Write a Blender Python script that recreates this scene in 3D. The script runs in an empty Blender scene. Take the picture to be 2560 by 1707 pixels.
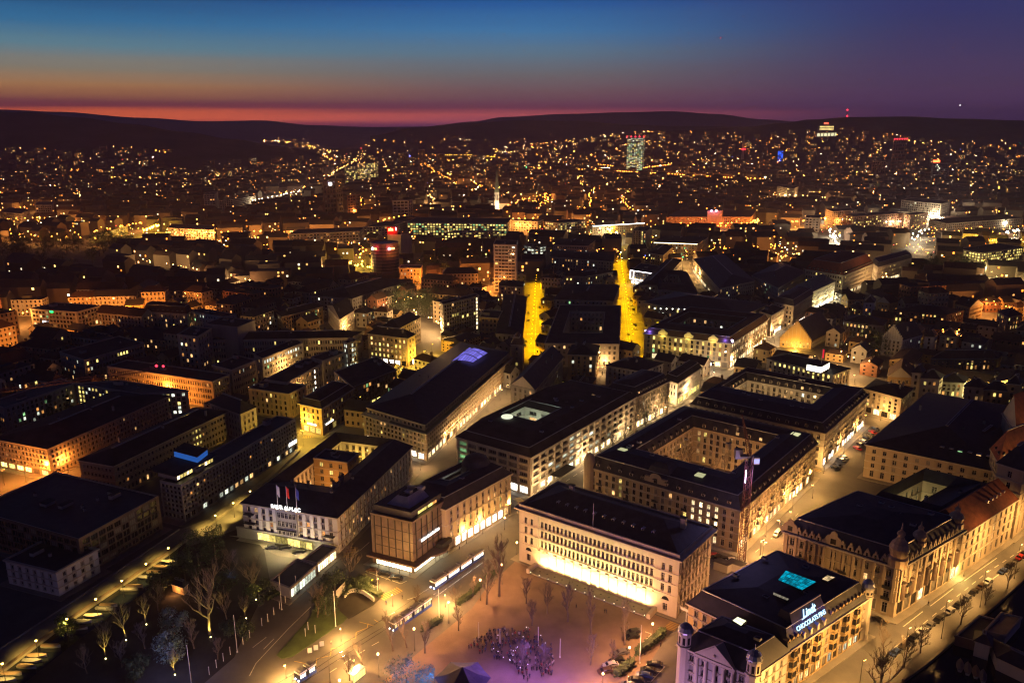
import bpy, math, random
from mathutils import Vector, Matrix
R = math.radians
rnd = random.Random(7)
S = bpy.context.scene
COL = S.collection
# ------------------------------------------------------------------ camera
CAMH = 145.0
PITCH = R(14.93)
FPX = 2000.0
CP, SP = math.cos(PITCH), math.sin(PITCH)
cd = bpy.data.cameras.new('camera'); cam = bpy.data.objects.new('camera', cd); COL.objects.link(cam)
cd.sensor_width = 36; cd.lens = FPX / 2560 * 36; cd.clip_start = 1; cd.clip_end = 40000
cam.location = (0, 0, CAMH); cam.rotation_euler = (R(90) - PITCH, 0, 0)
S.camera = cam
EYE = Vector((0, 0, CAMH))
def at(px, py, z=0.0):
    u = (px - 1280) / FPX; v = (py - 853.5) / FPX
    d = Vector((u, CP - v * SP, -SP - v * CP))
    return EYE + d * ((z - CAMH) / d.z)
def at_dist(px, py, Y):
    u = (px - 1280) / FPX; v = (py - 853.5) / FPX
    d = Vector((u, CP - v * SP, -SP - v * CP))
    return EYE + d * (Y / d.y)
TI = {}
for r_, y0 in (('A', 1280), ('B', 853), ('C', 560), ('D', 240)):
    for c_ in range(4): TI[r_ + str(c_)] = (640 * c_, y0, .27234)
TI['W'] = (0, 0, 1.08844); TI['P'] = (0, 0, 1)
TI['Z1'] = (1260, 1160, .25513); TI['Z2'] = (1100, 880, .27211); TI['Z3'] = (900, 1120, .21683)
TI['H'] = (580, 1080, .20408); TI['O'] = (320, 1040, .20408); TI['K'] = (1660, 1340, .2466)
TI['M'] = (1920, 1150, .27234); TI['Q'] = (1440, 1000, .27234)
def px(s):
    out = []; t = None; nums = []
    for w in s.split():
        if w in TI: t = TI[w]; continue
        nums.append(float(w))
        if len(nums) == 2:
            out.append((t[0] + nums[0] * t[2], t[1] + nums[1] * t[2])); nums = []
    return out
def pts(s, z=0.0): return [at(a, b, z) for a, b in px(s)]
# ------------------------------------------------------------------ render settings
S.render.engine = 'CYCLES'
cy = S.cycles
cy.use_denoising = True
try: cy.denoiser = 'OPENIMAGEDENOISE'
except Exception: pass
cy.max_bounces = 5; cy.diffuse_bounces = 2; cy.glossy_bounces = 2; cy.transmission_bounces = 2; cy.transparent_max_bounces = 4; cy.volume_bounces = 0
cy.sample_clamp_indirect = 2.0; cy.sample_clamp_direct = 0
cy.use_light_tree = True
cy.caustics_reflective = False; cy.caustics_refractive = False
cy.blur_glossy = 1.0
cy.pixel_filter_type = 'BLACKMAN_HARRIS'; cy.filter_width = 1.25
S.view_settings.view_transform = 'Standard'; S.view_settings.look = 'None'
S.view_settings.exposure = 0.0; S.view_settings.gamma = 1.0
# ------------------------------------------------------------------ materials
def lin(c):
    return tuple(((x / 255) / 12.92 if x / 255 <= .04045 else ((x / 255 + .055) / 1.055) ** 2.4) for x in c)
def nd(nt, t, **k):
    n = nt.nodes.new(t)
    for a, b in k.items(): setattr(n, a, b)
    return n
MATS = {}
def mat(name, col, rough=.7, metal=0.0, ns=.35, amt=.35, bump=0.0, bs=3.0, spec=.5, streak=False):
    if name in MATS: return MATS[name]
    m = bpy.data.materials.new(name); m.use_nodes = True; nt = m.node_tree
    b = nt.nodes['Principled BSDF']
    b.inputs['Roughness'].default_value = rough; b.inputs['Metallic'].default_value = metal
    b.inputs['Specular IOR Level'].default_value = spec
    if amt > 0:
        tc = nd(nt, 'ShaderNodeTexCoord'); mp = nd(nt, 'ShaderNodeMapping')
        if streak: mp.inputs['Scale'].default_value = (1, 1, .15)
        nt.links.new(tc.outputs['Object'], mp.inputs['Vector'])
        n1 = nd(nt, 'ShaderNodeTexNoise'); n1.inputs['Scale'].default_value = ns; n1.inputs['Detail'].default_value = 6; n1.inputs['Roughness'].default_value = .65
        nt.links.new(mp.outputs[0], n1.inputs['Vector'])
        cr = nd(nt, 'ShaderNodeValToRGB')
        cr.color_ramp.elements[0].position = .3; cr.color_ramp.elements[1].position = .7
        cr.color_ramp.elements[0].color = tuple(c * (1 - amt) for c in col) + (1,)
        cr.color_ramp.elements[1].color = tuple(min(1, c * (1 + amt)) for c in col) + (1,)
        nt.links.new(n1.outputs['Fac'], cr.inputs[0]); nt.links.new(cr.outputs[0], b.inputs['Base Color'])
        if bump:
            n2 = nd(nt, 'ShaderNodeTexNoise'); n2.inputs['Scale'].default_value = bs; n2.inputs['Detail'].default_value = 3
            nt.links.new(tc.outputs['Object'], n2.inputs['Vector'])
            bp = nd(nt, 'ShaderNodeBump'); bp.inputs['Strength'].default_value = bump; bp.inputs['Distance'].default_value = .1
            nt.links.new(n2.outputs['Fac'], bp.inputs['Height']); nt.links.new(bp.outputs[0], b.inputs['Normal'])
    else: b.inputs['Base Color'].default_value = tuple(col) + (1,)
    MATS[name] = m; return m
def emit(name, col, st, vary=0.0, sample=False, inner=False):
    """a surface that gives off light; vary: each pane (island, object) has its own brightness; inner: curtains and room detail break up the pane"""
    if name in MATS: return MATS[name]
    m = bpy.data.materials.new(name); m.use_nodes = True; nt = m.node_tree; nt.nodes.clear()
    o = nd(nt, 'ShaderNodeOutputMaterial'); e = nd(nt, 'ShaderNodeEmission')
    e.inputs[0].default_value = tuple(col) + (1,); e.inputs[1].default_value = st
    if vary:
        g = nd(nt, 'ShaderNodeNewGeometry'); oi = nd(nt, 'ShaderNodeObjectInfo')
        a = nd(nt, 'ShaderNodeMath', operation='ADD'); f = nd(nt, 'ShaderNodeMath', operation='FRACT')
        nt.links.new(g.outputs['Random Per Island'], a.inputs[0]); nt.links.new(oi.outputs['Random'], a.inputs[1]); nt.links.new(a.outputs[0], f.inputs[0])
        p = nd(nt, 'ShaderNodeMath', operation='POWER'); p.inputs[1].default_value = 1.6; nt.links.new(f.outputs[0], p.inputs[0])
        mr = nd(nt, 'ShaderNodeMapRange'); mr.inputs[3].default_value = st * (1 - vary); mr.inputs[4].default_value = st * (1 + vary)
        nt.links.new(p.outputs[0], mr.inputs[0])
        last = mr.outputs[0]
        if inner:
            tc = nd(nt, 'ShaderNodeTexCoord'); n1 = nd(nt, 'ShaderNodeTexNoise'); n1.inputs['Scale'].default_value = 1.3; n1.inputs['Detail'].default_value = 2
            va = nd(nt, 'ShaderNodeVectorMath', operation='ADD'); nt.links.new(tc.outputs['Object'], va.inputs[0])
            vs = nd(nt, 'ShaderNodeVectorMath', operation='SCALE'); vs.inputs[0].default_value = (17, 31, 23); nt.links.new(oi.outputs['Random'], vs.inputs['Scale']); nt.links.new(vs.outputs[0], va.inputs[1])
            nt.links.new(va.outputs[0], n1.inputs['Vector'])
            r2 = nd(nt, 'ShaderNodeMapRange'); r2.inputs[1].default_value = .3; r2.inputs[2].default_value = .7; r2.inputs[3].default_value = .35; r2.inputs[4].default_value = 1.3; nt.links.new(n1.outputs['Fac'], r2.inputs[0])
            mu = nd(nt, 'ShaderNodeMath', operation='MULTIPLY'); nt.links.new(last, mu.inputs[0]); nt.links.new(r2.outputs[0], mu.inputs[1]); last = mu.outputs[0]
        nt.links.new(last, e.inputs[1])
    nt.links.new(e.outputs[0], o.inputs[0])
    m.cycles.emission_sampling = 'FRONT_BACK' if sample else 'NONE'
    MATS[name] = m; return m
M = dict(
    stone=mat('pale_stone', (.40, .35, .28), .8, ns=.25, amt=.16, bump=.15, streak=True),
    sand=mat('sandstone', (.36, .29, .2), .85, ns=.3, amt=.2, bump=.2, streak=True),
    plaster=mat('pale_plaster', (.42, .39, .34), .85, ns=.2, amt=.14, streak=True),
    white=mat('white_render', (.55, .53, .5), .8, ns=.2, amt=.1, streak=True),
    grey=mat('grey_render', (.26, .25, .24), .85, ns=.2, amt=.2, streak=True),
    brick=mat('red_brick', (.26, .12, .07), .85, ns=.5, amt=.25),
    ochre=mat('ochre_plaster', (.38, .27, .13), .85, ns=.2, amt=.18, streak=True),
    dstone=mat('brown_granite', (.12, .085, .065), .45, ns=.4, amt=.3),
    trim=mat('stone_trim', (.42, .37, .3), .8, ns=1, amt=.12),
    slate=mat('dark_slate', (.032, .031, .034), .6, ns=.4, amt=.45, bump=.4, bs=5),
    tile=mat('old_brown_tile', (.075, .04, .028), .85, ns=.4, amt=.4, bump=.4, bs=6),
    rtile=mat('red_clay_tile', (.24, .07, .035), .85, ns=.5, amt=.35, bump=.4, bs=6),
    flat=mat('gravel_roof', (.04, .038, .037), .95, ns=.15, amt=.5, bump=.3, bs=8),
    metal=mat('grey_sheet_metal', (.3, .31, .34), .4, .6, ns=.3, amt=.2),
    zinc=mat('pale_zinc', (.5, .5, .55), .32, .85, ns=.4, amt=.15),
    copper=mat('green_copper', (.2, .26, .2), .6, .2, ns=.5, amt=.25),
    dome=mat('bronze_brown_dome', (.3, .2, .12), .45, .4, ns=1, amt=.25),
    dark=mat('dark_metal', (.03, .03, .032), .5, .5, amt=0),
    glass=mat('dark_glass', (.012, .013, .016), .08, 0, amt=0, spec=.8),
    frame=mat('window_frame', (.3, .28, .25), .6, amt=0),
    dframe=mat('dark_window_frame', (.06, .05, .045), .5, amt=0),
    asph=mat('asphalt', (.115, .108, .1), .8, ns=.06, amt=.3, bump=.2, bs=2),
    pave=mat('stone_pavement', (.22, .2, .17), .85, ns=.12, amt=.25, bump=.15, bs=1.5),
    gravel=mat('brown_gravel', (.2, .14, .1), .95, ns=.05, amt=.35, bump=.5, bs=2.5),
    lawn=mat('winter_lawn', (.055, .085, .022), .95, ns=.15, amt=.4, bump=.6, bs=4),
    soil=mat('dark_soil', (.03, .026, .02), .95, ns=.1, amt=.5),
    paint=mat('road_paint', (.62, .6, .5), .7, ns=2, amt=.25),
    ypaint=mat('yellow_paint', (.4, .27, .06), .7, ns=2, amt=.2),
    bark=mat('bark', (.10, .078, .06), .9, ns=1.5, amt=.3, bump=.4, bs=8),
    hedge=mat('evergreen_leaves', (.03, .05, .018), .8, ns=.8, amt=.5),
    leafb=mat('blue_cedar_needles', (.1, .15, .15), .8, ns=.5, amt=.4),
    water=mat('dark_water', (.006, .008, .012), .12, 0, ns=.1, amt=.3, bump=.25, bs=.6, spec=.5),
    chrome=mat('bright_metal', (.6, .6, .62), .25, .9, amt=0),
    pole=mat('lamp_post_paint', (.09, .085, .08), .5, .3, amt=0),
    wpole=mat('pale_flagpole', (.6, .6, .62), .4, .2, amt=0),
    red=mat('red_steel', (.11, .03, .025), .5, .1, ns=1, amt=.15),
    forest=mat('forest_hill', (.012, .016, .012), 1, ns=.02, amt=.6, bump=1, bs=.05, spec=0),
    land=mat('distant_land', (.02, .019, .019), 1, ns=.01, amt=.5, spec=0),
    b=mat('window_blind', (.2, .185, .16), .8, amt=.15, ns=.5),
    dome2=mat('lightened_bronze_dome', (.42, .29, .16), .5, .1, ns=1, amt=.25),  # bronze, with the golden lamplight from below put in as a lighter colour
    d=None)
M['d'] = M['glass']
M['w'] = emit('warm_lit_glass', (1, .56, .2), 1.6, .75, inner=True)
M['y'] = emit('yellow_lit_glass', (1, .76, .2), 1.6, .75, inner=True)
M['o'] = emit('orange_lit_glass', (1, .42, .1), 1.1, .75, inner=True)
M['c'] = emit('cool_lit_glass', (.92, 1, .78), 1.4, .75, inner=True)
M['g'] = emit('green_lit_glass', (.45, 1, .4), .8, .7, inner=True)
M['s'] = emit('shop_lit_glass', (1, .78, .42), 3.6, .6, sample=True, inner=True)
M['sw'] = emit('bright_shop_glass', (1, .9, .75), 6.5, .5, sample=True, inner=True)
M['sy'] = emit('yellow_shop_glass', (1, .78, .2), 3.2, .6, sample=True, inner=True)
# ------------------------------------------------------------------ mesh builder
class MB:
    def __init__(s): s.v = []; s.f = []; s.m = []
    def face(s, ps, m=0):
        i = len(s.v); s.v += [tuple(p) for p in ps]; s.f.append(tuple(range(i, i + len(ps)))); s.m.append(m)
    def quad(s, a, b, c, d, m=0): s.face((a, b, c, d), m)
    def raw(s, v, f, m=0):
        i = len(s.v); s.v += [tuple(p) for p in v]
        for q in f: s.f.append(tuple(i + j for j in q)); s.m.append(m)
    def obox(s, o, a, b, c, m=0):
        o = Vector(o); a = Vector(a); b = Vector(b); c = Vector(c)
        v = [o, o + a, o + a + b, o + b, o + c, o + a + c, o + a + b + c, o + b + c]
        s.raw(v, [(0, 3, 2, 1), (4, 5, 6, 7), (0, 1, 5, 4), (1, 2, 6, 5), (2, 3, 7, 6), (3, 0, 4, 7)], m)
    def box(s, x0, y0, z0, x1, y1, z1, m=0): s.obox((x0, y0, z0), (x1 - x0, 0, 0), (0, y1 - y0, 0), (0, 0, z1 - z0), m)
    def cyl(s, p0, p1, r0, r1, n=8, m=0, caps=True):
        p0 = Vector(p0); p1 = Vector(p1); d = (p1 - p0).normalized()
        u = d.orthogonal().normalized(); w = d.cross(u)
        v = []
        for p, r in ((p0, r0), (p1, r1)):
            for k in range(n):
                t = 2 * math.pi * k / n; v.append(p + (u * math.cos(t) + w * math.sin(t)) * r)
        f = [(k, (k + 1) % n, n + (k + 1) % n, n + k) for k in range(n)]
        if caps: f += [tuple(range(n - 1, -1, -1)), tuple(range(n, 2 * n))]
        s.raw(v, f, m)
    def lathe(s, c, prof, n=12, m=0, a0=0.0, a1=2 * math.pi):
        c = Vector(c); full = abs(a1 - a0 - 2 * math.pi) < 1e-6; k = n if full else n + 1
        v = []
        for r, z in prof:
            for j in range(k):
                t = a0 + (a1 - a0) * j / n; v.append(c + Vector((r * math.cos(t), r * math.sin(t), z)))
        f = []
        for i in range(len(prof) - 1):
            for j in range(n):
                j2 = (j + 1) % k; f.append((i * k + j, i * k + j2, (i + 1) * k + j2, (i + 1) * k + j))
        s.raw(v, f, m)
    def ball(s, c, r, n=8, m=0, sz=1.0):
        s.lathe(c, [(max(.001, r * math.sin(math.pi * i / (n // 2))), -r * sz * math.cos(math.pi * i / (n // 2))) for i in range(n // 2 + 1)], n, m)
    def octa(s, c, r, m=0):
        x, y, z = c
        s.raw([(x + r, y, z), (x - r, y, z), (x, y + r, z), (x, y - r, z), (x, y, z + r), (x, y, z - r)],
              [(0, 2, 4), (2, 1, 4), (1, 3, 4), (3, 0, 4), (2, 0, 5), (1, 2, 5), (3, 1, 5), (0, 3, 5)], m)
    def prism(s, poly, z0, z1, m=0, top=None, bottom=False):
        n = len(poly)
        for i in range(n):
            a, b = poly[i], poly[(i + 1) % n]
            s.quad((a[0], a[1], z0), (b[0], b[1], z0), (b[0], b[1], z1), (a[0], a[1], z1), m)
        s.face([(p[0], p[1], z1) for p in poly], m if top is None else top)
    def mesh(s, name, mats, off=(0, 0, 0)):
        me = bpy.data.meshes.new(name)
        ox, oy, oz = off
        me.from_pydata([(x - ox, y - oy, z - oz) for x, y, z in s.v], [], s.f)
        for m in mats: me.materials.append(m)
        if any(s.m): me.polygons.foreach_set('material_index', s.m)
        me.update(); return me
def ml(x): return [M[k] if isinstance(k, str) else k for k in (x if isinstance(x, (list, tuple)) else [x])]
def link(name, data, parent=None, **pr):
    o = bpy.data.objects.new(name, data); COL.objects.link(o)
    if parent is not None: o.parent = parent
    for k, v in pr.items():
        if v is not None: o[k] = v
    return o
class T:
    """one thing: an Empty at its base that parents its parts"""
    def __init__(s, name, label, cat, loc=(0, 0, 0), group=None):
        s.o = link(name, None, None, label=label, category=cat, group=group); s.o.empty_display_size = .5
        s.loc = Vector(loc); s.o.location = s.loc
    def part(s, name, mb, mats, parent=None, **pr):
        if not mb.v: return None
        return link(name, mb.mesh(name, ml(mats), s.loc), parent or s.o, **pr)
    def inst(s, name, me, p, rz=0.0, sc=None, parent=None, **pr):
        o = link(name, me, parent or s.o, **pr); o.location = Vector(p) - s.loc; o.rotation_euler = (0, 0, rz)
        if sc: o.scale = sc
        return o
def single(name, mb, mats, label, cat, group=None, loc=None):
    loc = Vector(loc) if loc is not None else Vector(mb.v[0])
    o = link(name, mb.mesh(name, ml(mats), loc), None, label=label, category=cat, group=group); o.location = loc
    return o
def struct(name, mb, mats, kind='structure'): return link(name, mb.mesh(name, ml(mats)), None, kind=kind)
LM = 2.7
def light(parent, p, base, col, power, radius=.25, spot=None, aim=None, blend=.6):
    power *= LM
    if spot: ld = bpy.data.lights.new('lamp_light', 'SPOT'); ld.spot_size = R(spot); ld.spot_blend = blend
    else: ld = bpy.data.lights.new('lamp_light', 'POINT')
    ld.color = col; ld.energy = power; ld.shadow_soft_size = radius
    o = bpy.data.objects.new('lamp_light', ld); COL.objects.link(o)
    p = Vector(p)
    if parent is not None: o.parent = parent; o.location = p - Vector(base)
    else: o.location = p
    if aim is not None: o.rotation_euler = (Vector(aim) - p).to_track_quat('-Z', 'Y').to_euler()
    return o
# ------------------------------------------------------------------ sky: dusk gradient by direction
def zof(dy):
    e = math.atan((853.5 - dy * 1.08844) / FPX) - PITCH
    return math.sin(e)
HAZE = 9e-5
def sky():
    w = bpy.data.worlds.new('World'); S.world = w; w.use_nodes = True; nt = w.node_tree; nt.nodes.clear()
    out = nd(nt, 'ShaderNodeOutputWorld'); bg = nd(nt, 'ShaderNodeBackground'); nt.links.new(bg.outputs[0], out.inputs[0])
    tc = nd(nt, 'ShaderNodeTexCoord'); sep = nd(nt, 'ShaderNodeSeparateXYZ'); nt.links.new(tc.outputs['Generated'], sep.inputs[0])
    mz = nd(nt, 'ShaderNodeMapRange'); mz.inputs[1].default_value = -.02; mz.inputs[2].default_value = .5
    # thin streaks of haze near the skyline
    ms = nd(nt, 'ShaderNodeMapping'); ms.inputs['Scale'].default_value = (1.2, 1.2, 55); nt.links.new(tc.outputs['Generated'], ms.inputs[0])
    ns = nd(nt, 'ShaderNodeTexNoise'); ns.inputs['Scale'].default_value = 1.5; ns.inputs['Detail'].default_value = 3; nt.links.new(ms.outputs[0], ns.inputs[0])
    a1 = nd(nt, 'ShaderNodeMath', operation='MULTIPLY_ADD'); a1.inputs[1].default_value = .012; nt.links.new(ns.outputs[0], a1.inputs[0]); nt.links.new(sep.outputs['Z'], a1.inputs[2])
    a2 = nd(nt, 'ShaderNodeMath', operation='SUBTRACT'); a2.inputs[1].default_value = .006; nt.links.new(a1.outputs[0], a2.inputs[0])
    nt.links.new(a2.outputs[0], mz.inputs[0])
    def ramp(st):
        r = nd(nt, 'ShaderNodeValToRGB'); e = r.color_ramp.elements
        ss = sorted(((z if isinstance(y, str) else zof(y)), c) for y, c, z in [(s[0], s[1], float(s[0]) if isinstance(s[0], str) else 0) for s in st])
        for i, (z, c) in enumerate(ss):
            p = (z + .02) / .52
            x = e[i] if i < 2 else e.new(p)
            tau = HAZE * min(285 / max(z, .02), 12500); tr = math.exp(-tau)      # the sky is seen through the haze below
            x.position = p; x.color = tuple(max(.0005, (v - i_ * (1 - tr)) / tr) for v, i_ in zip(lin(c), (.026, .02, .034))) + (1,)
        nt.links.new(mz.outputs[0], r.inputs[0]); return r
    left = ramp([('.5', (6, 14, 38)), ('.25', (10, 34, 78)), (0, (24, 66, 118)), (70, (48, 104, 146)), (125, (88, 122, 138)), (170, (128, 118, 104)), (205, (152, 110, 78)), (225, (134, 88, 70)), (239, (108, 62, 68)), (249, (102, 54, 66)), (260, (200, 92, 64)), (270, (212, 98, 66)), (282, (150, 62, 62)), (300, (80, 44, 60))])
    mid = ramp([('.5', (6, 14, 40)), ('.25', (10, 36, 86)), (0, (28, 84, 148)), (70, (58, 112, 158)), (125, (86, 112, 132)), (170, (100, 98, 104)), (210, (104, 80, 88)), (236, (98, 64, 80)), (248, (94, 56, 76)), (262, (160, 78, 86)), (276, (140, 72, 90)), (290, (80, 52, 86))])
    right = ramp([('.5', (8, 10, 34)), ('.25', (20, 24, 68)), (0, (44, 52, 106)), (70, (52, 54, 98)), (140, (64, 56, 92)), (210, (72, 55, 84)), (262, (70, 50, 80)), (290, (56, 40, 74))])
    mx = nd(nt, 'ShaderNodeMapRange'); mx.inputs[1].default_value = -.48; mx.inputs[2].default_value = .02; nt.links.new(sep.outputs['X'], mx.inputs[0])
    mr = nd(nt, 'ShaderNodeMapRange'); mr.inputs[1].default_value = .0; mr.inputs[2].default_value = .46; nt.links.new(sep.outputs['X'], mr.inputs[0])
    for q in (mx, mr): q.interpolation_type = 'SMOOTHSTEP'
    c1 = nd(nt, 'ShaderNodeMix', data_type='RGBA'); nt.links.new(mx.outputs[0], c1.inputs[0]); nt.links.new(left.outputs[0], c1.inputs[6]); nt.links.new(mid.outputs[0], c1.inputs[7])
    c2 = nd(nt, 'ShaderNodeMix', data_type='RGBA'); nt.links.new(mr.outputs[0], c2.inputs[0]); nt.links.new(c1.outputs[2], c2.inputs[6]); nt.links.new(right.outputs[0], c2.inputs[7])
    nt.links.new(c2.outputs[2], bg.inputs[0]); bg.inputs[1].default_value = 1.0
sky()
# ------------------------------------------------------------------ buildings
def window_mesh(w, h, kind, style):
    k = ('win', round(w, 1), round(h, 1), kind, style)
    if k in MATS: return MATS[k]
    b = MB(); x = w / 2
    b.quad((-x, 0, 0), (x, 0, 0), (x, 0, h), (-x, 0, h), 1)
    def bar(x0, z0, x1, z1): b.obox((x0, -.07, z0), (x1 - x0, 0, 0), (0, .06, 0), (0, 0, z1 - z0), 0)
    t = .09
    if style != 'b':
        bar(-x, 0, -x + t, h); bar(x - t, 0, x, h); bar(-x + t, h - t, x - t, h); bar(-x + t, 0, x - t, t)
        n = max(2, int(round(w / .9)))
        for i in range(1, n): xx = -x + w * i / n; bar(xx - .05, t, xx + .05, h - t)
        if h > 1.5 and style != 'm': bar(-x + t, h * .68, x - t, h * .68 + .07)
    me = b.mesh('window', [M['dframe' if style in 'mb' else 'frame'], M[kind]])
    MATS[k] = me; return me
def facing(p, n): return (EYE - p).normalized().dot(n)
def pick(pal):
    if isinstance(pal, str): pal = PAL[pal]
    t = rnd.random(); s = 0
    for k, w in pal:
        s += w
        if t < s: return k
    return 'b' if rnd.random() < .2 else 'd'
PAL = {'off': [('w', .07), ('y', .05), ('c', .03)], 'dark': [('w', .03), ('y', .02)], 'home': [('w', .12), ('o', .05), ('y', .05)],
       'on': [('w', .25), ('y', .35), ('c', .15)], 'none': [], 'full': [('y', .55), ('w', .35), ('c', .1)], 'few': [('w', .05), ('o', .03), ('g', .015), ('c', .03)]}
BY = {}
FOOT = []      # footprints already built on (centre, radius / polygon)
class Bld:
    def __init__(s, name, label, *ar, fl=4, gf=4.2, bay=3.0, w=1.3, wh=1.9, wall='plaster', pal='few', shop=None, roof='flat', rise=3.2, inset=1.8,
                 rm='slate', band=1, style='f', hole=None, A=None, B=None, cap=100, margin=1.2, dorm=0, cor=.5, cat='building', edges=None, chim=3, z0=0.0, top=.9,
                 shopw=None, lite=None, group=None, over=None, attic=None, keep=True, back=True, base=None, rec=.3, balc=()):
        if len(ar) == 3: cat = ar[0]
        p3, h = ar[-2:]
        q = pts(p3, h) if isinstance(p3, str) else [Vector(p) for p in p3]
        Lp, N, Rp = [Vector((p.x, p.y, 0)) for p in q]
        s.ea = (Lp - N).normalized(); s.eb = (Rp - N).normalized()
        s.A = A or (Lp - N).length; s.B = B or (Rp - N).length; s.N = N; s.h = h; s.z0 = z0
        s.t = T(name, label, cat, s.P(s.A / 2, s.B / 2, z0), group)
        s.wall = MB(); s.trim = MB(); s.wins = []; s.hole = hole; s.k = dict(style=style); s.cap = cap
        s.rm = rm
        if keep: FOOT.append([s.P(0, 0), s.P(0, s.B), s.P(s.A, s.B), s.P(s.A, 0)])
        s.rec = rec; s.balc = balc; s.bal = []; s.fl = fl; s.gf = gf; s.bay = bay; s.w = w; s.wh = wh; s.pal = PAL[pal] if isinstance(pal, str) else pal; s.shop = shop; s.lite = lite; s.shopw = shopw; s.margin = margin; s.top = top; s.band = band; s.over = over
        fs = [((s.A, 0), (0, 0)), ((0, 0), (0, s.B)), ((0, s.B), (s.A, s.B)), ((s.A, s.B), (s.A, 0))]
        if hole:
            a0, a1, b0, b1 = [(x * (s.A if i < 2 else s.B)) for i, x in enumerate(hole)]
            s.H = (a0, a1, b0, b1)
            fs += [((a0, b0), (a1, b0)), ((a1, b0), (a1, b1)), ((a1, b1), (a0, b1)), ((a0, b1), (a0, b0))]
        s.fs = fs
        for i, (c0, c1) in enumerate(fs):
            s.face(i, c0, c1)
            if cor and i < 4: s.cornice(i, c0, c1, cor)
        s.t.part('wall', s.wall, [wall])
        s.t.part('cornice', s.trim, ['trim' if wall not in ('dstone', 'brick', 'grey') else wall])
        s.windows()
        for p, e, n, w in sorted(s.bal, key=lambda q: (q[0] - EYE).length)[:40]:
            b = MB(); b.obox(p, e * w, n * .9, (0, 0, .14)); b.obox(p + n * .84 + Vector((0, 0, 1.0)), e * w, n * .06, (0, 0, .07)); b.obox(p + n * .86 + Vector((0, 0, .14)), e * w, n * .02, (0, 0, .86)); s.t.part('balcony', b, ['dark'])
        s.roofs(roof, rise, inset, rm)
        if dorm: s.dormers(dorm)
        if chim: s.clutter(chim, roof, rise)
        s.rise = rise; BY[name] = s
    def P(s, a, b, z=0.0):
        p = s.N + s.ea * a + s.eb * b; return Vector((p.x, p.y, z))
    def rows(s, i):
        r = []; z0 = s.z0
        if s.shop and i in s.shop and s.shopw is not False:
            kd = s.shop[i]; r.append((z0 + .5, z0 + s.gf - .7, (s.shopw or 4.2), (s.shopw or 4.2) * .78, kd if isinstance(kd, list) else [(kd, .8)], 'm'))
        elif s.gf > 2.5: r.append((z0 + 1.0, z0 + s.gf - .8, s.bay, s.w, s.pal, s.k['style']))
        fh = (s.h - s.gf - s.top - z0) / max(1, s.fl)
        for j in range(s.fl):
            zz = z0 + s.gf + fh * j + (fh - s.wh) * .45
            pal = s.pal
            if s.over and (i, j) in s.over: pal = s.over[(i, j)]
            elif s.over and j in s.over: pal = s.over[j]
            r.append((zz, zz + min(s.wh, fh - .5), s.bay, s.w, pal, s.k['style']))
        return r
    def face(s, i, c0, c1):
        p0 = s.P(*c0); p1 = s.P(*c1); e = p1 - p0; ln = e.length; e.normalize(); n = Vector((e.y, -e.x, 0)); m = s.wall
        mid = (p0 + p1) / 2; mid.z = s.h / 2
        def W(x, z, d=0.0): return p0 + e * x - n * d + Vector((0, 0, z))
        if facing(mid, n) < -.12 or s.fl == 0:
            m.quad(W(0, s.z0), W(ln, s.z0), W(ln, s.h), W(0, s.h)); return
        z = s.z0
        rows_ = s.rows(i)
        for (za, zb, bay, w, pal, st) in rows_:
            if zb > s.h - .2 or za < z: continue
            m.quad(W(0, z), W(ln, z), W(ln, za), W(0, za))
            mg = min(s.margin, ln * .15); nb = max(1, int((ln - 2 * mg) / bay + .3)); bw = (ln - 2 * mg) / nb; ww = min(w, bw * .86)
            x = 0.0
            for k in range(nb):
                xc = mg + bw * (k + .5); xa, xb = xc - ww / 2, xc + ww / 2
                m.quad(W(x, za), W(xa, za), W(xa, zb), W(x, zb))
                d = s.rec
                m.quad(W(xa, za), W(xa, za, d), W(xa, zb, d), W(xa, zb)); m.quad(W(xb, za, d), W(xb, za), W(xb, zb), W(xb, zb, d))
                m.quad(W(xa, zb, d), W(xb, zb, d), W(xb, zb), W(xa, zb)); m.quad(W(xa, za), W(xb, za), W(xb, za, d), W(xa, za, d))
                kd = pick(pal)
                if s.lite and (i, k) in s.lite: kd = s.lite[(i, k)]
                s.wins.append((W(xc, za, d), e, round(ww, 1) if ww > .55 else ww, zb - za, kd, st))
                if st == 'f' and bay < 4:
                    s.trim.obox(W(xa - .18, za - .14, 0), e * (ww + .36), n * .2, (0, 0, .13)); s.trim.obox(W(xa - .2, zb + .02, 0), e * (ww + .4), n * .22, (0, 0, .2))
                    for q_ in (xa - .17, xb + .02): s.trim.obox(W(q_, za, .0), e * .15, n * .07, (0, 0, zb - za))
                    if s.balc and k % 4 in s.balc and 0 < rows_.index((za, zb, bay, w, pal, st)) < len(rows_) - 1: s.bal.append((W(xc - ww / 2 - .5, za - .2), e, n, ww + 1.0))
                x = xb
            m.quad(W(x, za), W(ln, za), W(ln, zb), W(x, zb)); z = zb
        m.quad(W(0, z), W(ln, z), W(ln, s.h), W(0, s.h))
        if s.band:
            fh = (s.h - s.gf - s.top - s.z0) / max(1, s.fl)
            for j in range(0, s.fl, s.band): 
                zz = s.z0 + s.gf + fh * j - .12
                s.trim.obox(W(-.1, zz, -.003), e * (ln + .2), n * .2, (0, 0, .26))
    def cornice(s, i, c0, c1, cor):
        p0 = s.P(*c0); p1 = s.P(*c1); e = (p1 - p0); ln = e.length; e.normalize(); n = Vector((e.y, -e.x, 0))
        g = .004 * i
        s.trim.obox(p0 - e * (cor - .01 * i) + n * .003 + Vector((0, 0, s.h - .55 + g)), e * (ln + 2 * cor - .02 * i), n * (cor + g), (0, 0, .5 + g))
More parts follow.
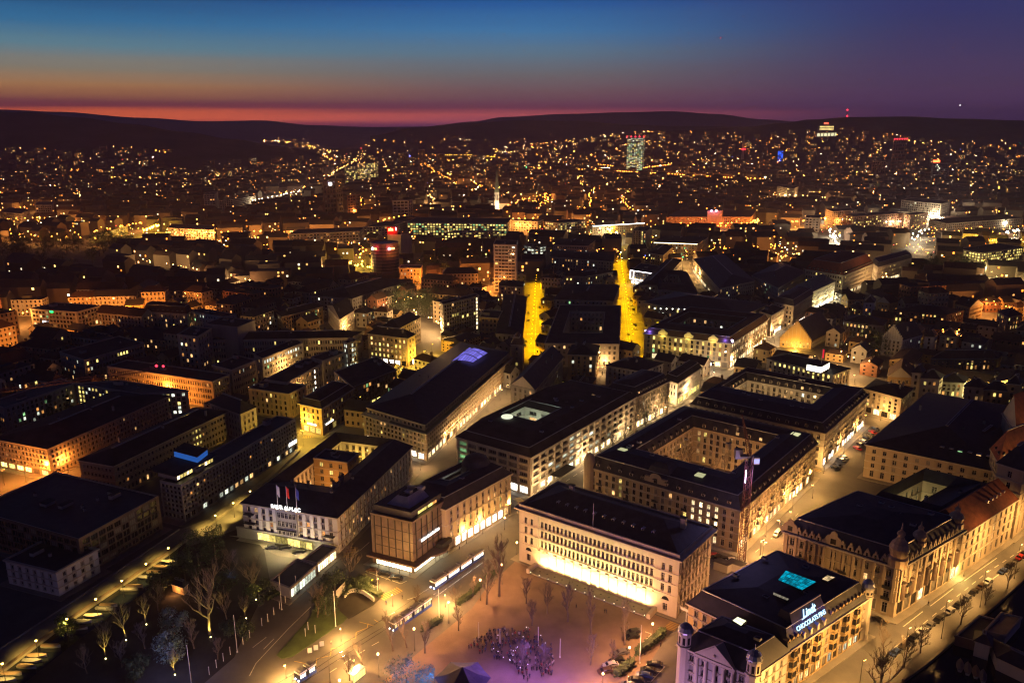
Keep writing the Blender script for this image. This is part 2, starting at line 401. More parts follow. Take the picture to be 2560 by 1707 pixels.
    def windows(s):
        c = sorted(s.wins, key=lambda q: ((q[0] - EYE).length / (1.0 if q[4] == 'd' else 1.15)))
        rest = MB(); mk = []
        for j, (p, e, w, h, kd, st) in enumerate(c):
            if j < s.cap:
                o = s.t.inst('window', window_mesh(w, h, kd, st), p, math.atan2(e.y, e.x), (w / round(w, 1) if w else 1, 1, h / round(h, 1)))
            else:
                if kd not in mk: mk.append(kd)
                a = p - e * (w / 2); b = p + e * (w / 2); z = Vector((0, 0, h))
                rest.quad(a, b, b + z, a + z, mk.index(kd) + 1)
                n = Vector((e.y, -e.x, 0)) * .05; rest.quad(p - e * .05 + n, p + e * .05 + n, p + e * .05 + z + n, p - e * .05 + z + n, 0)
        if rest.v: s.t.part('window', rest, ['frame'] + mk, kind='stuff')
    def ring(s, r, z):
        return [s.P(a, b, z) for a, b in ((r[0], r[2]), (r[0], r[3]), (r[1], r[3]), (r[1], r[2]))]
    def roofs(s, roof, rise, inset, rm):
        m = MB(); A, B, h = s.A, s.B, s.h
        O = (0, A, 0, B); ins = lambda r, d: (r[0] + d, r[1] - d, r[2] + d, r[3] - d)
        def band(r0, z0, r1, z1, mi=0):
            q0 = s.ring(r0, z0); q1 = s.ring(r1, z1)
            for k in range(4): m.quad(q0[k], q0[(k + 1) % 4], q1[(k + 1) % 4], q1[k], mi)
        H = s.H if s.hole else None
        if roof == 'flat':
            band(O, h, ins(O, .35), h, 1); band(ins(O, .35), h, ins(O, .35), h - .5, 1)
            if H:
                h2 = ins(H, -.35); band(ins(O, .35), h - .5, h2, h - .5); band(h2, h - .5, h2, h, 1); band(h2, h, H, h, 1)
            else: m.face(s.ring(ins(O, .35), h - .5))
        elif roof == 'mansard':
            O2 = ins(O, -.3); band(O, h - .02, O2, h + .02, 0); I = ins(O, inset); band(O2, h + .02, I, h + rise)
            if H:
                H2 = ins(H, -inset); Mm = tuple((I[k] + H2[k]) / 2 for k in range(4)); rr = h + rise + 1.2
                band(I, h + rise, Mm, rr); band(Mm, rr, H2, h + rise); band(H2, h + rise, H, h)
            else:
                d = min(I[1] - I[0], I[3] - I[2]) / 2 * .8; J = ins(I, d); band(I, h + rise, J, h + rise + 1.6); m.face(s.ring(J, h + rise + 1.6))
        elif roof == 'hip':
            O2 = ins(O, -.6); band(O, h - .03, O2, h + .03)
            if H:
                Mm = tuple((O[k] + H[k]) / 2 for k in range(4)); band(O2, h + .03, Mm, h + rise); band(Mm, h + rise, H, h)
            else:
                d = min(A, B) / 2 - .15; I = ins(O, d); band(O2, h + .03, I, h + rise); m.face(s.ring(I, h + rise))
        elif roof in ('gable_a', 'gable_b'):      # ridge runs along a or along b
            o = .5
            if roof == 'gable_a':
                r0 = s.P(-o, B / 2, h + rise); r1 = s.P(A + o, B / 2, h + rise)
                m.quad(s.P(-o, -o, h), s.P(A + o, -o, h), r1, r0); m.quad(s.P(A + o, B + o, h), s.P(-o, B + o, h), r0, r1)
                g = [(s.P(0, 0, h), s.P(0, B, h), s.P(0, B / 2, h + rise - .2)), (s.P(A, 0, h), s.P(A, B, h), s.P(A, B / 2, h + rise - .2))]
            else:
                r0 = s.P(A / 2, -o, h + rise); r1 = s.P(A / 2, B + o, h + rise)
                m.quad(s.P(-o, -o, h), r0, r1, s.P(-o, B + o, h)); m.quad(s.P(A + o, -o, h), s.P(A + o, B + o, h), r1, r0)
                g = [(s.P(0, 0, h), s.P(A, 0, h), s.P(A / 2, 0, h + rise - .2)), (s.P(0, B, h), s.P(A, B, h), s.P(A / 2, B, h + rise - .2))]
            for f in g: m.face(f, 1)
        if roof in ('mansard', 'hip'):
            c = MB()
            def cap(q):
                for k in range(4): d = (q[(k + 1) % 4] - q[k]); u = Vector((d.y, -d.x, 0)).normalized() * .16; c.obox(q[k] - u - Vector((0, 0, .05)), d, u * 2, (0, 0, .22 + .003 * k))
            if roof == 'mansard':
                cap(s.ring(ins(O, inset), h + rise))
                if H: cap(s.ring(ins(H, -inset), h + rise))
            elif not H: cap(s.ring(ins(O, min(A, B) / 2 - .4), h + rise))
            s.t.part('ridge_cap', c, ['metal'])
        s.roof_o = s.t.part('roof', m, [rm, 'trim' if roof == 'flat' else 'plaster'])
    def dormers(s, sp):
        k = 'dormer'
        if k not in MATS:
            b = MB()
            b.obox((-.75, 0, 0), (1.5, 0, 0), (0, 1.9, 0), (0, 0, 1.7), 0)
            b.raw([(-.95, -.2, 1.7), (.95, -.2, 1.7), (0, -.2, 2.35), (-.95, 2.2, 1.7), (.95, 2.2, 1.7), (0, 2.2, 2.35)], [(0, 1, 2), (3, 5, 4), (0, 2, 5, 3), (1, 4, 5, 2), (0, 3, 4, 1)], 1)
            b.quad((-.48, -.02, .25), (.48, -.02, .25), (.48, -.02, 1.5), (-.48, -.02, 1.5), 2)
            for x in (-.6, 0, .6): b.obox((x - .05, -.06, .2), (.1, 0, 0), (0, .03, 0), (0, 0, 1.35), 0)
            for kd in ('d', 'w'): MATS[k + kd] = b.mesh('dormer', [M['trim'], M['slate'], M[kd]])
            MATS[k] = 1
        for i, (c0, c1) in enumerate(s.fs):
            p0 = s.P(*c0); p1 = s.P(*c1); e = p1 - p0; ln = e.length; e.normalize(); n = Vector((e.y, -e.x, 0))
            if facing((p0 + p1) / 2 + Vector((0, 0, s.h)), n) < -.1: continue
            nb = int((ln - 4) / sp)
            for j in range(max(0, nb)):
                s.t.inst('dormer', MATS[k + ('w' if rnd.random() < .08 else 'd')], p0 + e * (2 + (ln - 4) * (j + .5) / nb) - n * .35 + Vector((0, 0, s.h + .35)), math.atan2(e.y, e.x))
    def clutter(s, n, roof, rise):
        top = s.h - .5 if roof == 'flat' else s.h + rise * .55
        for _ in range(n):
            for _t in range(8):
                a = rnd.uniform(.15, .85) * s.A; b = rnd.uniform(.15, .85) * s.B
                if s.hole:
                    a0, a1, b0, b1 = s.H
                    if a0 - 2 < a < a1 + 2 and b0 - 2 < b < b1 + 2: continue
                break
            m = MB()
            if roof == 'mansard' and rnd.random() < .55:
                z_ = s.h + rise + .75; m.obox(s.P(a, b, z_), s.ea * 1.6, s.eb * 1.1, (0, 0, .7)); m.quad(s.P(a + .1, b + .1, z_ + .71), s.P(a + .1, b + 1, z_ + .71), s.P(a + 1.5, b + 1, z_ + .71), s.P(a + 1.5, b + .1, z_ + .71), 1); s.t.part('roof_window', m, ['metal', 'w' if rnd.random() < .12 else 'd'])
            elif roof == 'flat' and rnd.random() < .6:
                sa, sb, sz = rnd.uniform(1.5, 4), rnd.uniform(1.5, 5), rnd.uniform(1, 2.4)
                m.obox(s.P(a, b, top), s.ea * sa, s.eb * sb, (0, 0, sz)); m.obox(s.P(a, b, top + sz) - s.ea * .1 - s.eb * .1, s.ea * (sa + .2), s.eb * (sb + .2), (0, 0, .15), 1)
                s.t.part('roof_unit', m, ['grey', 'flat'])
            else:
                m.obox(s.P(a, b, top - .6), s.ea * .9, s.eb * .7, (0, 0, 2.6 if roof != 'flat' else 1.8)); z = top + (2 if roof != 'flat' else 1.2)
                m.obox(s.P(a, b, z) - s.ea * .1 - s.eb * .1, s.ea * 1.1, s.eb * .9, (0, 0, .2), 1)
                m.cyl(s.P(a + .45, b + .35, z + .2), s.P(a + .45, b + .35, z + .7), .15, .13, 6, 1)
                s.t.part('chimney', m, ['grey', 'slate'])
    def on_face(s, i, x, z, d=0.05):
        """a point on facade i: x metres along it, z up, d metres out; also its direction and normal"""
        c0, c1 = s.fs[i]; p0 = s.P(*c0); p1 = s.P(*c1); e = p1 - p0; e.normalize(); n = Vector((e.y, -e.x, 0))
        return p0 + e * x + n * d + Vector((0, 0, z)), e, n
def text_part(t, name, txt, p, e, up, size, m, ext=.04, shear=0.0, align='CENTER'):
    cu = bpy.data.curves.new(name, 'FONT'); cu.body = txt; cu.size = size; cu.extrude = ext; cu.offset = size * .018; cu.align_x = align; cu.align_y = 'CENTER'; cu.shear = shear
    o = bpy.data.objects.new(name, cu); COL.objects.link(o); me = bpy.data.meshes.new_from_object(o.evaluated_get(bpy.context.evaluated_depsgraph_get())); bpy.data.objects.remove(o)
    me.materials.clear(); me.materials.append(m); o = link(name, me, t.o)
    e = Vector(e).normalized(); up = Vector(up).normalized(); n = e.cross(up)
    up = n.cross(e)
    o.matrix_local = Matrix.Translation(Vector(p) - t.loc) @ Matrix((e, up, n)).transposed().to_4x4()
    return o
def word_bars(t, name, p, e, up, words, hgt, m, d=.06):
    """illegibly far lettering: one small plate per letter"""
    b = MB(); x = 0; e = Vector(e); up = Vector(up); n = e.cross(up)
    for wd in words:
        for k in range(wd):
            w = hgt * (.62 if k else .8); hh = hgt * (1.25 if k == 0 else rnd.choice((.9, 1, 1.2)))
            b.obox(Vector(p) + e * x, e * w, up * hh, n * d); x += w + hgt * .1
        x += hgt * .55
    return t.part(name, b, [m])
# ------------------------------------------------------------------ the buildings near the square
def holef(p3, h, z, cs):
    L, N, Rr = [Vector((p.x, p.y, 0)) for p in (pts(p3, h) if isinstance(p3, str) else p3)]
    A = (L - N); B = (Rr - N); ea = A.normalized(); eb = B.normalized()
    det = ea.x * eb.y - ea.y * eb.x
    out = {}
    for k, s in cs.items():
        p = pts(s, z)[0]; d = Vector((p.x, p.y, 0)) - N
        a = (d.x * eb.y - d.y * eb.x) / det; b = (ea.x * d.y - ea.y * d.x) / det
        out.setdefault(k[:2], []).append(a / A.length); out.setdefault(k[2:], []).append(b / B.length)
    g = lambda k, d: sum(out[k]) / len(out[k]) if k in out else d
    r = [g('a0', .25), g('a1', .75), g('b0', .3), g('b1', .75)]
    return (min(max(r[0], .06), .8), max(min(r[1], .94), .2), max(r[2], .06), min(r[3], .94))
def par(L=None, N=None, R_=None, Q=None, h=0):
    g = lambda s: None if s is None else (pts(s, h)[0] if isinstance(s, str) else s)
    L, N, R_, Q = g(L), g(N), g(R_), g(Q)
    if L is None: L = N + Q - R_
    if R_ is None: R_ = N + Q - L
    if N is None: N = L + R_ - Q
    return [L, N, R_]
# --- floodlit bank
class Bank(Bld):
    def face(s, i, c0, c1):
        if i != 0: return Bld.face(s, i, c0, c1)
        p0 = s.P(*c0); p1 = s.P(*c1); e = p1 - p0; ln = e.length; e.normalize(); n = Vector((e.y, -e.x, 0)); m = s.wall
        def W(x, z, d=0.0): return p0 + e * x - n * d + Vector((0, 0, z))
        xa, xb = ln * .135, ln * .865
        def panel(x0, x1, rows, dd):
            z = 0
            for za, zb, nb, w, off in rows:
                m.quad(W(x0, z, dd), W(x1, z, dd), W(x1, za, dd), W(x0, za, dd))
                bw = (x1 - x0 - 2 * off) / nb; x = x0
                for k in range(nb):
                    xc = x0 + off + bw * (k + .5); l, r = xc - w / 2, xc + w / 2; d2 = dd + .45
                    m.quad(W(x, za, dd), W(l, za, dd), W(l, zb, dd), W(x, zb, dd))
                    m.quad(W(l, za, dd), W(l, za, d2), W(l, zb, d2), W(l, zb, dd)); m.quad(W(r, za, d2), W(r, za, dd), W(r, zb, dd), W(r, zb, d2))
                    m.quad(W(l, zb, d2), W(r, zb, d2), W(r, zb, dd), W(l, zb, dd)); m.quad(W(l, za, dd), W(r, za, dd), W(r, za, d2), W(l, za, d2))
                    s.wins.append((W(xc, za, d2), e, w, zb - za, 'd', 'f')); x = r
                m.quad(W(x, za, dd), W(x1, za, dd), W(x1, zb, dd), W(x, zb, dd)); z = zb
            m.quad(W(x0, z, dd), W(x1, z, dd), W(x1, s.h, dd), W(x0, s.h, dd))
        up = [(7.9, 10.4), (11.5, 14.0), (15.1, 17.4)]
        for x0, x1 in ((0, xa), (xb, ln)):
            panel(x0, x1, [(1.4, 3.9, 1, 1.5, 0)] + [(a, b, 2, 1.1, 1.6) for a, b in up], 0)
        panel(xa, xb, [(a, b, 27, 1.0, .4) for a, b in up], .35)
        for x in (xa, xb): m.quad(W(x, 0, 0), W(x, 0, .35), W(x, s.h, .35), W(x, s.h, 0))
        tb = MB()
        for z in (7.1, 10.95, 14.55):
            for x0, x1, d in ((-.1, xa, .003), (xa, xb, .35), (xb, ln + .1, .003)): tb.obox(W(x0, z, d), e * (x1 - x0), n * .16, (0, 0, .28))
        np_ = 13
        for k in range(np_ + 1):
            x = xa + (xb - xa) * k / np_
            tb.obox(W(x - .55, 0, .33), e * 1.1, n * .3, (0, 0, 6.2)); tb.obox(W(x - .7, 6.2, .33), e * 1.4, n * .36, (0, 0, .35))
        s.t.part('pilaster_order', tb, ['stone'])
        for k in range(np_):       # tall arched blind openings of the ground floor
            xc = xa + (xb - xa) * (k + .5) / np_; a = MB(); w = 1.05
            P_ = [W(xc - w, .8, .31), W(xc + w, .8, .31), W(xc + w, 4.6, .31)] + [W(xc + w * math.cos(t * math.pi / 8), 4.6 + w * math.sin(t * math.pi / 8), .31) for t in range(1, 8)] + [W(xc - w, 4.6, .31)]
            a.face(P_, 0)
            for q in range(9):
                t0, t1 = q * math.pi / 9, (q + 1) * math.pi / 9
                f = lambda t, r, d: W(xc + r * math.cos(t), 4.6 + r * math.sin(t), d)
                a.quad(f(t0, w, .2), f(t0, w + .22, .2), f(t1, w + .22, .2), f(t1, w, .2), 1)
            s.t.part('arch', a, ['stone', 'trim'])
        for xc in (xa / 2, (xb + ln) / 2):
            a = MB(); w = 1.2
            a.face([W(xc + w * math.cos(t * math.pi / 8), 5.2 + w * math.sin(t * math.pi / 8), -.03) for t in range(9)], 0)
            a.obox(W(xc - 1.5, 4.9, .003), e * 3, n * .12, (0, 0, .25), 1)
            s.t.part('lunette', a, ['glass', 'trim'])
h = 20.0
B3 = [at(a, b, h) for a, b in px('Z1 150 430 Z1 1722 940 Z1 2040 655')]
bank = Bank('bank_building', 'floodlit pale stone bank with a row of pilasters facing the square', 'bank', B3, h, fl=4, gf=4.6, bay=2.6, w=1.1, wh=2.2, wall='stone', pal='none', roof='none', cor=0, chim=0, cap=100)
m = MB(); A, Bb = bank.A, bank.B
o = 1.3
r0 = (-o, A + o, -o, Bb + o); z0 = h
q = bank.ring(r0, z0); q1 = bank.ring(r0, z0 + .45); q2 = bank.ring((-.1, A + .1, -.1, Bb + .1), z0 + .5); q3 = bank.ring((-.1, A + .1, -.1, Bb + .1), z0 + 1.7); q4 = bank.ring((.5, A - .5, .5, Bb - .5), z0 + 1.7); qi = bank.ring((.5, A - .5, .5, Bb - .5), z0 + .9)
ql = bank.ring((0, A, 0, Bb), z0 - .6)
for k in range(4):
    j = (k + 1) % 4
    m.quad(ql[k], ql[j], q[j], q[k]); m.quad(q[k], q[j], q1[j], q1[k]); m.quad(q1[k], q1[j], q2[j], q2[k]); m.quad(q2[k], q2[j], q3[j], q3[k]); m.quad(q3[k], q3[j], q4[j], q4[k]); m.quad(q4[k], q4[j], qi[j], qi[k])
for k in range(60):
    x = A * (k + .5) / 60; m.obox(bank.P(x - .12, -.35, h - .35), bank.ea * .24, bank.eb * .3, (0, 0, .3))
bank.t.part('cornice', m, ['stone'])
m = MB(); e0 = bank.ring((.6, A - .6, .6, Bb - .6), z0 + 1.0); d = Bb / 2 - .3; e1 = bank.ring((d, A - d, d, Bb - d), z0 + 5.6)
for k in range(4): m.quad(e0[k], e0[(k + 1) % 4], e1[(k + 1) % 4], e1[k])
m.face(e1); bank.t.part('roof', m, ['slate'])
for k in range(11):
    a = A * (.2 + .6 * k / 10); m = MB(); p = bank.P(a, 5.2, z0 + 2.9)
    m.obox(p - bank.ea * .45, bank.ea * .9, bank.eb * 1.4, (0, 0, .75)); m.quad(p - bank.ea * .32 - bank.eb * .02 + Vector((0, 0, .1)), p + bank.ea * .32 - bank.eb * .02 + Vector((0, 0, .1)), p + bank.ea * .32 - bank.eb * .02 + Vector((0, 0, .62)), p - bank.ea * .32 - bank.eb * .02 + Vector((0, 0, .62)), 1)
    bank.t.part('dormer', m, ['zinc', 'glass'])
m = MB(); m.cyl(bank.P(A * .52, 1, z0 + 1), bank.P(A * .52, 1, z0 + 9.5), .09, .05, 6); bank.t.part('flagpole', m, ['wpole'])
for a in (.08, .78):
    m = MB(); m.obox(bank.P(A * a, Bb * .55, z0 + 3.5), bank.ea * 1.6, bank.eb * 1.2, (0, 0, 3.4)); m.obox(bank.P(A * a, Bb * .55, z0 + 6.9) - bank.ea * .2 - bank.eb * .2, bank.ea * 2, bank.eb * 1.6, (0, 0, .35), 1); bank.t.part('chimney', m, ['stone', 'slate'])
en = -bank.eb
for k in range(14):      # floodlights standing on the terrace
    a = A * (.15 + .7 * (k + .5) / 14); p = bank.P(a, -2.3, .55)
    light(bank.t.o, p, bank.t.loc, (1, .76, .25), 4600, .15, spot=125, aim=bank.P(a, 0, 5.5), blend=.9)
    m = MB(); m.obox(p + Vector((-.25, -.25, -.45)), (.5, 0, 0), (0, .5, 0), (0, 0, .4)); bank.t.part('floodlight', m, ['dark'])
# --- dark granite block with the canopy, and its pale neighbour
h = 18.4
cube = Bld('department_store', 'dark granite corner store with bright canopy band and white roofline letters', 'store', 'Z3 122 760 Z3 602 870 Z3 978 620', h, fl=0, wall='dstone', roof='none', cor=0, chim=0)
CA, CB = cube.A, cube.B
m = MB()
for i, ln in ((0, CA), (1, CB)):
    for x in [ln * (k + .5) / 6 for k in range(6)]:
        p, e, n = cube.on_face(i, x, 4.2, .003); m.obox(p, e * .22, n * .3, (0, 0, 14.0))
        for zz in (4.2, 7.6, 11.1, 14.6): m.obox(p + e * .22 + Vector((0, 0, zz - 4.2)), e * (ln / 6 - .24), n * .07, (0, 0, .2))
cube.t.part('granite_fin', m, ['dark'])
m = MB(); z = h
I = (1.3, CA - .3, 1.3, CB - .3); q0 = cube.ring((-.15, CA, -.15, CB), z); qa = cube.ring((-.15, CA, -.15, CB), z + .7); q1 = cube.ring(I, z + .7); q2 = cube.ring(I, z + 3.2); 
for k in range(4):
    j = (k + 1) % 4; m.quad(q0[k], q0[j], qa[j], qa[k]); m.quad(qa[k], qa[j], q1[j], q1[k]); m.quad(q1[k], q1[j], q2[j], q2[k], 1)
m.face(q2, 1); cube.t.part('roof', m, ['dstone', 'slate'])
for k in range(9):
    m = MB(); b0 = 5 + k * (CB - 8) / 9; m.quad(cube.P(1.27, b0, z + 1.0), cube.P(1.27, b0 + 1.1, z + 1.0), cube.P(1.27, b0 + 1.1, z + 2.0), cube.P(1.27, b0, z + 2.0)); cube.t.part('attic_window', m, ['y' if k < 7 else 'o'])
f0 = [cube.P(*ab, z + 3.22) for ab in ((3.5, 3.5), (3.5, CB - 4), (CA - 4, CB - 4), (CA - 4, 3.5))]; f1 = [cube.P(*ab, z + 6.0) for ab in ((6.0, 6.0), (6.0, CB - 4.5), (CA - 6.5, CB - 4.5), (CA - 6.5, 6.0))]
m = MB()
for k in range(4): m.quad(f0[k], f0[(k + 1) % 4], f1[(k + 1) % 4], f1[k])
cube.t.part('sloped_screen', m, ['zinc'])
m = MB(); m.face([p - Vector((0, 0, .25)) for p in f1]); cube.t.part('screen_roof', m, ['slate'])
for sa, sb in ((.4, .45), (.5, .65), (.3, .7)):
    m = MB(); m.obox(cube.P(CA * sa, CB * sb, z + 5.7), cube.ea * 2.2, cube.eb * 1.6, (0, 0, 1.1)); cube.t.part('roof_unit', m, ['metal'])
m = MB()            # canopy with a bulge over the entrance
pr = [(CA + .4, -2.6), (-2.6, -2.6), (-2.6, CB * .32), (-4.2, CB * .42), (-5.2, CB * .6), (-4.2, CB * .78), (-2.6, CB * .9), (-2.6, CB), (.1, CB), (.1, .1), (CA + .4, .1)]
up_ = [cube.P(a, b) for a, b in pr]
m.prism([(p.x, p.y) for p in up_], 3.6, 4.25, 0); m.face([(p.x, p.y, 3.6) for p in up_], 0)
cube.t.part('canopy', m, ['dstone'])
ce = emit('canopy_lit_shopfront', (1, .86, .52), 7, .2, sample=True)
m = MB()
for i, ln in ((0, CA * .9), (1, CB)):
    for k in range(7):
        p, e, n = cube.on_face(i, (.4 if i else CA * .1) + k * (ln - .6) / 7, .35, .06); w = (ln - .6) / 7 - .25; m.quad(p, p + e * w, p + e * w + Vector((0, 0, 2.9)), p + Vector((0, 0, 2.9)))
cube.t.part('shopfront', m, [ce])
for k in range(8):
    m = MB(); p = cube.P(-2.2, .0 + k * CB / 8) if k > 3 else cube.P(CA * (k / 4), -2.2); m.cyl(p, p + Vector((0, 0, 3.6)), .11, .11, 6); cube.t.part('canopy_post', m, ['dark'])
sg = emit('white_sign_light', (1, .98, .92), 3.5, sample=True)
p, e, n = cube.on_face(1, CB * .22, 9.9, .35)
word_bars(cube.t, 'sign', p, e, (0, 0, 1), (5, 7, 4), .78, sg, .15)
for zz in (4.26,):
    p = cube.P(-.9, CB * .62, zz); m = MB(); m.obox(p, cube.eb * 6, -cube.ea * 2.4, (0, 0, 1.6)); cube.t.part('entrance_box', m, ['dark'])
h = 17.0
q = pts('Z3 985 700 Z3 1740 288', h)
pale = Bld('stone_office_block', 'pale stone office block beside the dark granite store, green lit windows under its eave', 'office building', [q[0] + cube.ea * CA, q[0], q[1]], h, fl=4, gf=4.6, bay=3.6, w=1.2, wh=1.9, wall='sand', pal=[('w', .06), ('y', .06), ('g', .07)], shop={1: [('sw', .35), ('w', .2)]}, shopw=3.6, roof='mansard', rise=3, inset=2.2, rm='slate', hole=holef([q[0] + cube.ea * CA, q[0], q[1]], h, h, {'a1b0': 'Z3 865 385', 'a0b0': 'Z3 1010 435', 'a1b1': 'Z3 1145 240', 'a0b1': 'Z3 1300 282'}), cor=.6, chim=2, band=2)
for k in range(6):
    m = MB(); p = pale.P(2.0, pale.B * (.08 + .15 * k), h + 1.0); m.obox(p, pale.eb * 1.8, pale.ea * 2, (0, 0, 1.2)); p2 = p - pale.ea * .04 + pale.eb * .2 + Vector((0, 0, .2)); m.quad(p2, p2 + pale.eb * 1.4, p2 + pale.eb * 1.4 + Vector((0, 0, .8)), p2 + Vector((0, 0, .8)), 1); pale.t.part('attic_window', m, ['metal', 'c' if k > 1 else 'y'])
m = MB(); m.lathe(pale.P(pale.A - 5, pale.B - 5, h), [(6, 0), (6, 2), (5.6, 4), (4.4, 6), (2.4, 7.2), (.01, 7.7)], 20); pale.t.part('dome', m, ['slate'])
hc = pale.P((pale.H[0] + pale.H[1]) / 2, (pale.H[2] + pale.H[3]) / 2, 7.0)
light(pale.t.o, hc, pale.t.loc, (1, .97, .88), 1500, .8)
# --- gridded office block
h = 17.3
G3 = 'Z2 150 775 Z2 835 965 Z2 1800 410'
grid = Bld('gridded_office_block', 'large flat-roofed block of gridded pale stone with a glazed light well', 'office building', G3, h, fl=4, gf=4.4, bay=5.4, w=4.3, wh=1.9, wall='plaster', pal=[('w', .05), ('c', .08)], shop={0: 'sw', 1: 's'}, shopw=5.4, roof='mansard', rise=2.6, inset=2.6, rm='flat', style='f', balc=(), hole=holef(G3, h, h + 2.6, {'a1b0': 'Z2 565 540', 'a0b0': 'Z2 865 605', 'a1b1': 'Z2 750 450', 'a0b1': 'Z2 1050 515'}), cor=.5, chim=14, margin=1.0, rec=.7, lite={(0, 0): 'g', (1, 5): 'c', (1, 6): 's'})
for i, ln in ((0, grid.A), (1, grid.B)):       # projecting window boxes give the facade its relief
    m = MB(); nb = max(1, int((ln - 2) / 5.4 + .3)); bw = (ln - 2) / nb
    for k in range(nb + 1):
        p, e, n = grid.on_face(i, 1.0 + bw * k - .4, 4.4, .003); m.obox(p, e * .8, n * .35, (0, 0, 12.2))
    grid.t.part('facade_rib', m, ['trim'])
    m = MB()
    for j in range(4):
        p, e, n = grid.on_face(i, .2, 4.5 + 3.0 * j, .003); m.obox(p, e * (ln - .4), n * .22, (0, 0, .5))
    grid.t.part('facade_band', m, ['trim'])
light(grid.t.o, grid.P((grid.H[0] + grid.H[1]) / 2, (grid.H[2] + grid.H[3]) / 2, 10), grid.t.loc, (.85, 1, .72), 1300, 1.0)
m = MB(); p = pts('Z2 617 587', h + 4.4)[0]; m.lathe(p, [(.01, 0), (2.6, 0), (2.6, -.5)], 20); grid.t.part('round_skylight', m, [emit('skylight_glow', (.95, 1, .72), 1.0)])
m = MB(); p, e, n = grid.on_face(1, 14, 4.3, .4); m.obox(p, e * 13, n * 4.5, (0, 0, .5)); grid.t.part('entrance_canopy', m, ['dark'])
q = pts('Z2 1800 410 Z2 2110 258', h)
gm = Bld('mansard_corner_house', 'mansard house with many small dormers at the far end of the gridded block', 'building', [q[0] + grid.ea * 17, q[0] + grid.eb * .3, q[1]], h - .3, fl=4, gf=4.2, bay=2.5, w=1.2, wh=2.0, wall='sand', pal='few', shop={1: 's'}, shopw=4, roof='mansard', rise=4.2, inset=2.4, dorm=2.6, chim=3)
q = pts('Z2 870 345 Z2 1130 45', 15)
gw = Bld('slate_roofed_wing', 'long slate roofed wing running from the gridded block to the yellow street', 'building', [q[0] + grid.ea * 15, q[0], q[1]], 15, fl=4, gf=3.8, bay=2.8, wall='grey', pal='few', roof='gable_b', rise=6, chim=3)
# --- long curved-front office row left of the gridded block
h = 13.6
C3_ = 'B1 985 668 B1 1562 845 B1 2345 150'
crow = Bld('long_office_row', 'very long stone office row with a set-back top floor and lit arcade', 'office building', C3_, h, fl=4, gf=3.9, bay=2.4, w=1.35, wh=1.5, wall='sand', pal=[('w', .03), ('y', .04)], shop={0: 'sw', 1: 's'}, shopw=4.5, roof='none', cor=.9, chim=0, top=.7, cap=100)
up2 = Bld('set_back_storey', '', '', [crow.P(crow.A - 1.5, 1.8), crow.P(1.8, 1.8), crow.P(1.8, crow.B - 1)], h + 3.2, z0=h, fl=1, gf=0.0, top=.6, bay=2.4, w=1.5, wh=1.5, wall='sand', pal='none', roof='hip', rise=4.5, chim=5, keep=False, cor=.35, band=0, cap=60)
for c in list(up2.t.o.children):
    c.parent = crow.t.o; c.location = Vector(c.location) + up2.t.loc - crow.t.loc
bpy.data.objects.remove(up2.t.o)
m = MB(); dp = pts('B1 1790 185 B1 1990 195 B1 2130 105 B1 1960 55', h + 7.0)
for k in range(8):
    for j in range(3):
        f = lambda u, v: dp[0].lerp(dp[1], u).lerp(dp[3].lerp(dp[2], u), v) + Vector((0, 0, 2.2 * math.sin(math.pi * u) * math.sin(math.pi * (.1 + .8 * v))))
        a, b, c, d = f(k / 8 + .006, j / 3 + .02), f((k + 1) / 8 - .006, j / 3 + .02), f((k + 1) / 8 - .006, (j + 1) / 3 - .02), f(k / 8 + .006, (j + 1) / 3 - .02)
        m.quad(a, b, c, d)
crow.t.part('glass_dome', m, [emit('violet_dome_light', (.26, .22, 1), .75, .25)])
# --- hotel
h = 14.0
H3 = 'H 120 860 H 1285 1045 H 2200 175'
hotel = Bld('grand_hotel', 'white grand hotel with three lit flagpoles over its front', 'hotel', H3, h, fl=4, gf=3.2, bay=3.0, w=1.3, wh=2.0, wall='white', pal=[('o', .1), ('w', .06)], roof='hip', rise=3.2, cor=.5, chim=12, rm='slate', band=2, hole=holef(H3, h, h, {'a0b1': 'H 1750 180', 'a1b1': 'H 1470 15', 'a0b0': 'H 1215 700', 'a1b0': 'H 740 575'}))
a0, a1, b0, b1 = hotel.H
cw = Bld('courtyard_wing', '', '', [hotel.P(a1 - .3, b0 + (b1 - b0) * .42), hotel.P(a0 + 2, b0 + (b1 - b0) * .42), hotel.P(a0 + 2, b0 + (b1 - b0) * .66)], h + 2.5, fl=4, gf=3.2, bay=4, w=1.6, wall='ochre', pal=[('w', .25), ('y', .1)], roof='flat', chim=2, keep=False, cor=.2, cap=30)
for c in list(cw.t.o.children): c.parent = hotel.t.o; c.location = Vector(c.location) + cw.t.loc - hotel.t.loc
bpy.data.objects.remove(cw.t.o)
light(hotel.t.o, hotel.P(a0 * .5 + a1 * .5, b0 + (b1 - b0) * .2, 8), hotel.t.loc, (1, .42, .1), 1700, .5)
light(hotel.t.o, hotel.P(a0 * .5 + a1 * .5, b0 + (b1 - b0) * .85, 8), hotel.t.loc, (1, .58, .1), 1700, .5)
m = MB()
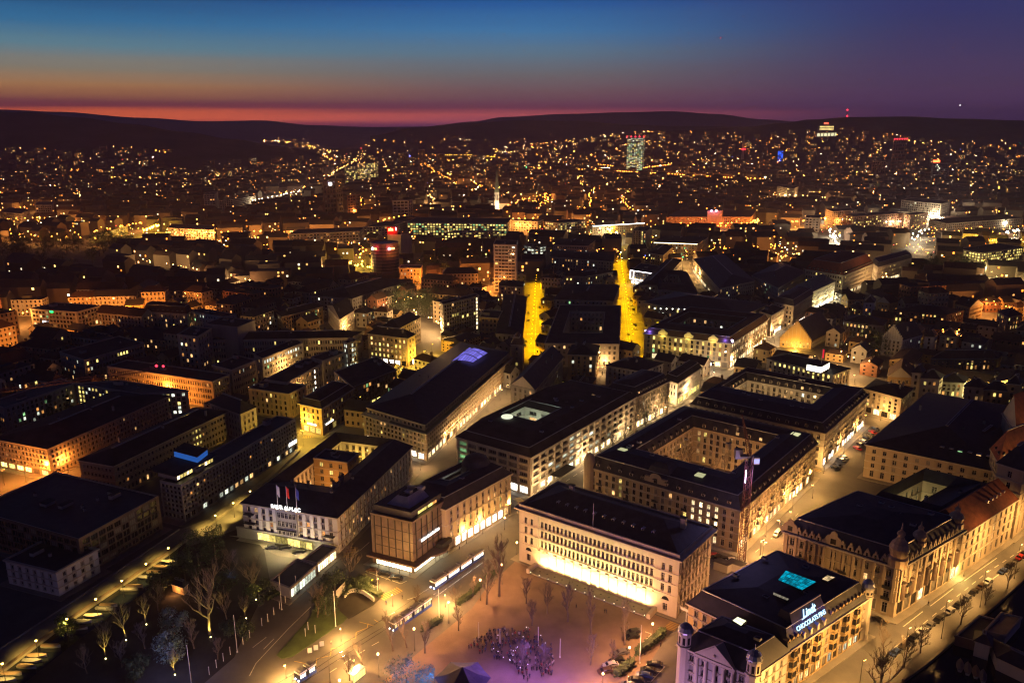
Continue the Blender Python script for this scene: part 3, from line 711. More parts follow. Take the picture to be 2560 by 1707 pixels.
for k in range(3):
    mm = MB(); p = hotel.P(hotel.A * (.62 - .1 * k), .6, h + .4); mm.cyl(p, p + Vector((0, 0, 8.5)), .12, .05, 6)
    po = hotel.t.part('flagpole', mm, ['wpole'])
    fm = MB(); z = p.z + 8.2
    for j in range(6):
        x0, x1 = .1 + .16 * j, .1 + .16 * (j + 1); w0 = .18 * math.sin(j * 1.7); w1 = .18 * math.sin((j + 1) * 1.7)
        fm.quad(p + Vector((x0, w0, 8.2 - .2 * j)), p + Vector((x1, w1, 8.1 - .2 * j)), p + Vector((x1, w1, 4.4 - .25 * j)), p + Vector((x0, w0, 4.5 - .25 * j)))
    hotel.t.part('flag', fm, [(mat('white_flag', (.6, .6, .62), .9, amt=0), mat('red_flag', (.6, .03, .02), .9, amt=0), mat('blue_flag', (.06, .08, .4), .9, amt=0))[k]], parent=None)
    light(hotel.t.o, p + Vector((.0, -.9, .3)), hotel.t.loc, (1, .8, .5), 120, .1, spot=40, aim=p + Vector((0, 0, 6)))
    g = MB(); g.ball(p + Vector((0, -1.5, .0)), .3, 8); hotel.t.part('flag_lamp', g, [emit('flag_lamp_glow', (1, .75, .42), 14)])
p, e, n = hotel.on_face(0, hotel.A * .48, h + .75, .5)
text_part(hotel.t, 'roof_sign', 'BAUR AU LAC', p, e, (0, 0, 1), 1.9, sg, .08)
m = MB(); p, e, n = hotel.on_face(0, hotel.A * .37, 3.3, .003); m.obox(p, e * (hotel.A * .22), n * .7, (0, 0, h - 3.3))
hotel.t.part('centre_bay', m, ['grey'])
for j in range(3):
    for k in range(5):
        p, e, n = hotel.on_face(0, hotel.A * (.39 + .04 * k), 4.2 + 3.3 * j, .73); hotel.t.inst('window', window_mesh(1.2, 2.1, 'd', 'f'), p + e * .6, math.atan2(e.y, e.x))
for x, zz, ww in ((.08, 6.4, .12), (.48, 6.2, .2), (.92, 6.4, .1), (.08, 10, .1)):
    m = MB(); p, e, n = hotel.on_face(0, hotel.A * (x - ww / 2), zz, .003); m.obox(p, e * hotel.A * ww, n * 1.5, (0, 0, .25)); 
    for q_ in range(14): m.obox(p + e * (hotel.A * ww * q_ / 14) + n * 1.42 + Vector((0, 0, .25)), e * .06, n * .06, (0, 0, .9))
    m.obox(p + n * 1.4 + Vector((0, 0, 1.15)), e * hotel.A * ww, n * .1, (0, 0, .08)); hotel.t.part('balcony', m, ['dark'])
# annexes in front of the hotel
an1 = Bld('hotel_porch', 'low flat-roofed porch along the white hotel front above the lit forecourt', 'porch', 'A1 -180 128 A1 600 262 A1 745 268', 4.4, fl=0, wall='grey', roof='flat', chim=0, cor=.2)
an2 = Bld('glazed_gallery', 'low gallery with a lit glazed side along the street beside the hotel', 'gallery', 'A1 430 432 A1 560 462 A1 740 318', 4.2, fl=0, gf=4.0, wall='grey', roof='flat', chim=0, cor=.2, shop={1: 's'}, shopw=2.2)
an3 = Bld('garden_pavilion', 'flat-roofed garden pavilion with a cool lit glass side', 'pavilion', 'A1 130 620 A1 310 690 A1 552 482', 4.2, fl=0, gf=4.0, wall='grey', roof='flat', chim=0, cor=.25)
for b_, kd in ((an2, 's'), (an3, 'c')):
    for k in range(9):
        p, e, n = b_.on_face(1, .5 + (b_.B - 1) * k / 9, .5, .05); w = (b_.B - 1) / 9 - .3; mm = MB(); mm.quad(p, p + e * w, p + e * w + Vector((0, 0, 2.6)), p + Vector((0, 0, 2.6))); b_.t.part('glass_panel', mm, [kd])
fc = pts('A1 60 270 A1 200 350 A1 330 330 A1 460 350', 3.2)
for p in fc: light(an1.t.o, p, an1.t.loc, (1, .74, .3), 620, .3)
light(hotel.t.o, hotel.P(hotel.A * .5, -38, 9), hotel.t.loc, (.22, .23, 1), 6500, 1.5, spot=62, aim=hotel.P(hotel.A * .5, 0, 12), blend=.8)
for k in range(9):
    p = pts('A1 20 245 A1 520 345', 1.0); a = p[0].lerp(p[1], k / 9); mm = MB(); e = (p[1] - p[0]).normalized(); mm.quad(a, a + e * 2.4, a + e * 2.4 + Vector((0, 0, 2.6)), a + Vector((0, 0, 2.6))); an1.t.part('lit_bay', mm, ['y'])
# --- slab office block with penthouse
h = 15.5
off = Bld('slab_office_block', 'long dark-banded slab office block with a lit penthouse and blue roof box', 'office building', 'O 385 785 O 648 842 O 2055 25', h, fl=6, gf=3.4, bay=1.9, w=1.5, wh=1.35, wall='grey', pal=[('w', .012), ('o', .01)], shop={1: [('c', .25), ('w', .2)]}, shopw=3.2, roof='flat', cor=.0, chim=3, style='m', band=1, margin=.4, rec=.5)
ph = Bld('penthouse', '', '', par('O 372 735', 'O 602 792', 'O 1045 560', h=h), h + 3.0, z0=h, fl=0, gf=0, wall='grey', roof='none', cor=0, chim=0, keep=False)
m = MB(); zz = h + 3.0
q = ph.ring((-2.4, ph.A + 2.4, -2.4, ph.B + 1), zz); m.prism([(p.x, p.y) for p in q], zz, zz + .4, 0); m.face([(p.x, p.y, zz) for p in q]); off.t.part('penthouse_roof', m, ['flat'])
for c in list(ph.t.o.children): c.parent = off.t.o; c.location = Vector(c.location) + ph.t.loc - off.t.loc
for k in range(12):
    i_, x = (1, ph.B * k / 12) ; p, e, n = ph.on_face(i_, x + .2, h + .3, .05); w = ph.B / 12 - .35
    if k in (5, 6): continue
    mm = MB(); mm.quad(p, p + e * w, p + e * w + Vector((0, 0, 2.3)), p + Vector((0, 0, 2.3))); off.t.part('penthouse_window', mm, ['y' if k % 3 else 's'])
bpy.data.objects.remove(ph.t.o)
q = pts('O 560 425 O 845 500 O 972 402', h + 6.0); m = MB(); bx = emit('blue_roof_box_light', (.05, .25, 1), .36)
A_ = q[0] - q[1]; B_ = q[2] - q[1]; p = q[1] - Vector((0, 0, 2.4)); m.obox(p, A_, B_, (0, 0, 2.3))
off.t.part('roof_box', m, [bx]); m = MB(); m.obox(p + Vector((0, 0, 2.3)) - A_ * .02 - B_ * .02, A_ * 1.04, B_ * 1.04, (0, 0, .3)); off.t.part('box_roof', m, ['flat'])
# --- left quarter
l7a = Bld('stair_lit_office_wing', 'long brown office wing with two bright stairwells in its side', 'office building', 'B0 725 1085 B0 1040 1140 B0 2080 645', 14, fl=3, gf=4, bay=2.0, w=1.2, wh=1.5, wall='sand', pal=[('w', .01), ('o', .015)], roof='hip', rise=3, chim=4, lite={(1, k): 'y' for k in (21, 22, 23, 38, 39, 40)}, rm='flat', cap=100)
l7c = Bld('hip_roofed_office', 'hip roofed office with pale walls behind the stair lit wing', 'office building', 'B0 1925 560 B0 2205 665 B0 2350 600', 14, fl=3, gf=4, bay=2.4, wall='plaster', pal='none', roof='hip', rise=4, chim=1, cap=40)
l7b = Bld('orange_lit_office_block', 'orange lit office block with a long window grid and a lit corner', 'office building', 'B0 -60 890 B0 432 985 B0 1545 500', 13.5, fl=4, gf=3.5, bay=2.1, w=1.2, wh=1.5, wall='sand', pal=[('w', .035), ('o', .02)], roof='hip', rise=3, rm='flat', chim=4, cap=100, shop={0: 'sy'}, shopw=5)
l7d = Bld('courtyard_office', 'courtyard office with a column of six bright stair windows', 'office building', 'B0 690 385 B0 1300 480 B0 1725 450', 15, fl=5, gf=2.6, bay=2.4, w=1.5, wh=1.7, wall='grey', pal=[('y', .22), ('c', .2)], roof='flat', chim=3, cap=90, lite={(0, 0): 'y', (0, 1): 'y'})
l7e = Bld('rear_office_wing', 'dim office wing beside the bright stair windows, two firs in front', 'office building', 'B0 -90 555 B0 30 610 B0 680 385', 15, fl=5, gf=2.6, bay=2.6, w=1.4, wall='grey', pal='few', roof='flat', chim=2, cap=60)
l8 = Bld('dark_flat_roofed_block', 'unlit flat roofed block with pale horizontal bands beside the canal road', 'office building', par(None, 'A0 720 245', 'B0 1455 1415', 'B0 510 1195', 14), 14, fl=4, gf=3.2, bay=3.2, w=3.1, wh=2.0, wall='dstone', pal='none', roof='flat', chim=8, cor=0, cap=60, style='m')
wh_ = Bld('white_panelled_house', 'small white panelled house standing alone in the dark by the canal road', 'house', 'A0 45 432 A0 512 545 A0 892 335', 9, fl=2, gf=3, bay=3.4, w=1.1, wh=1.5, wall='white', pal='none', roof='flat', chim=2, cor=.5, band=1, cap=60)
# --- courtyard block with the crane
h = 16.6
D3 = 'Q 108 605 Q 1510 1010 Q 2212 392'
court = Bld('courtyard_mansion_block', 'mansard-roofed mansion block around a warmly lit courtyard with trees', 'apartment block', D3, h, fl=4, gf=4.4, bay=2.9, w=1.25, wh=2.0, wall='sand', pal=[('w', .035), ('y', .03)], shop={1: 's'}, shopw=4, roof='mansard', rise=4.2, inset=2.2, dorm=4.6, chim=22, balc=(1,), hole=holef(D3, h, h, {'a1b0': 'Q 660 545', 'a1b1': 'Q 1035 240', 'a0b1': 'Q 1795 405'}), lite={(0, 4): 'y', (0, 14): 's', (0, 15): 's', (0, 16): 's', (0, 17): 's'}, cor=.6)
a0, a1, b0, b1 = court.H
for fa, fb, pw in ((.7, .5, 2000), (.45, .62, 1900), (.2, .7, 1500)): light(court.t.o, court.P(a0 + (a1 - a0) * fa, b0 + (b1 - b0) * fb, 6), court.t.loc, (1, .47, .16), pw, .4)
m = MB(); m.lathe(court.P(court.A - .5, .5, 0), [(2.3, 0), (2.3, h + 2), (2.5, h + 2.1), (2.1, h + 3.5), (1.3, h + 5), (.01, h + 6)], 12); court.t.part('corner_turret', m, ['sand'])
for s_, z_ in (('Q 425 460', h + 5), ('Q 545 525', h + 4.6), ('Q 1140 690', h + 5), ('Q 2015 315', h + 5)):
    p = pts(s_, z_)[0]; m = MB(); m.obox(p - court.ea * 1.6 - court.eb * 1.6, court.ea * 3.2, court.eb * 3.2, (0, 0, .35)); court.t.part('skylight', m, [emit('roof_skylight_light', (.95, .95, .5), .9, .5)])
m = MB(); p, e, n = court.on_face(0, court.A * .47, h + .3, -.2); m.obox(p - e * 4.5, e * 9, -n * 3, (0, 0, 2.6)); 
for t_ in range(10): t0, t1 = math.pi * t_ / 10, math.pi * (t_ + 1) / 10; m.face([p + n * .01 + Vector((0, 0, 2.6)), p + n * .01 + e * (2.4 * math.cos(t0)) + Vector((0, 0, 2.6 + 1.8 * math.sin(t0))), p + n * .01 + e * (2.4 * math.cos(t1)) + Vector((0, 0, 2.6 + 1.8 * math.sin(t1)))])
m.quad(p + n * .02 - e * .7 + Vector((0, 0, .6)), p + n * .02 + e * .7 + Vector((0, 0, .6)), p + n * .02 + e * .7 + Vector((0, 0, 2.4)), p + n * .02 - e * .7 + Vector((0, 0, 2.4)), 1)
court.t.part('gable', m, ['sand', 'glass'])
m = MB(); p = court.P(court.A * .53, 6.5, h + 2); m.lathe(p, [(6.4, 0), (6.2, 2.2), (5.2, 4.2), (3.2, 5.6), (2.6, 5.8), (.01, 5.9)], 4, a0=math.atan2(court.ea.y, court.ea.x) + math.pi / 4, a1=math.atan2(court.ea.y, court.ea.x) + math.pi / 4 + 2 * math.pi); court.t.part('roof_pavilion', m, ['slate'])
# --- block behind it
h = 16.6
E3 = 'B2 1640 572 B3 525 842 B3 915 492'
eb_ = Bld('cream_courtyard_block', 'cream block with a yellow lit stairwell in its open courtyard', 'apartment block', E3, h, fl=4, gf=4.4, bay=2.9, w=1.3, wh=2.0, wall='plaster', pal=[('w', .05), ('y', .03), ('c', .03)], shop={1: 'sw'}, shopw=4, roof='mansard', rise=3.6, inset=2.2, dorm=4, chim=16, balc=(2,), hole=holef(E3, h, h, {'a1b1': 'B2 2165 365', 'a0b1': 'B3 545 488', 'a1b0': 'B2 1960 470'}), cor=.6)
a0, a1, b0, b1 = eb_.H
for f in (.25, .6, .9): light(eb_.t.o, eb_.P(a0 + (a1 - a0) * f, b0 + (b1 - b0) * .35, 9), eb_.t.loc, (1, .62, .25), 1500, .5)
# --- ornate corner building with onion domes, and the civic building behind
h = 17.4
n0 = pts('M 1210 985', h)[0]; r1 = pts('M 1800 640', h)[0]; l0 = pts('M 150 650', h)[0]; r2 = pts('M 2285 330', h)[0]
orn = Bld('ornate_corner_building', 'ornate sandstone building with onion domes on its riverside corner', 'building', [l0, n0, r1], h, fl=3, gf=5.4, bay=3.1, w=1.5, wh=2.4, wall='sand', pal=[('w', .02)], shop={1: [('s', .14)]}, shopw=4.2, roof='mansard', rise=4.6, inset=2.4, dorm=0, chim=12, balc=(1,), cor=.7, rm='slate')
def onion(t, p, r, hh, nm='onion_dome'):
    m = MB(); pr_ = [(r, 0), (r, .18), (r * .8, .22), (r * .95, .34), (r * 1.0, .42), (r * .8, .52), (r * .45, .6), (r * .3, .68), (r * .42, .72), (r * .36, .77), (r * .12, .82), (.05, 1.0)]
    m.lathe(p, [(a, b * hh) for a, b in pr_], 14); return t.part(nm, m, ['dome2'])
onion(orn.t, orn.P(1.5, 1.5, h), 2.9, 14.0); onion(orn.t, orn.P(2.2, orn.B * .38, h + 2), 2.1, 8.0); onion(orn.t, orn.P(2.2, orn.B * .97, h + 1), 2.4, 8.5)
def curl_gable(b_, i, x, w, hh):
    p, e, n = b_.on_face(i, x, b_.h, .08); m = MB(); Z = Vector((0, 0, 1))
    prof = [(-w, 0), (-w, hh * .25), (-w * .8, hh * .35), (-w * .62, hh * .62), (-w * .35, hh * .7), (-w * .25, hh * .9), (0, hh), (w * .25, hh * .9), (w * .35, hh * .7), (w * .62, hh * .62), (w * .8, hh * .35), (w, hh * .25), (w, 0)]
    f = [p + e * a + Z * b for a, b in prof]; g = [q_ - n * .6 for q_ in f]
    m.face(f); m.face(g[::-1])
    for k in range(len(f) - 1): m.quad(f[k], f[k + 1], g[k + 1], g[k])
    m.quad(p - e * w * .25 + Z * hh * .15 + n * .02, p + e * w * .25 + Z * hh * .15 + n * .02, p + e * w * .25 + Z * hh * .5 + n * .02, p - e * w * .25 + Z * hh * .5 + n * .02, 1)
    return b_.t.part('curved_gable', m, ['sand', 'glass'])
for x, w, hh in ((.05, 3.2, 5.0), (.44, 3.4, 5.2), (.96, 2.6, 4.2)): curl_gable(orn, 0, orn.A * x, w, hh)
for x in (.13, .19, .25, .31, .52, .59, .66, .73, .8, .87): curl_gable(orn, 0, orn.A * x, 1.1, 3.0)
for x in (.1, .17, .24, .31, .45, .52, .59, .66, .73, .8, .87): curl_gable(orn, 1, orn.B * x, 1.0, 3.0)
m = MB()
for k in range(9):
    p, e, n = orn.on_face(1, 1 + (orn.B - 2) * k / 8, 5.4, .003); m.obox(p - e * .45, e * .9, n * .55, (0, 0, h - 6.2))
for k in range(12):
    p, e, n = orn.on_face(0, 1 + (orn.A - 2) * k / 11, 5.4, .003); m.obox(p - e * .4, e * .8, n * .45, (0, 0, h - 6.2))
orn.t.part('buttress_pier', m, ['sand'])
for k in range(8):
    p, e, n = orn.on_face(1, 1 + (orn.B - 2) * (k + .5) / 8, 5.6, .003); m = MB()
    for j in range(7):
        t0, t1 = math.pi * j / 7, math.pi * (j + 1) / 7; f = lambda t: p + e * (1.1 * math.cos(t)) + n * (1.0 * math.sin(t))
        m.quad(f(t0), f(t1), f(t1) + Vector((0, 0, 5.2)), f(t0) + Vector((0, 0, 5.2)))
    m.lathe(p + Vector((0, 0, 5.2)), [(1.2, 0), (1.1, .4), (.01, .9)], 12); orn.t.part('oriel', m, ['dstone'])
light(orn.t.o, orn.on_face(1, orn.B * .97, 3.0, 1.6)[0], orn.t.loc, (1, .75, .2), 900, .2)
civ3 = [r1 + orn.ea * orn.A * .86, r1 + orn.eb * .4, r2]
civ = Bld('civic_building', 'sandstone civic building with arched windows and a red roofed riverside front', 'civic building', civ3, h - 1, fl=3, gf=5.2, bay=4.2, w=1.7, wh=2.5, wall='sand', pal=[('w', .03)], shop=None, roof='hip', rise=4.2, rm='slate', chim=3, hole=holef(civ3, h - 1, h - 1, {'a1b1': 'M 1085 112', 'a0b1': 'M 1655 238', 'a1b0': 'M 985 300'}), cor=.8, lite={(1, k): 'w' for k in (3, 5)})
a0, a1, b0, b1 = civ.H
light(civ.t.o, civ.P(a0 * .4 + a1 * .6, b0 * .6 + b1 * .4, 5), civ.t.loc, (1, .85, .4), 1500, .6)
for k in range(4):
    p, e, n = civ.on_face(6, (civ.fs[6][0][0] - civ.fs[6][1][0]) * (k + .5) / 4, 1.2, .05); mm = MB(); w = 1.6
    mm.face([p - e * w, p + e * w] + [p + e * w * math.cos(t * math.pi / 8) + Vector((0, 0, 3.2 + w * math.sin(t * math.pi / 8))) for t in range(9)]); civ.t.part('arched_window', mm, ['glass'])
m = MB(); q0 = civ.P(-.7, .5, h - .9); q1 = civ.P(-.7, civ.B, h - .9); q2 = civ.P(6.5, civ.B, h + 5.2); q3 = civ.P(6.5, .5, h + 5.2); m.quad(q0, q1, q2, q3); m.quad(q3, q2, civ.P(9, civ.B, h + 3), civ.P(9, .5, h + 3)); m.face([q0, q3, civ.P(9, .5, h + 3), civ.P(9, .5, h - 1)]); civ.t.part('red_roof', m, ['rtile'])
for k in range(5):
    m = MB(); p = civ.P(2.2, civ.B * (.55 + .08 * k), h + 2.0); m.obox(p, civ.eb * .6, civ.ea * 1, (0, 0, .9)); civ.t.part('roof_light', m, ['zinc'])
tw = Bld('clock_tower', 'square sandstone tower with a pyramid roof beside the red tiled roofs', 'tower', 'B3 2112 1112 B3 2352 1188 B3 2470 1095', 27, fl=4, gf=9, bay=5, w=1.4, wh=2.4, wall='sand', pal='none', roof='hip', rise=7, rm='slate', chim=0, cor=.7)
rr1 = Bld('red_hip_roofed_hall', 'hall with a steep red tiled hip roof and small dormers behind the square tower', 'hall', 'B3 2048 985 B3 2120 1105 B3 2480 960', 22, fl=3, gf=6, bay=4, wall='sand', pal='none', roof='hip', rise=9, rm='rtile', chim=0, dorm=4)
rr2 = Bld('red_gable_roofed_church', 'church with a very steep red gable roof at the picture edge', 'church', 'B3 2155 660 B3 2285 850 B3 2520 760', 24, fl=0, wall='sand', roof='gable_b', rise=13, rm='rtile', chim=0)
rr3 = Bld('brown_roofed_wing', 'low wing with a brown sloping roof between the black roof and red hall', 'building', 'B3 1812 897 B3 2040 972 B3 2190 857', 15, fl=2, gf=4, bay=3, wall='sand', pal='none', roof='hip', rise=4, rm='tile', chim=0, cap=30)
blk = Bld('black_roofed_block', 'big block under a broad black roof with a pale front strip', 'building', par('B3 905 945', 'B3 2098 1192', None, 'B3 1470 470', 15), 15, fl=3, gf=4.5, bay=4, w=1.5, wall='sand', pal=[('w', .02)], roof='hip', rise=7, rm='slate', chim=4, cor=.6)
for k in range(6):
    m = MB(); p = blk.P(blk.A * (.08 + .07 * k), blk.B * .08, 16.6); m.obox(p, blk.ea * 1.6, blk.eb * 2, (0, 0, 1.2)); m.quad(p - blk.eb * .02, p - blk.eb * .02 + blk.ea * 1.6, p - blk.eb * .02 + blk.ea * 1.6 + Vector((0, 0, 1)), p - blk.eb * .02 + Vector((0, 0, 1)), 1); blk.t.part('dormer', m, ['metal', 'w' if k == 1 else ('g' if k == 3 else 'd')])
# --- corner palace and golden wing with the blue roof sign
h = 14.0
pal_ = Bld('pediment_palace', 'purple lit palace front with a pediment, columns and two corner turrets', 'palace', 'K 180 1105 K 905 1405 K 1262 1158', h, fl=3, gf=4.2, bay=3.2, w=1.3, wh=2.0, wall='plaster', pal='none', roof='mansard', rise=4.4, inset=2.6, dorm=0, chim=2, cor=.6)
n2 = pts('K 1255 1150', h)[0]; rr = pts('K 2088 602', h)[0]; qq = pts('K 1120 128', h + 3)[0]; qq.z = h
gold = Bld('golden_riverside_block', 'golden lit stone block with bay windows under a blue rooftop sign', 'building', [n2 + qq - rr, n2, rr], h, fl=3, gf=4.2, bay=2.7, w=1.15, wh=2.0, wall='ochre', pal=[('w', .01)], shop={1: [('w', .25), ('c', .12)]}, shopw=2.7, roof='mansard', rise=4.2, inset=2.4, chim=14, cor=.7, dorm=0)
m = MB(); e = -pal_.ea; nn = -pal_.eb; c = pal_.P(pal_.A / 2, 0, 0); W_ = pal_.A * .27; Z = Vector((0, 0, 1))
m.face([c - e * W_ + Z * (h + .1) + nn * .9, c + e * W_ + Z * (h + .1) + nn * .9, c + Z * (h + 4.2) + nn * .9])
m.quad(c - e * W_ + Z * (h + .1) + nn * .9, c + Z * (h + 4.2) + nn * .9, c + Z * (h + 4.2) - nn * 4, c - e * W_ + Z * (h + .1) - nn * 2.2, 0); m.quad(c + Z * (h + 4.2) + nn * .9, c + e * W_ + Z * (h + .1) + nn * .9, c + e * W_ + Z * (h + .1) - nn * 2.2, c + Z * (h + 4.2) - nn * 4, 0)
m.obox(c - e * (W_ + .3) + Z * (h - .7), e * (2 * W_ + .6), nn * 1.1, (0, 0, .8))
for k in (-1, 1): m.obox(c + Z * (h + .12) + nn * .95 + e * (k * W_), (c + Z * 4.3 - c) - e * (k * W_), nn * .3, (0, 0, .35))
m.ball(c + Z * (h + 1.5) + nn * .92, .45, 8); pal_.t.part('pediment', m, ['stone'])
for k in range(5):
    mm = MB(); p = c - e * (W_ * .92) + e * (W_ * 1.84 * k / 4) + nn * .62; mm.cyl(p + Z * 4.6, p + Z * (h - .7), .5, .42, 12); mm.obox(p - e * .7 - nn * .6 + Z * 4.1, e * 1.4, nn * 1.2, (0, 0, .5)); mm.obox(p - e * .6 - nn * .5 + Z * (h - 1.2), e * 1.2, nn * 1.0, (0, 0, .45)); pal_.t.part('column', mm, ['stone'])
def turret(t, p, r, z, hh):
    m = MB(); m.lathe(p, [(r, 0), (r, z), (r * 1.2, z + .1), (r * 1.2, z + .5), (r, z + .6), (r, z + hh), (r * 1.15, z + hh + .1), (r * 1.15, z + hh + .4)], 8); t.part('turret', m, ['stone'])
    m = MB(); m.lathe(p + Vector((0, 0, z + hh + .4)), [(r * 1.1, 0), (r * 1.15, .5), (r * .9, 1.5), (r * .5, 2.2), (r * .16, 2.5), (.08, 2.7), (.05, 4.2)], 12); t.part('turret_dome', m, ['metal'])
    for k in range(8):
        m = MB(); a = (k + .5) * math.pi / 4; d = Vector((math.cos(a), math.sin(a), 0)); s_ = Vector((-d.y, d.x, 0)); q_ = p + d * (r * .93); m.quad(q_ - s_ * .35 + Vector((0, 0, z + 1)), q_ + s_ * .35 + Vector((0, 0, z + 1)), q_ + s_ * .35 + Vector((0, 0, z + hh - .7)), q_ - s_ * .35 + Vector((0, 0, z + hh - .7))); t.part('turret_window', m, ['glass'])
turret(pal_.t, pal_.P(pal_.A - .4, .6), 1.8, h, 3.8); turret(pal_.t, pal_.P(.4, .6), 1.8, h, 3.8); turret(gold.t, gold.P(.5, gold.B - .6), 1.6, h, 2.5)
gf_ = lambda x, z, d=.05: gold.on_face(1, gold.B * x, z, d)
for xk in (.06, .2, .33, .54, .68, .82):      # bay windows
    for j in range(3):
        p, e, n = gf_(xk, 4.4 + 3.1 * j, .003); m = MB(); s1 = 1.5 if j < 2 else 1.1
        ring = [p - e * s1, p - e * s1 * .6 + n * 1.0, p + e * s1 * .6 + n * 1.0, p + e * s1]
        for k in range(3):
            a, b = ring[k], ring[k + 1]; m.quad(a, b, b + Z * .7, a + Z * .7); m.quad(a + Z * .7, b + Z * .7, b + Z * 2.5, a + Z * 2.5, 1); m.quad(a + Z * 2.5, b + Z * 2.5, b + Z * 2.9, a + Z * 2.9)
            for q_ in (a, b): m.cyl(q_ + Z * .6, q_ + Z * 2.6, .13, .13, 5)
        m.face([q_ + Z * 2.9 for q_ in ring]); m.face([q_ for q_ in ring][::-1]); gold.t.part('bay_window', m, ['ochre', 'glass'])
for k in range(22):
    if 4 <= k <= 10: continue
    p, e, n = gf_(.03 + .95 * k / 21, h + .3, -.5); m = MB(); m.obox(p - e * .5, e * 1.0, -n * 1.6, (0, 0, 1.5)); m.raw([p - e * .65 + n * .1 + Z * 1.5, p + e * .65 + n * .1 + Z * 1.5, p + n * .1 + Z * 2.2, p - e * .65 - n * 1.6 + Z * 1.5, p + e * .65 - n * 1.6 + Z * 1.5, p - n * 1.6 + Z * 2.2], [(0, 1, 2), (0, 2, 5, 3), (1, 4, 5, 2)], 0); m.quad(p - e * .32 + n * .02 + Z * .3, p + e * .32 + n * .02 + Z * .3, p + e * .32 + n * .02 + Z * 1.3, p - e * .32 + n * .02 + Z * 1.3, 1); gold.t.part('dormer', m, ['ochre', 'glass'])
# pavilion roof carrying the sign
x0, x1 = .1, .5; p0, e, n = gf_(x0, h + .3, -.2); ln = gold.B * (x1 - x0); H_ = 6.6; dp_ = 3.4
m = MB(); a, b = p0, p0 + e * ln; c, d = b - n * dp_ - e * 1 + Z * H_, a - n * dp_ + e * 1 + Z * H_; a2, b2 = a - n * 8, b - n * 8; c2, d2 = b2 + n * 2 - e * 1 + Z * H_, a2 + n * 2 + e * 1 + Z * H_
bs_ = mat('blue_black_roof_sheet', (.045, .045, .08), .9, 0, ns=.5, amt=.2, spec=.1)
m.quad(a, b, c, d, 0); m.quad(b, b2, c2, c, 1); m.quad(a2, a, d, d2, 1); m.quad(d, c, c2, d2, 1); m.quad(b2, a2, d2, c2, 1); gold.t.part('sign_pavilion', m, [bs_, 'slate'])
m = MB(); m.obox(d - Z * .1, c - d, n * .35, (0, 0, .35)); gold.t.part('pavilion_ridge', m, ['trim'])
upv = (d - a - e * 1).normalized(); nv = e.cross(upv).normalized()
if nv.dot(n) < 0: nv = -nv
neon = emit('blue_white_neon', (.45, .75, 1), 2.2)
mid_ = a + e * ln / 2
text_part(gold.t, 'roof_sign', 'Lindt', mid_ + upv * 5.35 + nv * .35, e, upv, 2.9, neon, .06, .45)
m = MB(); q_ = mid_ + upv * 4.3 + nv * .3 - e * 3.6; m.obox(q_, e * 2.4 + upv * .1, upv * .16, nv * .1); gold.t.part('sign_flourish', m, [neon])
text_part(gold.t, 'roof_sign', 'CHOCOLATS FINS', mid_ + upv * 2.9 + nv * .35, e, upv, 1.65, neon, .06)
for k in range(5):
    light(gold.t.o, a + e * (ln * (k + .5) / 5) + upv * 3.2 + nv * 1.2, gold.t.loc, (.05, .04, 1), 26, .3)
for k in range(4):
    p = a + e * (ln * (.2 + .2 * k)) + n * .35 - Z * .1; m = MB(); m.obox(p - e * .45, e * .9, -n * 1.2, (0, 0, 1.5)); m.raw([p - e * .6 + n * .05 + Z * 1.5, p + e * .6 + n * .05 + Z * 1.5, p + n * .05 + Z * 2.1, p - n * 1.2 + Z * 2.1, p - e * .6 - n * 1.2 + Z * 1.5, p + e * .6 - n * 1.2 + Z * 1.5], [(0, 1, 2), (0, 2, 3, 4), (1, 5, 3, 2)]); gold.t.part('dormer', m, ['trim'])
def pane_grid(t, name, s4, z, nx, ny, m_, tilt=0.0):
    q = pts(s4, z); q[0].z += tilt; q[1].z += tilt; m = MB(); fr = MB()
    f = lambda u, v: q[0].lerp(q[1], u).lerp(q[3].lerp(q[2], u), v)
    for i in range(nx):
        for j in range(ny): m.quad(f((i + .05) / nx, (j + .05) / ny), f((i + .95) / nx, (j + .05) / ny), f((i + .95) / nx, (j + .95) / ny), f((i + .05) / nx, (j + .95) / ny))
    o = t.part(name, m, [m_]); b_ = MB(); zz = Vector((0, 0, .35)); 
    c4 = [f(-.01, -.01), f(1.01, -.01), f(1.01, 1.01), f(-.01, 1.01)]
    for i in range(4): b_.quad(c4[i] - Z * .05, c4[(i + 1) % 4] - Z * .05, c4[(i + 1) % 4] - zz * 3, c4[i] - zz * 3)
    b_.face([p - Z * .05 for p in c4]); t.part('skylight_curb', b_, ['dark']); return o
zr = h + 5.9
pane_grid(gold.t, 'skylight', 'K 1235 345 K 1545 460 K 1400 545 K 1155 440', zr, 7, 4, emit('cyan_skylight_light', (.0, .42, .62), .8, .5, inner=True))
pane_grid(gold.t, 'skylight', 'K 690 850 K 742 812 K 840 855 K 785 908', zr, 2, 1, emit('white_skylight_light', (1, 1, .62), 1.6, .2))
pane_grid(gold.t, 'skylight', 'K 1110 565 K 1268 632 K 1250 650 K 1105 590', zr, 8, 1, emit('dim_skylight_light', (.8, .7, .5), .3, .3))
pane_grid(gold.t, 'skylight', 'K 1600 432 K 1655 392 K 1735 415 K 1660 455', zr, 3, 2, emit('warm_skylight_light', (1, .7, .35), .7, .5))
light(pal_.t.o, pal_.P(pal_.A * .5, -14, 3), pal_.t.loc, (.8, .42, 1), 2200, 1.0)
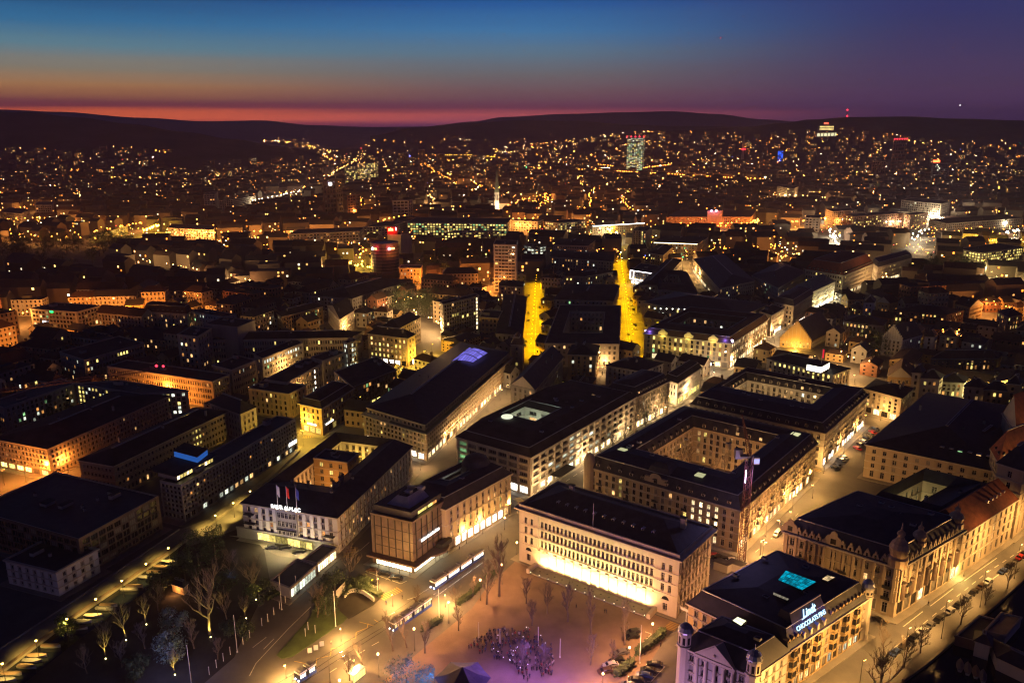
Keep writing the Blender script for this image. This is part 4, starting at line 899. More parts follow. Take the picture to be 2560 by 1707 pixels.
# ------------------------------------------------------------------ the quarter beyond
def mid(name, label, p3, h, **k):
    d = dict(cap=60, chim=2, cor=.3, band=0, roof='hip', rise=3, wall='plaster', pal='few', fl=max(2, int((h - 4) / 3.3)), bay=3, style='b', rm='flat')
    d.update(k); return Bld(name, label, p3, h, **d)
mid('terraced_office', 'office with bands of light on its two stepped upper storeys', 'C0 545 1170 C0 770 1245 C0 1320 1090', 16, roof='flat', wall='grey', over={3: [('c', .85)], (1, 2): [('y', .3)]}, bay=2)
mid('fin_fronted_office', 'long sand coloured office with close vertical fins and a red roof lamp', 'B0 985 228 B0 1950 368 B0 2110 300', 15, roof='flat', wall='sand', bay=1.6, w=.9, pal=[('w', .03)])
mid('fin_fronted_annex', 'pinkish annex with close fins joining the red lamp office', 'B0 1950 215 B0 2125 262 B0 2352 170', 17, roof='flat', wall='sand', bay=1.5, w=.9)
mid('balcony_tower', 'beige stair tower with stacked balconies above the finned office', 'C0 1625 1010 C0 1812 1032 C0 1942 955', 25, roof='flat', wall='stone', bay=3.4, w=1.6, fl=6)
mid('curtain_wall_office', 'sweeping office front of tall lit vertical fins', 'C0 1930 1062 C1 870 1040 C1 972 988', 17, roof='hip', wall='stone', bay=1.5, w=.95, wh=2.2, pal=[('y', .06)])
mid('windowless_roof_house', 'blank grey-green cube standing above the sweeping finned office', 'C0 1872 912 C0 2178 945 C0 2340 880', 26, fl=0, wall='grey', roof='flat')
mid('green_sign_office', 'orange lit office with a green sign and a white sign on its front', 'C0 275 775 C0 700 805 C0 925 745', 14, roof='flat', wall='stone', bay=3, w=2.2, chim=3)
mid('gabled_terrace', 'brightly lit gabled terrace between the office with signs and the zigzag roof', 'C0 885 812 C0 1300 850 C0 1420 820', 10, roof='gable_a', rise=5, wall='stone', rm='tile', pal='home')
mid('dormered_school', 'brown roofed building with a curved gable above bright orange walls', 'C0 1320 800 C0 1715 825 C0 1760 790', 12, roof='mansard', rise=5, rm='tile', wall='stone', dorm=4, pal='home')
mid('zigzag_roofed_house', 'white house with a zigzag roofline glowing in orange light', 'C0 1735 795 C0 2045 848 C0 2170 825', 12, roof='flat', wall='white')
mid('sign_topped_office', 'white office with a strip of bright windows under its roof edge', 'C0 2330 1190 C1 55 1232 C1 432 1085', 16, roof='flat', wall='white', over={(1, 2): [('c', .9)], (1, 3): 'none'}, bay=2.4)
mid('olive_courtyard_office', 'olive walled office with one bright yellow stairwell', 'C1 190 815 C1 240 850 C1 612 755', 14, wall='ochre', lite={(1, 9): 'y', (1, 10): 'y'}, bay=2.4)
mid('white_gable_house', 'house with a blank white gable wall beside the olive office', 'C1 655 745 C1 770 872 C1 900 792', 14, roof='gable_b', rise=5, wall='white', fl=3)
mid('bright_stair_slab', 'slab block with a column of nine bright landing windows', 'C1 1688 712 C1 1716 735 C1 2048 655', 26, roof='flat', wall='grey', fl=8, bay=2.6, w=1.9, pal=[('w', .05)], lite={(1, 13): 's', (1, 14): 's', (1, 15): 's'}, over={(1, 4): [('y', .5)], (1, 3): [('y', .2)]})
mid('olive_office', 'plain olive office right of the slab with the bright landings', 'C1 2050 850 C1 2226 862 C1 2262 795', 15, roof='flat', wall='ochre', pal='none')
mid('lit_corner_office', 'hip roofed corner office with four rows of bright windows', 'C1 1025 1003 C1 1392 1047 C1 1462 1012', 19, roof='hip', rise=4, wall='sand', pal=[('y', .55), ('w', .3)], shop={0: 'sw', 1: 'sw'}, fl=4, cor=.6)
mid('white_strip_house', 'terraced block with a tall white light strip down its side', 'C1 80 1425 C1 285 1452 C1 642 1255', 15, roof='flat', wall='plaster', lite={(1, 10): 'sw'}, bay=2.6)
mid('grey_link_block', 'grey block joining the white strip house to the bluish stair tower', 'C1 500 1220 C1 615 1252 C1 822 1175', 17, roof='flat', wall='grey')
mid('bluish_stair_tower', 'narrow glass stair tower with bluish light', 'C1 800 1075 C1 838 1090 C1 930 1060', 23, roof='flat', wall='grey', fl=6, bay=2, w=1.4, pal=[('c', .5)])
mid('stepped_glass_office', 'brown glass office stepping up in three terraces over lit shops', 'B1 720 275 B1 890 420 B1 1290 260', 15, roof='flat', wall='dstone', bay=2.2, w=1.8, fl=4, shop={1: 'sy'}, shopw=4)
mid('amber_corner_block', 'corner block glowing amber at street level under two white signs', 'B1 400 567 B1 600 612 B1 888 432', 14.5, wall='ochre', roof='mansard', rise=2.6, rm='flat', bay=2.8, w=1.3, pal=[('y', .1)], shop={0: 'sy', 1: [('y', .3)]}, cor=.9, band=1, cap=100)
am = mid('flat_roofed_office', 'flat roofed office with a long clerestory lit yellow in one place', 'B1 -70 425 B1 300 482 B1 462 402', 14, roof='flat', over={2: [('y', .12)]}, wall='sand')
mid('round_bay_house', 'narrow ornate house with a lit bay beside the yellow street', 'C2 -10 1105 C2 95 1110 C2 110 1060', 18, wall='sand', roof='mansard', rise=4, rm='tile', pal='home', fl=4)
y1 = mid('bank_block_front', 'flat roofed block between the two yellow streets with a lit top row', 'C2 302 1092 C2 985 1100 C2 1000 745', 15, roof='flat', wall='stone', over={(0, 2): [('w', .4), ('y', .2)]}, hole=(.25, .8, .25, .8), cap=60)
mid('courtyard_block_middle', 'dark block between the two yellow streets, second from the lit top row', 'C2 390 690 C2 925 705 C2 985 560', 14, roof='hip', wall='grey')
mid('long_window_block', 'block with a long row of small lit windows facing the yellow street', 'C2 480 478 C2 668 480 C2 925 440', 13, roof='hip', wall='sand', over={1: [('y', .4)]})
mid('cornice_lit_block', 'dark roofed block with a bright orange cornice line', 'C2 350 300 C2 930 345 C2 935 275', 14, roof='hip', wall='sand')
mid('colonnade_block', 'pale block with a colonnaded top floor near the dark park', 'C2 375 190 C2 698 200 C2 765 145', 16, roof='hip', wall='stone', bay=2)
mid('glazed_school', 'low pale building with big bright glass bays beside the dark park', 'C2 100 190 C2 250 205 C2 320 195', 11, roof='flat', wall='white', pal=[('c', .6)], bay=5, w=4)
cs = mid('bank_palace', 'grand bank palace with bright uplit windows and lit roof pediments', 'C2 1215 1000 C2 2012 1095 C2 2350 872', 16.6, roof='mansard', rise=3.5, rm='tile', wall='sand', fl=4, gf=4.5, bay=3.6, w=1.5, wh=2.2, over={(0, 1): [('y', .55)], (0, 3): [('y', .5)], (1, 3): [('s', .7)], (1, 1): [('s', .5)]}, shop={0: [('s', .4)], 1: 's'}, hole=(.2, .85, .3, .75), cap=100, cor=.7, band=2)
for x in (.22, .52, .8):
    p, e, n = cs.on_face(0, cs.A * x, 16.8, .2); m = MB(); m.obox(p - e * 3, e * 6, -n * 2, (0, 0, 1.8)); m.face([p - e * 3 + n * .02 + Vector((0, 0, 1.8)), p + e * 3 + n * .02 + Vector((0, 0, 1.8)), p + n * .02 + Vector((0, 0, 4))]); cs.t.part('pediment', m, ['trim']); light(cs.t.o, p + n * 2 + Vector((0, 0, -.5)), cs.t.loc, (1, .75, .12), 300, .3)
for x in (.25, .35, .45, .55, .65, .78): 
    p, e, n = cs.on_face(0, cs.A * x, 9, 1.6); light(cs.t.o, p, cs.t.loc, (1, .66, .14), 110, .3)
for x in (.06, .93):
    p, e, n = cs.on_face(0, cs.A * x, 17.2, -1.2); word_bars(cs.t, 'roof_sign', p - e * 3.4, e, (0, 0, 1), (9,), 1.0, emit('violet_sign_light', (.75, .6, 1), 8), .15); m = MB(); m.cyl(p + e * 4.1 + Vector((0, 0, .6)), p + e * 4.1 + Vector((0, 0, .6)) - n * .2, .95, .95, 12); cs.t.part('sign_disc', m, [MATS['violet_sign_light']]); light(cs.t.o, p + n * 1.5 + Vector((0, 0, 1)), cs.t.loc, (.2, .15, 1), 350, .3)
m = MB(); p0 = pts('C2 1330 915 C2 1940 985', 19.5); m.obox(p0[0], p0[1] - p0[0], (0, .8, 0), (0, 0, .9)); cs.t.part('light_cove', m, [emit('yellow_cove_light', (1, .75, .02), 2.2, sample=True)])
mid('dark_street_block', 'dark house row along the left kerb of the first yellow street', 'C2 -150 1000 C2 92 1020 C2 132 665', 13, wall='grey')
mid('row_lit_roof_block', 'dark slate block with a row of round white roof lights', par('C2 1200 720', 'C2 2080 850', 'C2 2350 735', None, 16), 16, roof='hip', rise=5, wall='sand', rm='slate', over={2: [('y', .3)]})
for k in range(9):
    p = pts('C2 1310 775 C2 1750 788', 18.6); m = MB(); m.octa(p[0].lerp(p[1], k / 8), .7); single('roof_lamp', m, [emit('roof_lamp_white', (1, 1, .85), 3)], 'small white lamp in the row along the dark slate roof', 'lamp', 'row of lamps on the dark slate roof')
nb = mid('neon_outlined_shop', 'corner shop building outlined in white neon tubes', 'C2 1088 425 C2 1335 462 C2 1420 390', 13, roof='flat', wall='plaster', over={0: 'full'}, shop={0: 'sw'})
m = MB()
for za, xa, zb, xb in ((13.1, 0, 13.1, nb.A), (5, 0, 5, nb.A), (5, 0, 13.1, 0), (5, 4, 13.1, 4)):
    a, e, n = nb.on_face(0, xa, za, .4); b, _, _ = nb.on_face(0, xb, zb, .4); m.cyl(a, b, .3, .3, 5)
nb.t.part('neon_tube', m, [emit('white_neon', (1, .92, .95), 6, sample=True)])
mid('stair_lit_tower', 'beige office tower with one column of lit stair windows above the yellow street', 'C2 1105 58 C2 1242 62 C2 1285 25', 24, roof='flat', wall='stone', lite={(0, 3): 'y'}, fl=7)
cb = mid('curved_lit_eave_block', 'curved block with a bright line of light under its eave', 'C2 1295 165 C2 1710 180 C2 1800 120', 15, roof='hip', wall='sand')
mid('orange_side_house', 'house with an orange lit end wall below the beige tower', 'C2 1245 262 C2 1385 285 C2 1480 205', 14, roof='hip', wall='ochre', over={1: [('y', .5)]})
mid('angled_shop_row', 'pale shop row running down the narrow diagonal street', 'C2 1665 320 C2 1905 590 C2 2230 520', 14, roof='hip', rise=4, wall='plaster', rm='slate', over={(1, 1): [('y', .1)]}, shop={0: 's'})
mid('dark_triangle_block', 'dark wedge shaped block between the diagonal street and yellow street', 'C2 1165 560 C2 1335 560 C2 1560 330', 13, roof='hip', wall='grey', over={(0, 0): [('c', .6)]})
mid('courtyard_glass_block', 'dark block with an olive glazed courtyard lit from inside', 'C2 1350 600 C2 1700 628 C2 1600 440', 13, roof='hip', rise=2, wall='grey', hole=(.3, .8, .4, .8), pal=[('y', .1)])
mid('pale_wing_left', 'pale apartment wing under a dark hip roof at the dim crossing', 'B2 865 218 B2 1195 275 B2 1390 200', 12, wall='plaster', roof='hip', rise=4, rm='slate', fl=3)
rb = mid('ribbed_shop_palace', 'pale ribbed corner building with glowing shop floor', 'B2 1395 338 B2 1520 383 B2 1738 238', 13, wall='white', roof='mansard', rise=2.6, rm='flat', bay=2.0, w=1.0, wh=2.2, shop={0: 'sy', 1: 'sy'}, cor=.7, cap=100)
mid('stair_window_house', 'narrow tall house with five lit stair windows in a courtyard', 'B2 515 120 B2 770 128 B2 800 40', 17, wall='ochre', roof='hip', rise=4, lite={(0, 5): 'y'}, fl=5)
mid('courtyard_cottage', 'low dark roofed house with two lit windows in the narrow courtyard', 'B2 510 412 B2 700 430 B2 772 330', 7, wall='ochre', roof='hip', rise=2, pal=[('o', .3), ('w', .2)], fl=1)
# old town and shopping street on the right
mid('red_mansard_store', 'big store with a tall red mansard roof and rows of yellow windows', 'C3 340 412 C3 692 470 C3 965 360', 20, roof='mansard', rise=9, inset=6, rm='rtile', wall='stone', dorm=4, cor=1.0, bay=2.4, pal=[('y', .12)], shop={1: 's'}, cap=100, band=2)
mid('long_street_front', 'row of cream fronts along the bright shopping street beyond the red store', 'C3 960 350 C3 1010 395 C3 1320 310', 17, roof='mansard', rise=4, rm='slate', wall='stone', shop={1: 's'}, pal=[('y', .15)])
lb = mid('floodlit_corner_house', 'brilliantly floodlit corner house under a grey green hip roof', 'C3 258 565 C3 405 622 C3 617 525', 17, roof='hip', rise=6, rm='copper', wall='white', bay=2, w=1.2, shop={1: 'sw', 0: 'sw'}, pal=[('y', .5)])
for f in (.1, .4, .7, .95): p, e, n = lb.on_face(1, lb.B * f, 6, 4); light(lb.t.o, p, lb.t.loc, (1, .78, .35), 1500, .4)
mid('sandstone_street_block', 'sandstone block on the shopping street before the floodlit corner', 'C3 60 715 C3 238 752 C3 415 640', 18, roof='mansard', rise=4, rm='slate', wall='sand', shop={1: 'sw'}, pal=[('w', .1)])
mid('flat_street_block', 'flat topped sandstone block beside the violet lit shop', 'C3 -80 800 C3 35 838 C3 155 768', 16, roof='flat', wall='sand', shop={1: 'sw'})
mid('dark_hip_block', 'wide dark hip roofed block with a row of tiny dormers behind the street', 'C3 -150 470 C3 95 585 C3 350 440', 15, roof='hip', rise=5, rm='slate', wall='plaster')
def gable_house(name, label, s3, h, hh, wall, depth, steps=0, lit=None, fl=3, rm='slate'):
    L, N = pts(s3, h); e = (N - L); e.z = 0; ln = e.length; e.normalize(); back = Vector((-e.y, e.x, 0))
    if back.y < 0: back = -back
    back = (back + e * .35).normalized()
    b = Bld(name, label, [L, N, N + back * depth], h, fl=fl, gf=3.6, bay=2.2, w=1.1, wh=1.7, wall=wall, pal=lit or 'few', roof='gable_b', rise=hh, rm=rm, chim=1, cor=0, cap=40)
    if steps:
        p, e2, n = b.on_face(0, b.A / 2, h, .15); m = MB(); w = b.A / 2 + .3
        for k in range(steps):
            z0 = hh * k / steps; ww = w * (1 - (k + .2) / steps); m.obox(p - e2 * ww + Vector((0, 0, z0)), e2 * 2 * ww, -n * .7, (0, 0, hh / steps * 1.25 - .01 * k))
        b.t.part('stepped_gable', m, [wall])
        m = MB()
        for k in range(-3, 4): m.obox(p + e2 * (k * b.A / 8) - e2 * .12 + n * .01, e2 * .24, n * .25, (0, 0, hh * (.95 - abs(k) * .24)))
        b.t.part('gable_rib', m, ['trim'])
    return b
gh = gable_house('stepped_gable_hall', 'hall with an orange floodlit stepped gable over bright shop windows', 'C3 112 1050 C3 400 1075', 6, 13, 'ochre', 42, 11, [('y', .8)], 1)
p, e, n = gh.on_face(0, gh.A / 2, 2, 7); light(gh.t.o, p, gh.t.loc, (1, .5, .06), 4500, .5)
gable_house('white_stepped_house', 'white stepped gable house standing pale in the dark old town', 'C3 1050 1040 C3 1235 1065', 12, 9, 'white', 24, 7, [('c', .06)], 3)
gable_house('chalet_gable_house', 'house with a wide triangular gable and a lit row below it', 'B3 1100 325 B3 1322 335', 8, 6, 'ochre', 22, 0, [('o', .7)], 1, 'tile')
gable_house('yellow_gable_house', 'small yellow gable house glowing at the old town edge', 'C3 1855 765 C3 1975 730', 11, 5, 'ochre', 14, 0, [('y', .1)], 2, 'tile')
gable_house('orange_gable_house', 'small gable house lit orange under the dark hill trees', 'C3 995 715 C3 1118 728', 8, 5, 'ochre', 14, 0, [('o', .2)], 1, 'tile')
pv = mid('pavilion_roofed_office', 'office with a white lit roof pavilion and red flag above a yellow window row', 'C3 -10 1232 C3 600 1378 C3 755 1325', 12, roof='hip', rise=3, wall='stone', over={2: [('y', .6)], 1: [('y', .3)]}, fl=3)
q = pts('C3 350 1335 C3 485 1362 C3 565 1318', 14); b2 = par(q[0], q[1], q[2]); e1 = b2[0] - b2[1]; e2 = b2[2] - b2[1]; m = MB()
m.obox(b2[1] - Vector((0, 0, 1)), e1, e2, (0, 0, .8), 0); m.obox(b2[1] + Vector((0, 0, 3)), e1, e2, (0, 0, .4), 1)
for k in range(7): m.obox(b2[1] + e1 * (k / 7 + .02) - Vector((0, 0, .2)), e1 * .1, e2 * .02, (0, 0, 3.2), 2)
for k in range(4): m.obox(b2[1] + e2 * (k / 4 + .05) - Vector((0, 0, .2)), e2 * .15, e1 * .02, (0, 0, 3.2), 2)
pv.t.part('roof_pavilion', m, ['stone', 'flat', emit('pavilion_light', (1, .98, .8), 4)])
m = MB(); p = b2[1] + e1 * .3 + e2 * .5; m.cyl(p + Vector((0, 0, 3)), p + Vector((0, 0, 12)), .12, .08, 6); pv.t.part('flagpole', m, ['wpole']); m = MB(); m.obox(p + Vector((.1, 0, 6.5)), (.9, .1, 0), (0, .06, 0), (0, 0, 5)); pv.t.part('flag', m, [emit('self_glow_red_flag', (1, .03, .06), .8)])  # light falling on the flag is put in as its own glow
mid('yellow_lit_annex', 'yellow lit office at the end of the narrow parking street', 'B3 885 432 B3 1226 522 B3 1330 430', 13, roof='hip', wall='stone', over={3: [('y', .2)]}, pal=[('w', .2), ('y', .1)], shop={0: 's'}, fl=4)
for nm, lb_, s3, h, wl in (('balcony_house', 'tall cream house with four stacked balconies at the old town edge', 'B3 1325 285 B3 1405 290 B3 1440 265', 15, 'plaster'), ('long_balcony_house', 'wide cream house with long balconies beside the taller balcony house', 'B3 1405 335 B3 1578 345 B3 1610 310', 13, 'plaster'),
                        ('gabled_dormer_house', 'cream house with a single round topped roof dormer', 'B3 1805 412 B3 1985 425 B3 2010 395', 12, 'stone'), ('yellow_long_house', 'long yellowish house with one bright ground window', 'B3 1985 440 B3 2190 455 B3 2210 420', 12, 'ochre'), ('tall_yellow_house', 'tall yellowish house next to the bright yellow tree', 'B3 2195 385 B3 2310 395 B3 2340 360', 16, 'ochre'),
                        ('brick_parapet_row', 'long orange walled house under a dark roof in the old town', 'C3 1500 1235 C3 2110 1230 C3 2150 1190', 8, 'ochre'), ('round_lamp_house', 'low violet grey house with one glaring white lamp on its wall', 'B3 1580 370 B3 1800 380 B3 1830 330', 9, 'grey'),
                        ('window_pair_house', 'house with two big yellow windows side by side', 'C3 1580 1020 C3 1735 1035 C3 1760 1000', 9, 'plaster'), ('grey_oriel_house', 'grey old town house with a small white oriel front', 'C3 1440 1030 C3 1530 1035 C3 1560 1010', 10, 'white'),
                        ('amber_balcony_house', 'amber lit house with a lit doorway between dark roofs', 'C3 1255 980 C3 1400 985 C3 1440 950', 13, 'ochre'), ('slender_white_house', 'house with white colonnade floors near the orange gable', 'C3 880 720 C3 975 720 C3 990 690', 15, 'white'),
                        ('terrace_roof_house', 'yellow terraced house with dark hip roof before the white colonnade', 'C3 760 755 C3 860 790 C3 885 765', 9, 'ochre'), ('long_dark_hall', 'long reddish hall under a black roof with four lit windows', 'C3 1155 790 C3 1640 830 C3 1800 790', 9, 'brick'),
                        ('pale_corner_house', 'pale corner house beside the small yellow gable house', 'C3 1800 745 C3 1860 760 C3 1880 730', 11, 'plaster'), ('rear_lane_house', 'pale house with a gable side at the right old town edge', 'C3 2110 800 C3 2200 850 C3 2340 830', 11, 'plaster'), ('window_band_school', 'dark roofed house with a long strip of lit attic windows', 'C3 700 890 C3 1050 935 C3 1090 880', 11, 'grey')):
    b = mid(nm, lb_, s3, h, wall=wl, roof='hip', rise=4, rm='slate', pal=[('o', .08), ('w', .08), ('y', .1)], cap=40, bay=2.6)
light(None, pts('B3 1680 390', 7)[0], (0, 0, 0), (1, .85, .7), 2500, .3)
m = MB(); m.octa(pts('B3 1680 382', 7)[0], .8); single('wall_lamp', m, [emit('glaring_white', (1, .95, .85), 14)], 'glaring white lamp on the low violet grey house', 'lamp')
# --- towers further out
def drum(name, label, c, r, h, wl, n=24):
    t = T(name, label, 'tower', c); m = MB(); m.lathe(c, [(r, 0), (r, h), (r * .93, h), (r * .93, h - .8), (.01, h - .8)], n); t.part('wall', m, [wl])
    m = MB()
    for j in range(1, 11): m.lathe(c + Vector((0, 0, h * j / 11.5)), [(r + .05, -.45), (r + .25, -.4), (r + .25, .4), (r + .05, .45)], n)
    t.part('floor_band', m, ['dark']); return t
c = at(923 + 36, 701, 0) + Vector((0, 14, 0)); FOOT.append([c + Vector((a, b, 0)) for a, b in ((-15, -15), (15, -15), (15, 15), (-15, 15))])
rt = drum('round_tower', 'dark round office tower with two red and white rooftop signs', c, 14.0, 36, 'dstone')
for sx in (-.62, .62):
    p = c + Vector((14.5 * math.sin(sx), -14.5 * math.cos(sx), 31)); e = Vector((math.cos(sx), math.sin(sx), 0)); m = MB(); m.ball(p - e * 2.2, 1.25, 8); rt.part('sign_disc', m, [emit('sign_white', (1, .9, 1), 9)])
    m = MB(); m.obox(p - e * .6 - Vector((0, 0, .9)), e * 4.2, (0, .3, 0), (0, 0, 1.8)); rt.part('sign_bar', m, [emit('sign_orange_red', (1, .32, .1), 6)]); light(rt.o, p + Vector((0, -4, 0)), rt.loc, (1, .03, .08), 1100, .5)
st_ = mid('red_sign_tower', 'office tower with white window grid and a red sign storey on its roof', 'C1 1205 95 C1 1308 75 C1 1428 78', 31, roof='flat', wall='grey', fl=8, bay=3, w=2.2)
q = pts('C1 1205 95 C1 1300 92', 31); q = [Vector((q[0].x, q[0].y, 31)), Vector((q[1].x, q[1].y, 31))]; e = (q[1] - q[0]); m = MB(); m.obox(q[0], e, (0, 10, 0), (0, 0, 8)); st_.t.part('sign_storey', m, [mat('red_panel', (.3, .02, .02), .6, amt=.1, ns=.2)]); text_part(st_.t, 'roof_sign', 'sia', q[0] + e * .35 + Vector((0, -.3, 5.5)), e, (0, 0, 1), 5.5, emit('sign_yellow', (1, .6, .15), 6), .15); light(st_.t.o, q[0] + e * .5 + Vector((0, -5, 4)), st_.t.loc, (1, .03, .03), 2200, .6); text_part(st_.t, 'side_sign', 'I', q[0] + e * .85 + Vector((0, -.3, 5.5)), e, (0, 0, 1), 4.5, MATS['sign_white'], .15)
mid('orange_firewall_house', 'house with a bare orange lit firewall right of the round tower', 'C1 1310 402 C1 1512 405 C1 1530 375', 15, roof='flat', wall='ochre')
mid('striped_tower', 'white striped apartment tower at the edge of the dark park', 'C2 -170 185 C2 40 190 C2 50 150', 44, roof='flat', wall='white', fl=13, gf=4, bay=3.2, w=2.8, wh=1.5, pal=[('w', .05), ('y', .04), ('c', .03)], cap=100)
mid('olive_gable_block', 'old brown house with two lit window rows below the striped tower', 'C2 -120 565 C2 95 575 C2 110 530', 14, roof='hip', wall='sand', pal='home')
mid('long_hip_office', 'long dark roofed office with violet lit end beside the orange crossing', 'C1 488 655 C1 880 682 C1 1440 512', 14, roof='hip', rise=4, wall='grey', lite={(1, 21): 'y', (1, 22): 'y'}, pal='few')
# --- landmarks in the distance
def slab(name, label, s2, z, dY, h, wl, pal, fl, bay, **k):
    a, b = pts(s2, 0); Y = (a.y + b.y) / 2
    return Bld(name, label, [Vector((a.x, a.y, 0)), Vector((b.x, b.y, 0)), Vector((b.x + dY * .3, b.y + dY, 0))], h, fl=fl, gf=0, bay=bay, w=bay * .8, wh=h / fl * .6, wall=wl, pal=pal, roof='flat', chim=1, cor=0, band=0, style='b', cap=k.pop('cap', 20), cat='tower', **k)
pt_ = slab('green_glass_tower', 'tallest green glass tower, many floors lit, red lamps on top', 'D2 1045 690 D2 1195 690', 0, 35, 112, 'glass', [('c', .3), ('g', .2), ('y', .25)], 34, 6, cap=100)
for k in range(5): m = MB(); m.octa(pt_.P(pt_.A * k / 4, 2, 116), 3.0); pt_.t.part('warning_lamp', m, [emit('red_warning', (1, .03, .06), 5)])
slab('lit_apartment_slab', 'wide apartment slab with scattered bright yellow flats', 'D1 935 795 D1 1105 795', 0, 14, 52, 'grey', [('w', .2), ('y', .35)], 14, 4)
slab('grey_apartment_slab', 'grey apartment slab beside the one with bright yellow flats', 'D1 818 805 D1 935 805', 0, 14, 46, 'grey', [('w', .12), ('y', .25)], 12, 4)
ds = slab('dark_slab_tower', 'dark slender tower with one white sign near its top', 'D1 632 1115 D1 750 1105', 0, 20, 62, 'dstone', 'none', 8, 5)
p, e, n = ds.on_face(0, ds.A * .55, 52, .4); m = MB(); m.obox(p - e * 3, e * 6, n * .4, (0, 0, 5)); ds.t.part('sign_panel', m, [emit('white_tower_sign', (.95, .95, 1), 5)])
slab('squat_brown_tower', 'squat brown tower block right of the dark slender one', 'D1 845 1110 D1 925 1105', 0, 16, 36, 'brick', 'none', 8, 4)
slab('pale_twin_block', 'pale plain block pair behind the orange lit row', 'D1 1258 1130 D1 1405 1125', 0, 16, 30, 'plaster', 'none', 6, 6)
slab('dark_high_rise', 'nearer of the two dark high rises in the orange glow', 'D1 1495 640 D1 1535 640', 0, 20, 62, 'brick', [('o', .06)], 16, 6)
slab('dark_apartment_high_rise', 'shorter dark high rise right of its taller neighbour in the glow', 'D1 1670 690 D1 1710 690', 0, 20, 58, 'brick', [('o', .06)], 16, 6)
slab('far_brown_high_rise', 'brown high rise left of the two dark ones in the glow', 'D1 1310 650 D1 1390 650', 0, 20, 50, 'brick', [('o', .2)], 14, 6)
sv = slab('grain_silo_tower', 'very tall plain brown tower with red lamps along its top', 'D3 1125 725 D3 1240 715', 0, 25, 108, 'brick', 'none', 10, 8)
for k in range(6): m = MB(); m.octa(sv.P(sv.A * k / 5, 2, 111), 2.6); sv.t.part('warning_lamp', m, [MATS['red_warning']])
bl = slab('blue_lit_tower', 'tower washed in bright blue light', 'D3 78 650 D3 132 650', 0, 20, 62, 'glass', [('b', .8)] if False else 'none', 14, 6)
m = MB(); 
for j in range(13):
    for k in range(3):
        p, e, n = bl.on_face(0, bl.A * (.06 + .31 * k), 4 + 4.3 * j, .4); 
        if rnd.random() < .85: m.quad(p, p + e * bl.A * .26, p + e * bl.A * .26 + Vector((0, 0, 3)), p + Vector((0, 0, 3)))
bl.t.part('window', m, [emit('blue_tower_light', (.02, .12, 1), 2.0, .7)], kind='stuff')
slab('brown_office_slab', 'broad brown office block left of the very tall brown tower', 'D3 950 720 D3 1070 720', 0, 25, 40, 'brick', 'none', 8, 6)
slab('red_sign_block', 'dim block under a glowing red sign', 'D3 1500 790 D3 1650 785', 0, 25, 50, 'grey', [('c', .08)], 10, 5)
m = MB(); q = pts('D3 1515 700 D3 1580 700', 26); p = [at_dist(*px('D3 1517 610')[0], q[0].y), at_dist(*px('D3 1577 610')[0], q[0].y)]; m.obox(p[0], p[1] - p[0], (0, 1, 0), (0, 0, 6)); single('red_roof_sign', m, [emit('red_sign_glow', (1, .12, .03), 8)], 'glowing red sign above the dim block', 'sign')
ch = pts('D2 2110 650', 0)[0]; t = T('tall_chimney', 'tall pale chimney with a ring of red lamps half way up', 'chimney', ch); m = MB(); m.cyl(ch, ch + Vector((0, 0, 118)), 5.5, 3.6, 12); t.part('shaft', m, ['stone'])
for k in range(3): m = MB(); m.octa(ch + Vector((-6 + 6 * k, -7, 66)), 3.0); t.part('warning_lamp', m, [MATS['red_warning']])
c = pts('D1 2212 1062', 0)[0]; t = T('spired_church', 'floodlit church tower with a tall thin spire', 'church', c); m = MB(); m.obox(c - Vector((4, 0, 0)), (8, 0, 0), (0, 8, 0), (0, 0, 34)); t.part('tower', m, ['white'])
m = MB(); s4 = [c + Vector((a, b, 34)) for a, b in ((-4.4, -.4), (4.4, -.4), (4.4, 8.4), (-4.4, 8.4))]; ap = c + Vector((0, 4, 76))
for k in range(4): m.face([s4[k], s4[(k + 1) % 4], ap])
t.part('spire', m, ['copper']); light(t.o, c + Vector((0, -16, 8)), t.loc, (1, .75, .4), 26000, .6)
for x in (-1.6, 1.6): m = MB(); m.quad(c + Vector((x - .8, -.05, 20)), c + Vector((x + .8, -.05, 20)), c + Vector((x + .8, -.05, 30)), c + Vector((x - .8, -.05, 30))); t.part('belfry_opening', m, ['dark'])
m = MB(); m.obox(c + Vector((4.5, 2, 0)), (18, 8, 0), (-6, 14, 0), (0, 0, 14)); t.part('nave', m, ['sand'])
m = MB(); a_ = c + Vector((4.5, 2, 14)); b_ = a_ + Vector((18, 8, 0)); m.quad(a_, b_, b_ + Vector((-3, 7, 9)), a_ + Vector((-3, 7, 9))); m.quad(a_ + Vector((-6, 14, 0)), b_ + Vector((-6, 14, 0)), b_ + Vector((-3, 7, 9)), a_ + Vector((-3, 7, 9))); m.face([a_, a_ + Vector((-6, 14, 0)), a_ + Vector((-3, 7, 9))]); t.part('nave_roof', m, ['tile'])
pl_ = mid('police_brick_block', 'long brown brick block with a tall middle section under two violet lamps', 'D2 1415 1110 D2 2195 1110 D2 2240 1050', 17, wall='brick', roof='hip', rm='tile', pal=[('y', .08)], cap=40)
q = pl_.P(pl_.A * .52, 0, 0); m = MB(); m.obox(q + Vector((0, -.6, 0)) - pl_.ea * 0, -pl_.ea * 22, pl_.eb * 12, (0, 0, 26)); pl_.t.part('middle_section', m, ['brick'])
for k in range(2): m = MB(); p = q - pl_.ea * (6 + 7 * k) + Vector((0, -1.2, 26)); m.octa(p, 1.6); pl_.t.part('lamp', m, [emit('violet_lamp_glow', (.8, .6, 1), 12)]); light(pl_.t.o, p + Vector((0, -2, 1)), pl_.t.loc, (.6, .3, 1), 1800, .5)
